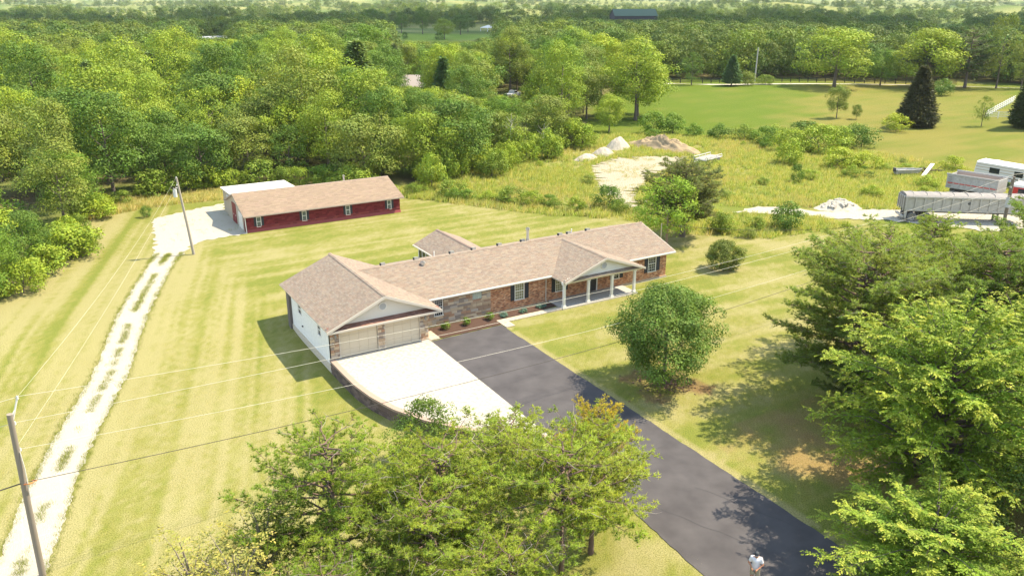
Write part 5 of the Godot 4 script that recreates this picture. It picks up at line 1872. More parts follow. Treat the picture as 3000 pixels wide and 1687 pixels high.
func transformer(o: Node3D, at: Vector3, h: float, r: float, col: Color) -> void:
	var s := Shape.new()
	s.tube([at, at + Vector3(0, 0.03, 0), at + Vector3(0, h, 0), at + Vector3(0, h + 0.05, 0)], [r * 0.9, r, r, r * 0.6], 14)
	var n := put("transformer", s, plain("transformer %.2f" % col.g, col, 0.45), o)
	var b := Shape.new()
	for d in [-0.1, 0.1]:
		b.tube([at + Vector3(d, h, 0), at + Vector3(d, h + 0.12, 0), at + Vector3(d, h + 0.25, 0)], [0.04, 0.06, 0.02], 6)
	put("bushing", b, plain("bushing", Color(0.35, 0.3, 0.27), 0.3), n)


func wire(called: String, label: String, a: Vector3, b: Vector3, sag: float, r: float, m: Material) -> void:
	var s := Shape.new()
	var pts := []
	var rad := []
	for i in 41:
		var t := i / 40.0
		pts.append(a.lerp(b, t) - Vector3(0, sag * 4.0 * t * (1.0 - t), 0))
		rad.append(r)
	s.tube(pts, rad, 5, false)
	tag(put(called, s, m), label, "wire")


func build_poles_and_wires() -> void:
	var weathered := Color(0.22, 0.19, 0.155)
	var left := utility_pole("tall grey wooden utility pole at the left edge beside the gravel track", Vector3(-28.17, -0.95, 16.65), Vector3(-27.96, 8.0, 17.47), 0.16, 0.12, weathered)
	var rel := left.position
	var arm := Shape.new()
	arm.rod(Vector3(-28.0, 7.3, 17.35) - rel, Vector3(-27.58, 8.5, 17.2) - rel, 0.045, 6)
	arm.rod(Vector3(-27.98, 7.75, 17.42) - rel, Vector3(-27.75, 8.05, 17.3) - rel, 0.03, 6)
	put("bracket", arm, plain("pale bracket", Color(0.6, 0.58, 0.54), 0.5), left)
	insulator(left, Vector3(-27.56, 8.6, 17.2) - rel)
	insulator(left, Vector3(-27.85, 7.5, 17.35) - rel)
	insulator(left, Vector3(-27.88, 6.15, 17.25) - rel)
	var guard := Shape.new()
	guard.tube([Vector3(-27.9, 6.1, 17.4) - rel, Vector3(-27.86, 5.2, 17.35) - rel, Vector3(-27.9, 3.6, 17.25) - rel], [0.02, 0.02, 0.02], 4)
	put("ground_wire", guard, plain("pale bracket", Color(0.6, 0.58, 0.54), 0.5), left)
	var tie := Shape.new()
	tie.tube([Vector3(-28.04, 4.4, 17.28) - rel, Vector3(-27.75, 4.38, 17.3) - rel, Vector3(-27.5, 4.45, 17.25) - rel, Vector3(-27.7, 4.5, 17.25) - rel], [0.035, 0.035, 0.035, 0.02], 5)
	put("tie_loop", tie, plain("orange tie", Color(0.6, 0.2, 0.06), 0.5), left)
	var mid := utility_pole("leaning grey utility pole with pale transformer beside the gravel yard", Vector3(-12.3, 0, -30.28), Vector3(-12.95, 8.0, -30.6), 0.15, 0.1, Color(0.3, 0.27, 0.22))
	transformer(mid, Vector3(-0.98, 6.1, -0.15), 0.75, 0.19, Color(0.5, 0.51, 0.5))
	insulator(mid, Vector3(-0.66, 8.05, -0.3))
	insulator(mid, Vector3(-0.72, 7.35, -0.1))
	var peg := Shape.new()
	peg.rod(Vector3(-0.6, 7.0, -0.28), Vector3(-0.95, 6.95, -0.15), 0.04, 6)
	put("bracket", peg, plain("pale bracket", Color(0.6, 0.58, 0.54), 0.5), mid)
	var right := utility_pole("dark utility pole with a grey transformer in front of the trailers", Vector3(59.2, 0, 11.8), Vector3(59.25, 8.0, 11.84), 0.19, 0.16, Color(0.17, 0.14, 0.11))
	transformer(right, Vector3(-0.6, 5.0, 0.35), 0.95, 0.25, Color(0.42, 0.42, 0.43))
	insulator(right, Vector3(-0.3, 7.9, 0.1))
	insulator(right, Vector3(-0.35, 7.0, 0.2))
	insulator(right, Vector3(-0.3, 6.1, 0.2))
	var jump := Shape.new()
	jump.tube([Vector3(-0.6, 6.1, 0.35), Vector3(-0.9, 6.6, 0.3), Vector3(-0.35, 7.0, 0.2)], [0.015, 0.015, 0.015], 4)
	jump.tube([Vector3(-0.75, 5.3, 0.4), Vector3(-1.0, 4.2, 0.5), Vector3(-1.3, 3.8, 0.5)], [0.015, 0.015, 0.015], 4)
	put("jumper_wire", jump, plain("dark cable", Color(0.04, 0.035, 0.03), 0.7), right)
	var far := utility_pole("pale thin utility pole standing before the tree wall on the farm lane", Vector3(170.7, 0, -127.8), Vector3(170.9, 10.3, -127.8), 0.24, 0.16, Color(0.4, 0.38, 0.34))
	insulator(far, Vector3(0.2, 10.35, 0))
	var bright := plain("aluminium wire", Color(0.5, 0.48, 0.4), 0.4)
	var dark := plain("dark cable", Color(0.04, 0.035, 0.03), 0.7)
	wire("power_line", "uppermost pale wire spanning the whole yard between left and right poles", Vector3(-27.56, 8.63, 17.2), Vector3(58.9, 8.25, 11.9), 1.85, 0.009, bright)
	wire("power_line", "second pale wire from the top, spanning from left pole to right pole", Vector3(-27.85, 7.5, 17.35), Vector3(58.85, 7.1, 12.0), 1.15, 0.009, bright)
	wire("power_line", "third pale wire from the top, crossing the retaining wall and round tree", Vector3(-27.88, 6.15, 17.25), Vector3(58.9, 6.15, 12.0), 2.1, 0.009, bright)
	wire("cable_line", "dark lowest cable spanning across pad, driveway and round tree", Vector3(-28.0, 4.45, 17.2), Vector3(59.1, 5.2, 11.95), 2.1, 0.016, dark)
	wire("power_line", "pale wire along the gravel track to the leaning pole top", Vector3(-27.56, 8.6, 17.2), Vector3(-12.96, 8.05, -30.6), 0.7, 0.005, bright)
	wire("power_line", "lower pale wire along the gravel track to the leaning pole", Vector3(-27.95, 6.35, 17.3), Vector3(-13.0, 7.35, -30.4), 0.5, 0.005, bright)
	var ext := Vector3(-27.56, 8.6, 17.2)
	wire("power_line", "upper pale wire leaving the frame at the left pole", ext, ext + Vector3(-40, -0.6, 2.6), 0.6, 0.009, bright)
	wire("power_line", "middle pale wire leaving the frame at the left pole", Vector3(-27.85, 7.5, 17.35), Vector3(-68, 7.0, 19.9), 0.6, 0.009, bright)
	wire("cable_line", "dark cable leaving the frame at the left pole", Vector3(-28.0, 4.45, 17.2), Vector3(-68, 4.2, 19.8), 0.6, 0.03, dark)
	wire("power_line", "pale wire beyond the right power pole leaving the frame", Vector3(58.9, 8.25, 11.9), Vector3(120, 8.0, 8.0), 1.0, 0.017, bright)
	var mast := thing("service_mast", "thin grey service mast at the right end of the house under the maple", "mast", Vector3(28.6, 0, -5.4))
	var ms := Shape.new()
	ms.rod(Vector3.ZERO, Vector3(0, 3.4, 0), 0.045, 6)
	put("pipe", ms, plain("galvanised", Color(0.6, 0.6, 0.58), 0.35, 0.7), mast)
	var mb := Shape.new()
	mb.box(Vector3(-0.16, 1.1, 0.04), Vector3(0.16, 1.6, 0.18))
	put("meter_box", mb, plain("meter box", Color(0.4, 0.41, 0.41), 0.5), mast)
	wire("service_drop", "dark service wire from the mast to the right power pole", Vector3(28.6, 3.35, -5.4), Vector3(59.0, 5.3, 11.6), 1.6, 0.016, dark)


# ---------------------------------------------------------------- yard: bed plants, piles, fences
func build_yard_things() -> void:
	# shrubs in the mulch bed
	var i := 0
	for p in [[0.95, 1.15, "small green bed shrub nearest the garage"], [2.75, 1.2, "small green bed shrub in the middle of the three"], [4.98, 1.12, "small green bed shrub nearest the walkway"]]:
		var w := trunk_shape(500 + i, 0.25, 0.02, BARK, 4, 0.15)
		var c := clump_crown(505 + i, 0.34, 0.02, 0.62, 22, 0.17, 40, 0.09, Color(0.13, 0.2, 0.025), 0.35)
		var o := thing("bed_shrub", p[2], "shrub", Vector3(p[0], 0.05, p[1]), i * 1.3, "three green shrubs in the mulch bed")
		put("stem", w, tinted("bark", 0.95), o)
		put("foliage", c, leaf_tint(0), o)
		i += 1
	for p in [[6.3, 1.05, "low blue green bed plant nearest the driveway"], [8.2, 1.0, "low blue green bed plant in the middle of the row"], [10.05, 0.95, "low blue green bed plant in the porch shadow"]]:
		var c := clump_crown(515 + i, 0.36, 0.0, 0.3, 18, 0.13, 36, 0.1, Color(0.12, 0.2, 0.14), 0.3)
		var o := thing("bed_plant", p[2], "plant", Vector3(p[0], 0.05, p[1]), i * 1.1, "low blue green plants in the mulch bed")
		put("foliage", c, leaf_tint(0), o)
		i += 1
	# mulch ring and litter under the round tree
	var chips := []
	for k in 420:
		var a := rng.randf() * TAU
		var d := absf(rng.randfn(0.0, 1.0))
		chips.append(Vector2(9.5, 17.5) + Vector2(cos(a), sin(a)) * d)
	var chip := Shape.new()
	chip.stone(Vector3(-0.06, 0, -0.02), Vector3(0.06, 0.04, 0.02), 0.006)
	tag(scatter("mulch_chips", chip.mesh(), plain("chip", Color(0.13, 0.075, 0.05)), chips, 0.6, 1.5), "brown mulch chips round the foot of the ornamental tree", "", "", "stuff")
	# stone and dirt piles
	pile("gravel_pile", "left low pale gravel heap at the clearing edge", Vector3(53.0, 0, -52.0), 2.4, 1.8, 0.95, Color(0.36, 0.315, 0.25), 0.16, 801)
	pile("gravel_pile", "middle pale gravel heap behind the left one", Vector3(57.6, 0, -53.8), 2.4, 1.9, 1.3, Color(0.36, 0.315, 0.25), 0.16, 802)
	pile("gravel_pile", "right tallest pale gravel heap beside the brown dirt mound", Vector3(63.6, 0, -57.6), 2.6, 2.0, 1.95, Color(0.38, 0.335, 0.265), 0.16, 803)
	pile("dirt_mound", "long lumpy brown dirt mound at the top of the clearing", Vector3(70.3, 0, -53.6), 7.6, 2.6, 2.1, Color(0.29, 0.215, 0.125), 0.55, 804, -1.25)
	pile("rubble_pile", "pale broken rubble pile beside the dirt road", Vector3(61.0, 0, -9.4), 3.2, 1.9, 1.15, Color(0.38, 0.345, 0.28), 0.5, 805, -0.35)
	var n := 0
	for k in 34:
		var a := rng.randf() * TAU
		var q := Vector2(cos(a) * 2.2, sin(a) * 1.3) * sqrt(rng.randf())
		var s := Shape.new()
		s.tint = Color(0.38, 0.35, 0.3) * rng.randf_range(0.75, 1.2)
		s.stone(Vector3(-0.3, 0, -0.22), Vector3(0.3, 0.22, 0.22), 0.07)
		var o := put("rubble_slab", s, tinted("stone", 0.92), get_node("rubble_pile"))
		o.position = Vector3(q.x, maxf(0.05, 1.0 * (1.0 - q.length() / 2.6)), q.y)
		o.rotation = Vector3(rng.randf_range(-0.7, 0.7), rng.randf() * TAU, rng.randf_range(-0.7, 0.7))
		n += 1
	# fences
	board_fence()
	white_fence()


func pile(called: String, label: String, at: Vector3, rx: float, rz: float, h: float, col: Color, rough: float, sd: int, turn := 0.0) -> void:
	var f := FastNoiseLite.new()
	f.seed = sd
	f.frequency = 0.55
	f.fractal_octaves = 4
	var s := Shape.new()
	var rings := 22
	var segs := 56
	for j in rings + 1:
		var q := float(j) / rings
		for i in segs + 1:
			var a := TAU * i / segs
			var edge := 1.0 + 0.12 * f.get_noise_2d(cos(a) * 3.0, sin(a) * 3.0)
			var x := cos(a) * rx * q * edge
			var z := sin(a) * rz * q * edge
			var y := h * (pow(cos(q * PI * 0.5), 1.25) if rough < 0.2 else pow(maxf(0.0, 1.0 - pow(q, 1.25)), 0.95))
			y *= 1.0 + rough * 0.9 * f.get_noise_2d(x * 0.9, z * 0.9)
			y += (rough * 0.55 + 0.06) * f.get_noise_2d(x * 3.2, z * 3.2) * (1.0 - q)
			s.v.append(Vector3(x, y - 0.04 * q, z)); s.uv.append(Vector2(x, z))
			var k := 1.0 + 0.3 * f.get_noise_2d(x * 5.0 + 50.0, z * 5.0)
			s.c.append(Color(col.r * k, col.g * k, col.b * k)); s.n.append(Vector3.UP)
	var w := segs + 1
	for j in rings + 1:
		for i in w:
			var a := s.v[j * w + (i - 1 if i > 0 else segs - 1)]
			var b := s.v[j * w + (i + 1 if i < segs else 1)]
			var c := s.v[maxi(j - 1, 0) * w + i]
			var d := s.v[mini(j + 1, rings) * w + i]
			var nn := (b - a).cross(c - d)
			if nn.y < 0.0: nn = -nn
			s.n[j * w + i] = nn.normalized() if nn.length() > 1e-7 else Vector3.UP
	for j in rings:
		for i in segs:
			var q := j * w + i
			s.ix.append(q); s.ix.append(q + w); s.ix.append(q + 1)
			s.ix.append(q + 1); s.ix.append(q + w); s.ix.append(q + w + 1)
	var o := thing(called, label, "pile", at, turn)
	put("heap", s, tinted("heap", 0.95), o)


func fence_run(o: Node3D, pts: Array, step: float, h: float, rails: Array, m: Material, post_w: float, rail_h: float) -> void:
	for i in pts.size() - 1:
		var a: Vector3 = pts[i]
		var b: Vector3 = pts[i + 1]
		var n := maxi(1, int(a.distance_to(b) / step))
		for k in n:
			var p := a.lerp(b, float(k) / n)
			var q := a.lerp(b, float(k + 1) / n)
			p.y = land(p.x, p.z); q.y = land(q.x, q.z)
			var s := Shape.new()
			s.box(Vector3(-post_w, -0.1, -post_w), Vector3(post_w, h, post_w))
			var pn := put("post", s, m, o)
			pn.position = p - o.position
			for y in rails:
				var r := Shape.new()
				var t := q - p
				r.box(Vector3(0, -rail_h / 2, -0.02), Vector3(t.length(), rail_h / 2, 0.02))
				var rn := put("rail", r, m, o)
				rn.position = p - o.position + Vector3(0, y, 0)
				rn.rotation.y = atan2(-t.z, t.x)
				rn.position += Vector3(sin(rn.rotation.y), 0, cos(rn.rotation.y)) * (post_w + 0.021)


func board_fence() -> void:
	var o := thing("board_fence", "black board fence along the farm lane before the tree wall", "fence", Vector3(178, 0, -131))
	var pts := []
	for p in [[143.5, -143.5], [148, -141.0], [156, -135.0], [166, -130.6], [178, -127.0], [191, -118.0], [199, -110.0], [207, -101.5], [216, -91.0]]:
		pts.append(Vector3(p[0], 0, p[1]))
	fence_run(o, pts, 2.6, 1.45, [0.4, 0.75, 1.1, 1.4], plain("black fence", Color(0.025, 0.022, 0.02), 0.8), 0.09, 0.15)


func white_fence() -> void:
	var o := thing("white_fence", "white rail fence round the paddock at the right edge", "fence", Vector3(157, 0, -45))
	var m := plain("white fence", Color(0.75, 0.75, 0.73), 0.6)
	fence_run(o, [Vector3(155.5, 0, -46.6), Vector3(168, 0, -36.5)], 2.6, 1.5, [0.45, 0.9, 1.35], m, 0.07, 0.11)
	fence_run(o, [Vector3(155.5, 0, -46.6), Vector3(172, 0, -53.0), Vector3(192, 0, -60.5)], 2.6, 1.5, [0.45, 0.9, 1.35], m, 0.07, 0.11)


# ---------------------------------------------------------------- trailers and the like
func wheel(parent: Node3D, at: Vector3, r: float, w: float, hub: Color, dual := true) -> void:
	var t := Shape.new()
	var prof := [[0.62, -w / 2], [0.95, -w / 2], [1.0, -w * 0.32], [1.0, w * 0.32], [0.95, w / 2], [0.62, w / 2], [0.58, w * 0.2]]
	var n := 20
	for i in n:
		var a := TAU * i / n
		var b := TAU * (i + 1) / n
		for k in prof.size() - 1:
			var p0: Array = prof[k]
			var p1: Array = prof[k + 1]
			t.quad(Vector3(cos(a) * r * p0[0], sin(a) * r * p0[0], p0[1]), Vector3(cos(b) * r * p0[0], sin(b) * r * p0[0], p0[1]), Vector3(cos(b) * r * p1[0], sin(b) * r * p1[0], p1[1]), Vector3(cos(a) * r * p1[0], sin(a) * r * p1[0], p1[1]))
	var o := Node3D.new()
	var tyre := put("wheel", t, plain("dusty tyre", Color(0.13, 0.125, 0.12), 0.9), parent)
	tyre.position = at
	o.free()
	var h := Shape.new()
	h.tint = hub
	for i in n:
		var a := TAU * i / n
		var b := TAU * (i + 1) / n
		h.quad(Vector3(cos(a) * r * 0.6, sin(a) * r * 0.6, w * 0.42), Vector3(cos(b) * r * 0.6, sin(b) * r * 0.6, w * 0.42), Vector3(cos(b) * r * 0.5, sin(b) * r * 0.5, w * 0.2), Vector3(cos(a) * r * 0.5, sin(a) * r * 0.5, w * 0.2))
		h.tri(Vector3(0, 0, w * 0.24), Vector3(cos(a) * r * 0.5, sin(a) * r * 0.5, w * 0.2), Vector3(cos(b) * r * 0.5, sin(b) * r * 0.5, w * 0.2))
	h.tint = hub * 0.35
	for i in 8:
		var a := TAU * i / 8
		h.box(Vector3(cos(a) * r * 0.36 - 0.05, sin(a) * r * 0.36 - 0.05, w * 0.2), Vector3(cos(a) * r * 0.36 + 0.05, sin(a) * r * 0.36 + 0.05, w * 0.26))
	h.tint = hub * 0.6
	h.tube([Vector3(0, 0, w * 0.2), Vector3(0, 0, w * 0.42)], [r * 0.2, r * 0.14], 10)
	put("hub", h, tinted("hub", 0.6), tyre)


func build_vehicles() -> void:
	var silver := textured("dusty silver", noise_texture(256, 0.03, 4, Color(0.35, 0.325, 0.29), Color(0.45, 0.425, 0.385), 61), 0.3, 0.5)
	var shadow_steel := plain("frame steel", Color(0.12, 0.115, 0.11), 0.7)
	# the long silver tipping trailer with a grey tarp; local x runs forward, z towards the road side
	var t := thing("silver_trailer", "long silver tipping trailer with grey rolled tarp on the dirt road", "trailer", Vector3(62.8, 0, -2.1), -0.66)
	var L := 13.6
	var box := Shape.new()
	box.box(Vector3(0, 1.45, -1.2), Vector3(L, 3.0, 1.2))
	put("body", box, silver, t)
	var ribs := Shape.new()
	var k := 0
	while k < 14:
		var rib := Shape.new()
		var rx := 0.12 + k * (L - 0.3) / 13.0
		rib.box(Vector3(rx - 0.09, 1.5, 1.19), Vector3(rx + 0.09, 2.88, 1.33))
		put("rib", rib, silver, t)
		k += 1
	var rail := Shape.new()
	rail.box(Vector3(-0.03, 2.88, 1.19), Vector3(L, 3.05, 1.32))
	put("top_rail", rail, silver, t)
	var low := Shape.new()
	low.box(Vector3(0, 1.32, 1.15), Vector3(L, 1.5, 1.26))
	put("bottom_rail", low, silver, t)
	var oval := Shape.new()
	var pts := []
	for i in 16:
		pts.append(Vector3(7.15 + cos(TAU * i / 16) * 0.24, 2.35 + sin(TAU * i / 16) * 0.16, 1.225))
	oval.poly(pts)
	put("badge", oval, plain("dark badge", Color(0.06, 0.06, 0.07), 0.4), t)
	var tarp := Shape.new()
	for seg in 26:
		var x0 := 0.05 + seg * (L - 0.1) / 26.0
		var x1 := 0.05 + (seg + 1) * (L - 0.1) / 26.0
		var s0 := 0.24 + (0.06 if seg % 2 == 0 else 0.0)
		var s1 := 0.24 + (0.06 if (seg + 1) % 2 == 0 else 0.0)
		for j in 10:
			var a0 := PI * j / 10.0
			var a1 := PI * (j + 1) / 10.0
			tarp.quad(Vector3(x0, 3.02 + sin(a0) * s0, cos(a0) * 1.22), Vector3(x0, 3.02 + sin(a1) * s0, cos(a1) * 1.22), Vector3(x1, 3.02 + sin(a1) * s1, cos(a1) * 1.22), Vector3(x1, 3.02 + sin(a0) * s1, cos(a0) * 1.22))
	var cap0 := []
	for j in 11:
		cap0.append(Vector3(0.05, 3.02 + sin(PI * j / 10.0) * 0.3, -cos(PI * j / 10.0) * 1.22))
	cap0.reverse()
	tarp.poly(cap0)
	put("tarp", tarp, plain("grey tarp", Color(0.21, 0.195, 0.185), 0.85), t)
	var bow_m := plain("tarp bow", Color(0.3, 0.28, 0.25), 0.6)
	for seg in 9:
		var bx := 0.8 + seg * 1.5
		var bow := Shape.new()
		var arc := []
		var rr := []
		for j in 9:
			arc.append(Vector3(bx + 0.25 * sin(PI * j / 8.0), 3.04 + sin(PI * j / 8.0) * 0.29, cos(PI * j / 8.0) * 1.23)); rr.append(0.035)
		bow.tube(arc, rr, 5, false)
		put("tarp_bow", bow, bow_m, t)
	var gate := Shape.new()
	gate.box(Vector3(-0.08, 1.5, -1.15), Vector3(0.0, 2.95, 1.15))
	put("tailgate", gate, plain("tailgate dust", Color(0.22, 0.2, 0.18), 0.8), t)
	for z in [-0.95, -0.3, 0.35, 1.0]:
		var bar := Shape.new()
		bar.box(Vector3(-0.16, 1.3, z - 0.07), Vector3(-0.07, 3.0, z + 0.07))
		put("tailgate_bar", bar, silver, t)
	var fend := Shape.new()
	fend.box(Vector3(0.1, 0.45, 1.0), Vector3(0.3, 1.45, 1.28))
	fend.box(Vector3(-0.2, 0.5, -1.2), Vector3(0.0, 0.75, 1.2))
	put("rear_guard", fend, silver, t)
	var frame := Shape.new()
	frame.box(Vector3(0.2, 1.0, -0.5), Vector3(L, 1.32, -0.35))
	frame.box(Vector3(0.2, 1.0, 0.35), Vector3(L, 1.32, 0.5))
	put("frame", frame, shadow_steel, t)
	for z in [1.05, -1.05]:
		for x in [0.95, 2.6]:
			wheel(t, Vector3(x, 0.56, z), 0.56, 0.5 if z > 0 else -0.5, Color(0.4, 0.37, 0.33))
	var leg := Shape.new()
	for z in [0.55, -0.55]:
		leg.box(Vector3(10.6, 0.1, z - 0.09), Vector3(10.78, 1.2, z + 0.09))
		leg.box(Vector3(10.5, 0.0, z - 0.16), Vector3(10.88, 0.1, z + 0.16))
	put("landing_leg", leg, shadow_steel, t)

	# dump trailer with a red stripe and the red tractor before it
	var d := thing("dump_trailer", "white open dump trailer with a red stripe behind the silver trailer", "trailer", Vector3(79.2, 0, -6.3), -1.4)
	var wht := textured("dusty white", noise_texture(256, 0.03, 4, Color(0.33, 0.315, 0.29), Color(0.46, 0.445, 0.42), 63), 0.3, 0.5)
	var h := Shape.new()
	var W := 1.55
	var DL := 6.2
	h.box(Vector3(0, 1.4, W - 0.1), Vector3(DL, 3.2, W))
	h.box(Vector3(0, 1.4, -W), Vector3(DL, 3.2, -W + 0.1))
	h.box(Vector3(0, 1.4, -W + 0.1), Vector3(0.1, 3.05, W - 0.1))
	h.box(Vector3(DL - 0.1, 1.4, -W + 0.1), Vector3(DL, 3.2, W - 0.1))
	put("hopper", h, wht, d)
	var fl := Shape.new()
	fl.box(Vector3(0.1, 1.4, -W + 0.1), Vector3(DL - 0.1, 1.55, W - 0.1))
	put("hopper_floor", fl, plain("rusty floor", Color(0.3, 0.2, 0.14), 0.9), d)
	var ins := Shape.new()
	ins.quad(Vector3(DL - 0.1, 1.55, -W + 0.104), Vector3(0.1, 1.55, -W + 0.104), Vector3(0.1, 3.15, -W + 0.104), Vector3(DL - 0.1, 3.15, -W + 0.104))
	put("hopper_lining", ins, plain("rusty lining", Color(0.36, 0.29, 0.24), 0.85), d)
	var st := Shape.new()
	st.box(Vector3(0.1, 2.02, W), Vector3(DL - 0.05, 2.14, W + 0.02))
	put("red_stripe", st, plain("red stripe", Color(0.5, 0.04, 0.03), 0.5), d)
	for i in 9:
		var rb := Shape.new()
		rb.box(Vector3(0.1 + i * 0.74, 1.45, W), Vector3(0.18 + i * 0.74, 3.1, W + 0.05))
		put("rib", rb, wht, d)
	var lad := Shape.new()
	for i in 5:
		lad.rod(Vector3(0.25, 1.7 + i * 0.28, W + 0.08), Vector3(0.7, 1.7 + i * 0.28, W + 0.08), 0.025, 5)
	put("ladder", lad, shadow_steel, d)
	var tr := Shape.new()
	tr.box(Vector3(-0.06, 3.1, W - 0.02), Vector3(DL + 0.05, 3.3, W + 0.09))
	tr.box(Vector3(-0.06, 3.1, -W - 0.09), Vector3(DL + 0.05, 3.3, -W + 0.02))
	put("top_rail", tr, wht, d)
	var chs := Shape.new()
	chs.box(Vector3(0.2, 0.8, -0.6), Vector3(DL + 0.6, 1.395, 0.6))
	put("frame", chs, shadow_steel, d)
	for z in [1.25, -1.25]:
		for x in [1.0, 2.2]:
			wheel(d, Vector3(x, 0.55, z), 0.55, 0.5 if z > 0 else -0.5, Color(0.4, 0.37, 0.33))
	var c := thing("red_tractor", "red tractor cab with white visor coupled before the dump trailer", "truck", Vector3(80.5, 0, 0.9), -1.4)
	var cab := Shape.new()
	cab.stone(Vector3(0.4, 0.9, -1.15), Vector3(2.2, 2.75, 1.15), 0.15)
	cab.stone(Vector3(2.2, 0.9, -0.8), Vector3(4.1, 1.9, 0.8), 0.18)
	put("cab", cab, plain("red cab paint", Color(0.42, 0.025, 0.02), 0.3), c)
	var vis := Shape.new()
	vis.stone(Vector3(0.3, 2.72, -1.1), Vector3(2.35, 3.15, 1.1), 0.15)
	put("roof_fairing", vis, plain("white cab roof", Color(0.7, 0.69, 0.66), 0.35), c)
	var gl := Shape.new()
	gl.box(Vector3(2.19, 1.95, -1.0), Vector3(2.22, 2.6, 1.0))
	gl.box(Vector3(1.1, 1.9, 1.14), Vector3(2.0, 2.55, 1.16))
	put("windscreen", gl, plain("window glass", Color(0.02, 0.024, 0.03), 0.06), c)
	for z in [0.95, -0.95]:
		wheel(c, Vector3(3.3, 0.52, z), 0.52, 0.35 if z > 0 else -0.35, Color(0.4, 0.37, 0.33))
		wheel(c, Vector3(0.2, 0.52, z), 0.52, 0.5 if z > 0 else -0.5, Color(0.4, 0.37, 0.33))
		var stack := Shape.new()
		stack.rod(Vector3(0.28, 1.0, z), Vector3(0.28, 3.4, z), 0.08, 8)
		put("exhaust_stack", stack, plain("chrome", Color(0.6, 0.6, 0.6), 0.15, 1.0), c)

	# camper
	var cm := thing("camper", "old white and tan striped camper at the right frame edge", "camper", Vector3(91.6, 0, -9.8), -1.56)
	var cb := Shape.new()
	cb.hexa([Vector3(0, 0.9, 1.5), Vector3(9, 0.9, 1.5), Vector3(9, 0.9, -1.5), Vector3(0, 0.9, -1.5), Vector3(0.25, 3.0, 1.5), Vector3(9, 3.0, 1.5), Vector3(9, 3.0, -1.5), Vector3(0.25, 3.0, -1.5)])
	put("body", cb, plain("camper white", Color(0.62, 0.6, 0.56), 0.45), cm)
	var rf := Shape.new()
	for j in 6:
		var a0 := PI * j / 6.0
		var a1 := PI * (j + 1) / 6.0
		rf.quad(Vector3(0.25, 3.0 + sin(a0) * 0.22, cos(a0) * 1.52), Vector3(0.25, 3.0 + sin(a1) * 0.22, cos(a1) * 1.52), Vector3(9, 3.0 + sin(a1) * 0.22, cos(a1) * 1.52), Vector3(9, 3.0 + sin(a0) * 0.22, cos(a0) * 1.52))
	put("roof", rf, plain("camper roof", Color(0.72, 0.71, 0.68), 0.5), cm)
	for q in [[1.35, 0.12, 0.2, 0.12, 0.06], [1.95, 0.08, 0.4, 0.3, 0.2], [2.35, 0.08, 0.4, 0.3, 0.2], [2.7, 0.06, 0.3, 0.22, 0.14]]:
		var sp := Shape.new()
		sp.box(Vector3(0.25, q[0], 1.5), Vector3(9, q[0] + q[1], 1.515))
		put("stripe", sp, plain("camper stripe %.2f" % q[2], Color(q[2], q[3], q[4]), 0.5), cm)
	for q in [[2.2, 3.6], [5.6, 6.8]]:
		var wn := Shape.new()
		wn.box(Vector3(q[0], 1.75, 1.505), Vector3(q[1], 2.5, 1.53))
		put("window", wn, plain("window glass", Color(0.02, 0.024, 0.03), 0.06), cm)
	var vent := Shape.new()
	vent.stone(Vector3(2.0, 3.2, -0.3), Vector3(2.6, 3.35, 0.3), 0.04)
	vent.stone(Vector3(0.3, 3.05, -0.5), Vector3(0.5, 3.3, -0.3), 0.03)
	put("roof_hatch", vent, plain("white trim", Color(0.72, 0.69, 0.63), 0.6), cm)
	wheel(cm, Vector3(4.0, 0.4, 1.3), 0.4, 0.25, Color(0.5, 0.5, 0.48))
	wheel(cm, Vector3(4.9, 0.4, 1.3), 0.4, 0.25, Color(0.5, 0.5, 0.48))

	# small boat on a trailer, scrap, bare trailer frame
	var b := thing("small_boat", "small grey open boat lying in the tall grass", "boat", Vector3(86.2, 0.35, -17.2), -0.38)
	var hull := Shape.new()
	var outline := [[-2.1, 0.62], [-1.2, 0.72], [0.2, 0.74], [1.3, 0.55], [2.2, 0.04]]
	for i in outline.size() - 1:
		for sgn in [1.0, -1.0]:
			var p0 := Vector3(outline[i][0], 0.62, outline[i][1] * sgn)
			var p1 := Vector3(outline[i + 1][0], 0.66, outline[i + 1][1] * sgn)
			var q0 := Vector3(outline[i][0] * 0.94, 0.0, outline[i][1] * sgn * 0.62)
			var q1 := Vector3(outline[i + 1][0] * 0.9, 0.06, outline[i + 1][1] * sgn * 0.62)
			if sgn > 0: hull.quad(q0, q1, p1, p0)
			else: hull.quad(q1, q0, p0, p1)
			hull.quad(Vector3(q0.x, 0.1, 0.0), Vector3(q1.x, 0.12, 0.0), q1 + Vector3(0, 0.03, 0), q0 + Vector3(0, 0.03, 0))
			hull.rod(p0, p1, 0.04, 5)
	hull.quad(Vector3(-2.0, 0, -0.4), Vector3(-2.0, 0, 0.4), Vector3(-2.1, 0.62, 0.62), Vector3(-2.1, 0.62, -0.62))
	put("hull", hull, plain("boat aluminium", Color(0.4, 0.39, 0.35), 0.5), b)
	for x in [-1.2, 0.2]:
		var seat := Shape.new()
		seat.box(Vector3(x - 0.16, 0.4, -0.62), Vector3(x + 0.16, 0.45, 0.62))
		put("seat", seat, plain("boat seat", Color(0.16, 0.15, 0.14), 0.7), b)
	var motor := Shape.new()
	motor.stone(Vector3(-2.4, 0.35, -0.16), Vector3(-2.1, 0.95, 0.16), 0.05)
	put("motor", motor, plain("dark motor", Color(0.05, 0.05, 0.05), 0.5), b)
	var scrap := thing("scrap_heap", "scrap heap of dark rods with a leaning pale board in the grass", "scrap heap", Vector3(90.2, 0, -16.4), 0.0)
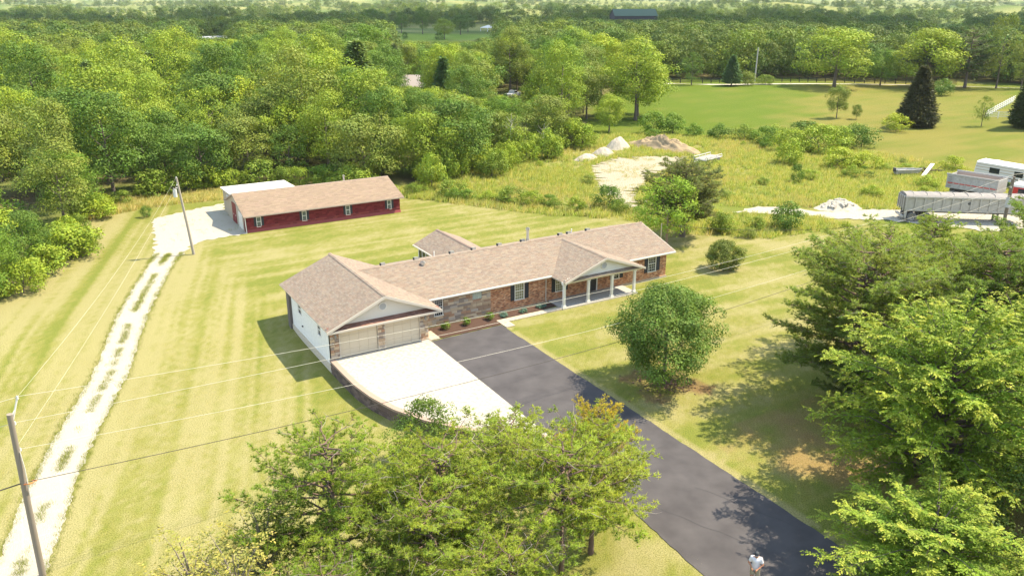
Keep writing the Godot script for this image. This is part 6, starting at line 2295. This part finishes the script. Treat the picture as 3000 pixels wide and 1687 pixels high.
	for i in 26:
		var a := Vector3(rng.randf_range(-1.4, 1.4), rng.randf_range(0.1, 0.5), rng.randf_range(-0.8, 0.8))
		var e := a + Vector3(rng.randf_range(-1.6, 1.6), rng.randf_range(-0.1, 0.7), rng.randf_range(-1.0, 1.0))
		var s := Shape.new()
		s.rod(a, e, rng.randf_range(0.03, 0.07), 5)
		put("rod", s, plain("rusty rod", Color(0.12, 0.085, 0.06), 0.9), scrap)
	var board := Shape.new()
	board.slab(Vector3(-3.4, 0.2, 0.9), Vector3(-3.2, 0.2, 1.4), Vector3(-0.6, 1.75, 1.0), Vector3(-0.8, 1.75, 0.5), 0.06)
	put("board", board, plain("white trim", Color(0.72, 0.69, 0.63), 0.6), scrap)
	var tf := thing("flat_trailer", "small pale bare trailer frame parked at the clearing", "trailer", Vector3(68.6, 0, -40.6), 0.28)
	var fr := Shape.new()
	for z in [-1.05, 1.05]:
		fr.box(Vector3(-2.6, 0.55, z - 0.06), Vector3(2.6, 0.7, z + 0.06))
		fr.box(Vector3(-2.5, 1.0, z - 0.04), Vector3(2.5, 1.1, z + 0.04))
	for x in [-2.6, -0.9, 0.9, 2.5]:
		fr.box(Vector3(x, 0.56, -0.99), Vector3(x + 0.1, 0.68, 0.99))
		fr.box(Vector3(x, 0.7, 1.01), Vector3(x + 0.08, 1.0, 1.09))
		fr.box(Vector3(x, 0.7, -1.09), Vector3(x + 0.08, 1.0, -1.01))
	fr.box(Vector3(-4.4, 0.5, -0.05), Vector3(-2.6, 0.6, 0.05))
	put("frame", fr, plain("pale trailer paint", Color(0.55, 0.54, 0.5), 0.5), tf)
	var dk := Shape.new()
	for i in 8:
		dk.box(Vector3(-2.5, 0.68, -1.0 + i * 0.25), Vector3(2.5, 0.72, -0.8 + i * 0.25))
	put("deck", dk, plain("grey deck", Color(0.3, 0.28, 0.25), 0.9), tf)
	for x in [0.4, 1.2]:
		wheel(tf, Vector3(x, 0.34, 1.25), 0.34, 0.2, Color(0.5, 0.5, 0.48))
		wheel(tf, Vector3(x, 0.34, -1.25), 0.34, -0.2, Color(0.5, 0.5, 0.48))


# ---------------------------------------------------------------- buildings beyond
func gabled(called: String, label: String, at: Vector3, turn: float, l: float, w: float, h: float, peak: float, wall: Material, roof: Material, category: String) -> Node3D:
	var o := thing(called, label, category, at, turn)
	var s := Shape.new()
	s.box(Vector3(-l / 2, -0.3, -w / 2), Vector3(l / 2, h, w / 2))
	for x in [-l / 2, l / 2]:
		if x > 0: s.poly([Vector3(x, h, w / 2), Vector3(x, h, -w / 2), Vector3(x, peak, 0)])
		else: s.poly([Vector3(x, h, -w / 2), Vector3(x, h, w / 2), Vector3(x, peak, 0)])
	put("wall", s, wall, o)
	for sgn in [1.0, -1.0]:
		var r := Shape.new()
		var e := 0.5
		var dy := (peak - h) / (w / 2) * e
		r.slab(Vector3(-sgn * (l / 2 + e), h - dy, sgn * (w / 2 + e)), Vector3(sgn * (l / 2 + e), h - dy, sgn * (w / 2 + e)), Vector3(sgn * (l / 2 + e), peak + 0.1, 0), Vector3(-sgn * (l / 2 + e), peak + 0.1, 0), 0.12)
		put("roof", r, roof, o)
	return o


func build_far_buildings() -> void:
	var white := plain("far white wall", Color(0.7, 0.7, 0.68), 0.7)
	var dark := plain("black barn board", Color(0.025, 0.025, 0.03), 0.8)
	var glass := plain("window glass", Color(0.02, 0.024, 0.03), 0.06)
	var hs := gabled("farm_house", "white house with grey roof half hidden in the wood", on_land(63.5, -137.0), -0.55, 10.0, 7.0, 4.2, 6.4, white, plain("grey roof", Color(0.3, 0.26, 0.24), 0.9), "house")
	for x in [-3.0, 0.0, 3.0]:
		for y in [0.9, 2.7]:
			var wf := Shape.new()
			wf.box(Vector3(x - 0.5, y, 3.5), Vector3(x + 0.5, y + 1.2, 3.54))
			var f := put("window", wf, white, hs)
			var pn := Shape.new()
			pn.box(Vector3(x - 0.42, y + 0.08, 3.54), Vector3(x + 0.42, y + 1.12, 3.55))
			put("pane", pn, glass, f)
	var pw := Shape.new()
	pw.box(Vector3(-5.04, 2.6, -0.5), Vector3(-5.0, 3.8, 0.5))
	put("window", pw, glass, hs)
	# pickup by the house
	var p := thing("pickup_truck", "silver pickup truck parked in the clearing of the wood", "pickup", on_land(87.0, -132.5), 0.55)
	var body := Shape.new()
	body.stone(Vector3(-2.8, 0.55, -0.95), Vector3(2.8, 1.2, 0.95), 0.1)
	body.hexa([Vector3(-0.9, 1.15, 0.85), Vector3(1.1, 1.15, 0.85), Vector3(1.1, 1.15, -0.85), Vector3(-0.9, 1.15, -0.85), Vector3(-0.7, 1.85, 0.72), Vector3(0.6, 1.85, 0.72), Vector3(0.6, 1.85, -0.72), Vector3(-0.7, 1.85, -0.72)])
	put("body", body, plain("silver paint", Color(0.5, 0.5, 0.5), 0.3, 0.3), p)
	var sg := Shape.new()
	sg.box(Vector3(-0.7, 1.25, 0.83), Vector3(0.75, 1.7, 0.86))
	put("side_window", sg, glass, p)
	for z in [0.9, -0.9]:
		for x in [-1.8, 1.8]:
			wheel(p, Vector3(x, 0.4, z), 0.4, 0.25 if z > 0 else -0.25, Color(0.4, 0.4, 0.4))
	gabled("far_shed", "white-roofed shed showing between tree tops on the left", on_land(66.5, -397.0), 0.3, 16.0, 10.0, 4.0, 6.5, white, plain("white roof", Color(0.8, 0.79, 0.76), 0.6), "shed")
	var bn := gabled("black_barn", "black barn with a long green roof beyond the wood", on_land(520.0, -622.0), -0.35, 44.0, 17.0, 8.5, 14.5, dark, plain("green roof", Color(0.022, 0.075, 0.055), 0.7), "barn")
	var bd := Shape.new()
	bd.box(Vector3(22.0, 0.0, -2.5), Vector3(22.12, 5.5, 2.5))
	put("door", bd, plain("barn door", Color(0.04, 0.04, 0.045), 0.8), bn)
	var pv := thing("field_shelter", "small white-roofed open shelter at the far side of the green field", "shelter", on_land(330.0, -580.0), 0.2)
	var pr := Shape.new()
	pr.poly([Vector3(-5, 3.2, 5), Vector3(5, 3.2, 5), Vector3(0, 5.4, 0)])
	pr.poly([Vector3(5, 3.2, 5), Vector3(5, 3.2, -5), Vector3(0, 5.4, 0)])
	pr.poly([Vector3(5, 3.2, -5), Vector3(-5, 3.2, -5), Vector3(0, 5.4, 0)])
	pr.poly([Vector3(-5, 3.2, -5), Vector3(-5, 3.2, 5), Vector3(0, 5.4, 0)])
	put("roof", pr, plain("white roof", Color(0.8, 0.79, 0.76), 0.6), pv)
	for x in [-4.6, 4.6]:
		for z in [-4.6, 4.6]:
			var ps := Shape.new()
			ps.box(Vector3(x - 0.2, -0.5, z - 0.2), Vector3(x + 0.2, 3.2, z + 0.2))
			put("post", ps, white, pv)
	gabled("far_shed", "low grey-roofed shed beside the open field shelter", on_land(346.0, -578.0), 0.1, 16.0, 9.0, 3.0, 4.6, white, plain("grey metal roof", Color(0.4, 0.42, 0.44), 0.5), "shed")


# ---------------------------------------------------------------- tall grass
func build_meadow() -> void:
	var mat := tinted("meadow grass", 0.8, 0.95)
	var tints := [Color(1, 1, 1), Color(1.15, 1.08, 0.9), Color(0.78, 0.9, 0.8), Color(1.2, 1.1, 1.1), Color(0.9, 1.03, 0.75)]
	var spots := []
	var straw := []
	for i in 60000:
		var p := Vector2(rng.randf_range(14, 112), rng.randf_range(-74, 15))
		if not inside(p, meadow_area) or inside(p, bare_area):
			continue
		if absf((p.y + 2.1) - (p.x - 62.8) * 0.74) < 5.5 and p.x > 55.0:
			continue
		if p.x > 47.0 and p.x < 66.0 and absf(p.y + 14.6 - (p.x - 50.0) * 0.85) < 2.6:
			continue
		var n := noise_b.get_noise_2d(p.x * 0.7 + 30.0, p.y * 0.7)
		if rng.randf() > 0.62 + n:
			continue
		if noise_b.get_noise_2d(p.x * 0.45, p.y * 0.45 + 80.0) > 0.23:
			straw.append(p)
		else:
			spots.append(p)
	tag(scatter("tall_grass", grass_clump(71, 26, 0.6, 0.42, Color(0.24, 0.3, 0.055), Color(0.36, 0.36, 0.12)), mat, spots, 0.6, 1.35, tints), "tall green meadow grass behind the house", "", "", "stuff")
	tag(scatter("tall_grass", grass_clump(72, 26, 0.6, 0.42, Color(0.31, 0.32, 0.09), Color(0.4, 0.36, 0.16)), mat, straw, 0.6, 1.3, tints), "straw-coloured seeding grass patches in the meadow", "", "", "stuff")
	var thin := []
	for i in 2600:
		var p := Vector2(rng.randf_range(38, 70), rng.randf_range(-51, -22))
		if inside(p, bare_area) and noise_b.get_noise_2d(p.x * 1.6, p.y * 1.6 + 40.0) > 0.04:
			thin.append(p)
	tag(scatter("clearing_weeds", grass_clump(75, 12, 0.3, 0.35, Color(0.27, 0.28, 0.06), Color(0.4, 0.34, 0.13)), mat, thin, 0.6, 1.4, tints), "thin weeds growing through the stony clearing", "", "", "stuff")
	var hay := []
	for i in 3600:
		var p := Vector2(rng.randf_range(-22, -2), rng.randf_range(-61, -50))
		if inside(p, hay_strip):
			hay.append(p)
	tag(scatter("hay_grass", grass_clump(73, 22, 0.6, 0.38, Color(0.38, 0.36, 0.12), Color(0.46, 0.41, 0.19)), mat, hay, 0.6, 1.2, tints), "strip of pale tall grass before the wood behind the yard", "", "", "stuff")
	# the mown turf nearest the camera: short tufts that break up the surface
	var turf := []
	for i in 90000:
		var p := Vector2(rng.randf_range(-30, 24), rng.randf_range(-9, 44))
		if p.x > -1.6 and p.x < 5.3 and p.y > 2.5:
			continue
		if p.x > -9.2 and p.x < 25.0 and p.y < 3.4 and p.y > -11.0:
			continue
		if p.x > -9.2 and p.x < -1.0 and p.y > 2.0 and p.y < 19.0:
			continue
		var cx := lerpf(-14.4, -29.4, clampf((p.y + 32.0) / 49.0, 0.0, 1.2))
		if absf(p.x - cx) < 1.6:
			continue
		if noise_b.get_noise_2d(p.x * 2.0 + 11.0, p.y * 2.0) > -0.12:
			turf.append(p)
	tag(scatter("turf_tufts", grass_clump(74, 9, 0.055, 0.2, Color(0.27, 0.27, 0.045), Color(0.42, 0.35, 0.13)), tinted("turf", 0.85, 0.95), turf, 0.6, 1.5, [Color(1, 1, 1), Color(1.25, 1.08, 1.0), Color(0.72, 0.85, 0.6), Color(1.1, 1.0, 0.8)]), "short tufts of mown grass on the nearer lawns", "", "", "stuff")


# ---------------------------------------------------------------- the person with the controller
# joins tapered capsules [from, to, radius, radius] with a smooth minimum and meshes the field as surface nets
func body_surface(bones: Array, cell: float, blend: float, floor_y := -1e9, roof_y := 1e9) -> Shape:
	var lo := Vector3.ONE * 1e9
	var hi := -lo
	for b in bones:
		var r := maxf(b[2], b[3]) + cell * 3.0 + blend
		lo = lo.min(b[0] - Vector3.ONE * r).min(b[1] - Vector3.ONE * r)
		hi = hi.max(b[0] + Vector3.ONE * r).max(b[1] + Vector3.ONE * r)
	var nx := int((hi.x - lo.x) / cell) + 2
	var ny := int((hi.y - lo.y) / cell) + 2
	var nz := int((hi.z - lo.z) / cell) + 2
	var f := PackedFloat32Array()
	f.resize(nx * ny * nz)
	f.fill(1.0)
	for b in bones:
		var a: Vector3 = b[0]
		var ab: Vector3 = b[1] - a
		var ra: float = b[2]
		var rb: float = b[3]
		var m := maxf(ra, rb) + cell * 3.0 + blend
		var p0: Vector3 = (a.min(b[1]) - Vector3.ONE * m - lo) / cell
		var p1: Vector3 = (a.max(b[1]) + Vector3.ONE * m - lo) / cell
		var len2 := maxf(ab.length_squared(), 1e-9)
		for k in range(maxi(0, int(p0.z)), mini(nz - 1, int(p1.z)) + 1):
			for j in range(maxi(0, int(p0.y)), mini(ny - 1, int(p1.y)) + 1):
				for i in range(maxi(0, int(p0.x)), mini(nx - 1, int(p1.x)) + 1):
					var q := lo + Vector3(i, j, k) * cell - a
					var t := clampf(q.dot(ab) / len2, 0.0, 1.0)
					var d := (q - ab * t).length() - lerpf(ra, rb, t)
					var at := (k * ny + j) * nx + i
					var e := f[at]
					var h := maxf(blend - absf(d - e), 0.0) / blend
					f[at] = minf(d, e) - h * h * blend * 0.25
	if floor_y > -1e8 or roof_y < 1e8:
		for k in nz:
			for j in ny:
				var y := lo.y + j * cell
				var cut := maxf(floor_y - y, y - roof_y)
				for i in nx:
					var at := (k * ny + j) * nx + i
					f[at] = maxf(f[at], cut)
	var s := Shape.new()
	var which := {}
	var step := [1, nx, nx * ny]
	for k in nz - 1:
		for j in ny - 1:
			for i in nx - 1:
				var at := (k * ny + j) * nx + i
				var inside_n := 0
				var sum := Vector3.ZERO
				var n := 0
				for c in 8:
					if f[at + (c & 1) + ((c >> 1) & 1) * nx + ((c >> 2) & 1) * nx * ny] < 0.0:
						inside_n += 1
				if inside_n == 0 or inside_n == 8:
					continue
				for c in 8:
					var v0 := f[at + (c & 1) + ((c >> 1) & 1) * nx + ((c >> 2) & 1) * nx * ny]
					for ax in 3:
						if (c >> ax) & 1:
							continue
						var c2: int = c | (1 << ax)
						var v1 := f[at + (c2 & 1) + ((c2 >> 1) & 1) * nx + ((c2 >> 2) & 1) * nx * ny]
						if (v0 < 0.0) != (v1 < 0.0):
							var u := v0 / (v0 - v1)
							var q := Vector3(c & 1, (c >> 1) & 1, (c >> 2) & 1)
							q[ax] += u
							sum += q
							n += 1
				which[at] = s.v.size()
				s.v.append(lo + (Vector3(i, j, k) + sum / n) * cell)
				s.n.append(Vector3(f[at + 1] - f[at], f[at + nx] - f[at], f[at + nx * ny] - f[at]).normalized())
				s.uv.append(Vector2.ZERO); s.c.append(s.tint)
	for k in range(1, nz - 1):
		for j in range(1, ny - 1):
			for i in range(1, nx - 1):
				var at := (k * ny + j) * nx + i
				for ax in 3:
					var v0 := f[at]
					var v1 := f[at + step[ax]]
					if (v0 < 0.0) == (v1 < 0.0):
						continue
					var u: int = step[(ax + 1) % 3]
					var w: int = step[(ax + 2) % 3]
					var a: int = which.get(at - u - w, -1)
					var b: int = which.get(at - w, -1)
					var c: int = which.get(at, -1)
					var d: int = which.get(at - u, -1)
					if a < 0 or b < 0 or c < 0 or d < 0:
						continue
					if v0 < 0.0:
						s.ix.append_array(PackedInt32Array([a, c, b, a, d, c]))
					else:
						s.ix.append_array(PackedInt32Array([a, b, c, a, c, d]))
	return s


func build_person() -> void:
	var skin := plain("skin", Color(0.36, 0.16, 0.09), 0.55)
	var o := thing("person", "person in white shirt, khaki shorts and dark cap holding a controller on the driveway", "person", on_land(-0.55, 35.2, 0.03), deg_to_rad(-52.0))
	var V := func(x: float, y: float, z: float) -> Vector3: return Vector3(x, y, z)
	var bones := []
	for sx in [-1.0, 1.0]:
		bones.append([V.call(0.095 * sx, 0.93, 0), V.call(0.115 * sx, 0.5, 0.03), 0.1, 0.062])
		bones.append([V.call(0.115 * sx, 0.5, 0.03), V.call(0.12 * sx, 0.32, -0.005), 0.058, 0.06])
		bones.append([V.call(0.12 * sx, 0.32, -0.005), V.call(0.125 * sx, 0.08, -0.02), 0.06, 0.036])
		bones.append([V.call(0.125 * sx, 0.05, -0.05), V.call(0.15 * sx, 0.035, 0.15), 0.045, 0.035])
	bones.append([V.call(-0.06, 0.97, 0), V.call(0.06, 0.97, 0), 0.13, 0.13])
	bones.append([V.call(0, 1.0, 0.01), V.call(0, 1.3, 0.01), 0.135, 0.15])
	bones.append([V.call(-0.1, 1.36, 0.0), V.call(0.1, 1.36, 0.0), 0.12, 0.12])
	bones.append([V.call(-0.17, 1.43, -0.01), V.call(0.17, 1.43, -0.01), 0.07, 0.07])
	bones.append([V.call(0, 1.44, 0.0), V.call(0, 1.56, 0.045), 0.062, 0.056])
	bones.append([V.call(-0.19, 1.42, -0.01), V.call(-0.29, 1.17, 0.03), 0.058, 0.044])
	bones.append([V.call(-0.29, 1.17, 0.03), V.call(-0.14, 1.06, 0.27), 0.044, 0.028])
	bones.append([V.call(0.19, 1.42, -0.01), V.call(0.3, 1.16, 0.02), 0.058, 0.044])
	bones.append([V.call(0.3, 1.16, 0.02), V.call(0.09, 1.02, 0.27), 0.044, 0.028])
	var body := body_surface(bones, 0.02, 0.05)
	# hands with five fingers closed on the controller
	for sx in [-1.0, 1.0]:
		var wrist: Vector3 = V.call(-0.14, 1.06, 0.27) if sx < 0 else V.call(0.09, 1.02, 0.27)
		var palm: Vector3 = V.call(-0.125, 1.05, 0.35) if sx < 0 else V.call(0.07, 1.03, 0.35)
		var h := [[wrist, palm, 0.027, 0.03], [palm + Vector3(0, -0.015, -0.02), palm + Vector3(0, 0.02, 0.02), 0.026, 0.024]]
		for i in 4:
			var root := palm + Vector3(0, 0.028 - i * 0.019, 0.032)
			var mid := root + Vector3(-sx * 0.012, -0.006, 0.04 - absf(i - 1.3) * 0.004)
			var tip := mid + Vector3(-sx * 0.034, -0.004, 0.006 - absf(i - 1.3) * 0.003)
			h.append([root, mid, 0.0095, 0.009])
			h.append([mid, tip, 0.009, 0.0075])
		var tb := palm + Vector3(-sx * 0.012, 0.03, -0.01)
		h.append([tb, tb + Vector3(-sx * 0.025, 0.016, 0.024), 0.0115, 0.01])
		h.append([tb + Vector3(-sx * 0.025, 0.016, 0.024), tb + Vector3(-sx * 0.038, 0.008, 0.046), 0.01, 0.008])
		merge(body, body_surface(h, 0.005, 0.012))
	# head looking down at the controller
	var head := [[V.call(0, 1.65, 0.035), V.call(0, 1.67, 0.055), 0.09, 0.088], [V.call(0, 1.6, 0.09), V.call(0, 1.565, 0.1), 0.062, 0.045], [V.call(0, 1.5, 0.03), V.call(0, 1.6, 0.05), 0.056, 0.055],
		[V.call(0, 1.645, 0.135), V.call(0, 1.61, 0.158), 0.012, 0.017], [V.call(-0.088, 1.63, 0.035), V.call(-0.088, 1.605, 0.04), 0.018, 0.012], [V.call(0.088, 1.63, 0.035), V.call(0.088, 1.605, 0.04), 0.018, 0.012], [V.call(-0.02, 1.575, 0.142), V.call(0.02, 1.575, 0.142), 0.009, 0.009]]
	merge(body, body_surface(head, 0.008, 0.02))
	put("body", body, skin, o)
	var eyes := Shape.new()
	for sx in [-1.0, 1.0]:
		eyes.tube([V.call(0.034 * sx, 1.645, 0.125), V.call(0.034 * sx, 1.643, 0.138)], [0.013, 0.006], 8)
	put("eye", eyes, plain("eye", Color(0.03, 0.02, 0.02), 0.3), o)
	var hair := body_surface([[V.call(0, 1.66, 0.0), V.call(0, 1.62, -0.03), 0.093, 0.075]], 0.012, 0.02, 1.57, 1.69)
	put("hair", hair, plain("grey brown hair", Color(0.1, 0.075, 0.06), 0.8), o)
	var cap := body_surface([[V.call(0, 1.69, 0.03), V.call(0, 1.69, 0.05), 0.104, 0.1]], 0.01, 0.02, 1.675, 1.9)
	var cn := put("cap", cap, plain("dark cap", Color(0.03, 0.036, 0.045), 0.8), o)
	var brim := Shape.new()
	for i in 8:
		var a0 := PI * i / 8.0
		var a1 := PI * (i + 1) / 8.0
		brim.hexa([V.call(cos(a0) * 0.085, 1.672, 0.1), V.call(cos(a1) * 0.085, 1.672, 0.1), V.call(cos(a1) * 0.09, 1.655, 0.13 + sin(a1) * 0.085), V.call(cos(a0) * 0.09, 1.655, 0.13 + sin(a0) * 0.085), V.call(cos(a0) * 0.085, 1.684, 0.1), V.call(cos(a1) * 0.085, 1.684, 0.1), V.call(cos(a1) * 0.09, 1.664, 0.13 + sin(a1) * 0.085), V.call(cos(a0) * 0.09, 1.664, 0.13 + sin(a0) * 0.085)])
	put("brim", brim, plain("dark cap", Color(0.03, 0.036, 0.045), 0.8), cn)
	var shirt := [[V.call(-0.055, 0.97, 0), V.call(0.055, 0.97, 0), 0.155, 0.155], [V.call(0, 1.0, 0.01), V.call(0, 1.3, 0.01), 0.165, 0.175], [V.call(-0.1, 1.36, 0.0), V.call(0.1, 1.36, 0.0), 0.138, 0.138], [V.call(-0.17, 1.43, -0.01), V.call(0.17, 1.43, -0.01), 0.088, 0.088], [V.call(-0.19, 1.42, -0.01), V.call(-0.25, 1.27, 0.015), 0.082, 0.075], [V.call(0.19, 1.42, -0.01), V.call(0.255, 1.27, 0.01), 0.082, 0.075]]
	put("shirt", body_surface(shirt, 0.018, 0.05, 0.9, 1.5), plain("white shirt", Color(0.6, 0.59, 0.61), 0.85), o)
	var shorts := []
	for sx in [-1.0, 1.0]:
		shorts.append([V.call(0.095 * sx, 0.93, 0), V.call(0.12 * sx, 0.58, 0.03), 0.125, 0.1])
	shorts.append([V.call(-0.06, 0.95, 0), V.call(0.06, 0.95, 0), 0.145, 0.145])
	put("shorts", body_surface(shorts, 0.018, 0.03, 0.58, 1.0), plain("khaki shorts", Color(0.3, 0.26, 0.17), 0.85), o)
	for sx in [-1.0, 1.0]:
		put("shoe", body_surface([[V.call(0.125 * sx, 0.05, -0.06), V.call(0.152 * sx, 0.04, 0.16), 0.056, 0.046], [V.call(0.125 * sx, 0.09, -0.03), V.call(0.125 * sx, 0.06, -0.03), 0.05, 0.055]], 0.012, 0.03, 0.0, 0.12), plain("shoe", Color(0.12, 0.11, 0.1), 0.8), o)
	var rc := thing("controller", "small dark remote controller held in both hands of the person", "controller", o.position, o.rotation.y)
	var cs := Shape.new()
	cs.stone(Vector3(-0.085, 1.02, 0.34), Vector3(0.035, 1.055, 0.43), 0.01)
	put("case", cs, plain("controller black", Color(0.025, 0.025, 0.028), 0.45), rc)
	for x in [-0.055, 0.005]:
		var st := Shape.new()
		st.rod(Vector3(x, 1.055, 0.38), Vector3(x, 1.075, 0.38), 0.008, 6)
		put("stick", st, plain("controller stick", Color(0.08, 0.08, 0.08), 0.4), rc)


func merge(a: Shape, b: Shape) -> void:
	var k := a.v.size()
	a.v.append_array(b.v); a.n.append_array(b.n); a.uv.append_array(b.uv); a.c.append_array(b.c)
	for i in b.ix:
		a.ix.append(i + k)
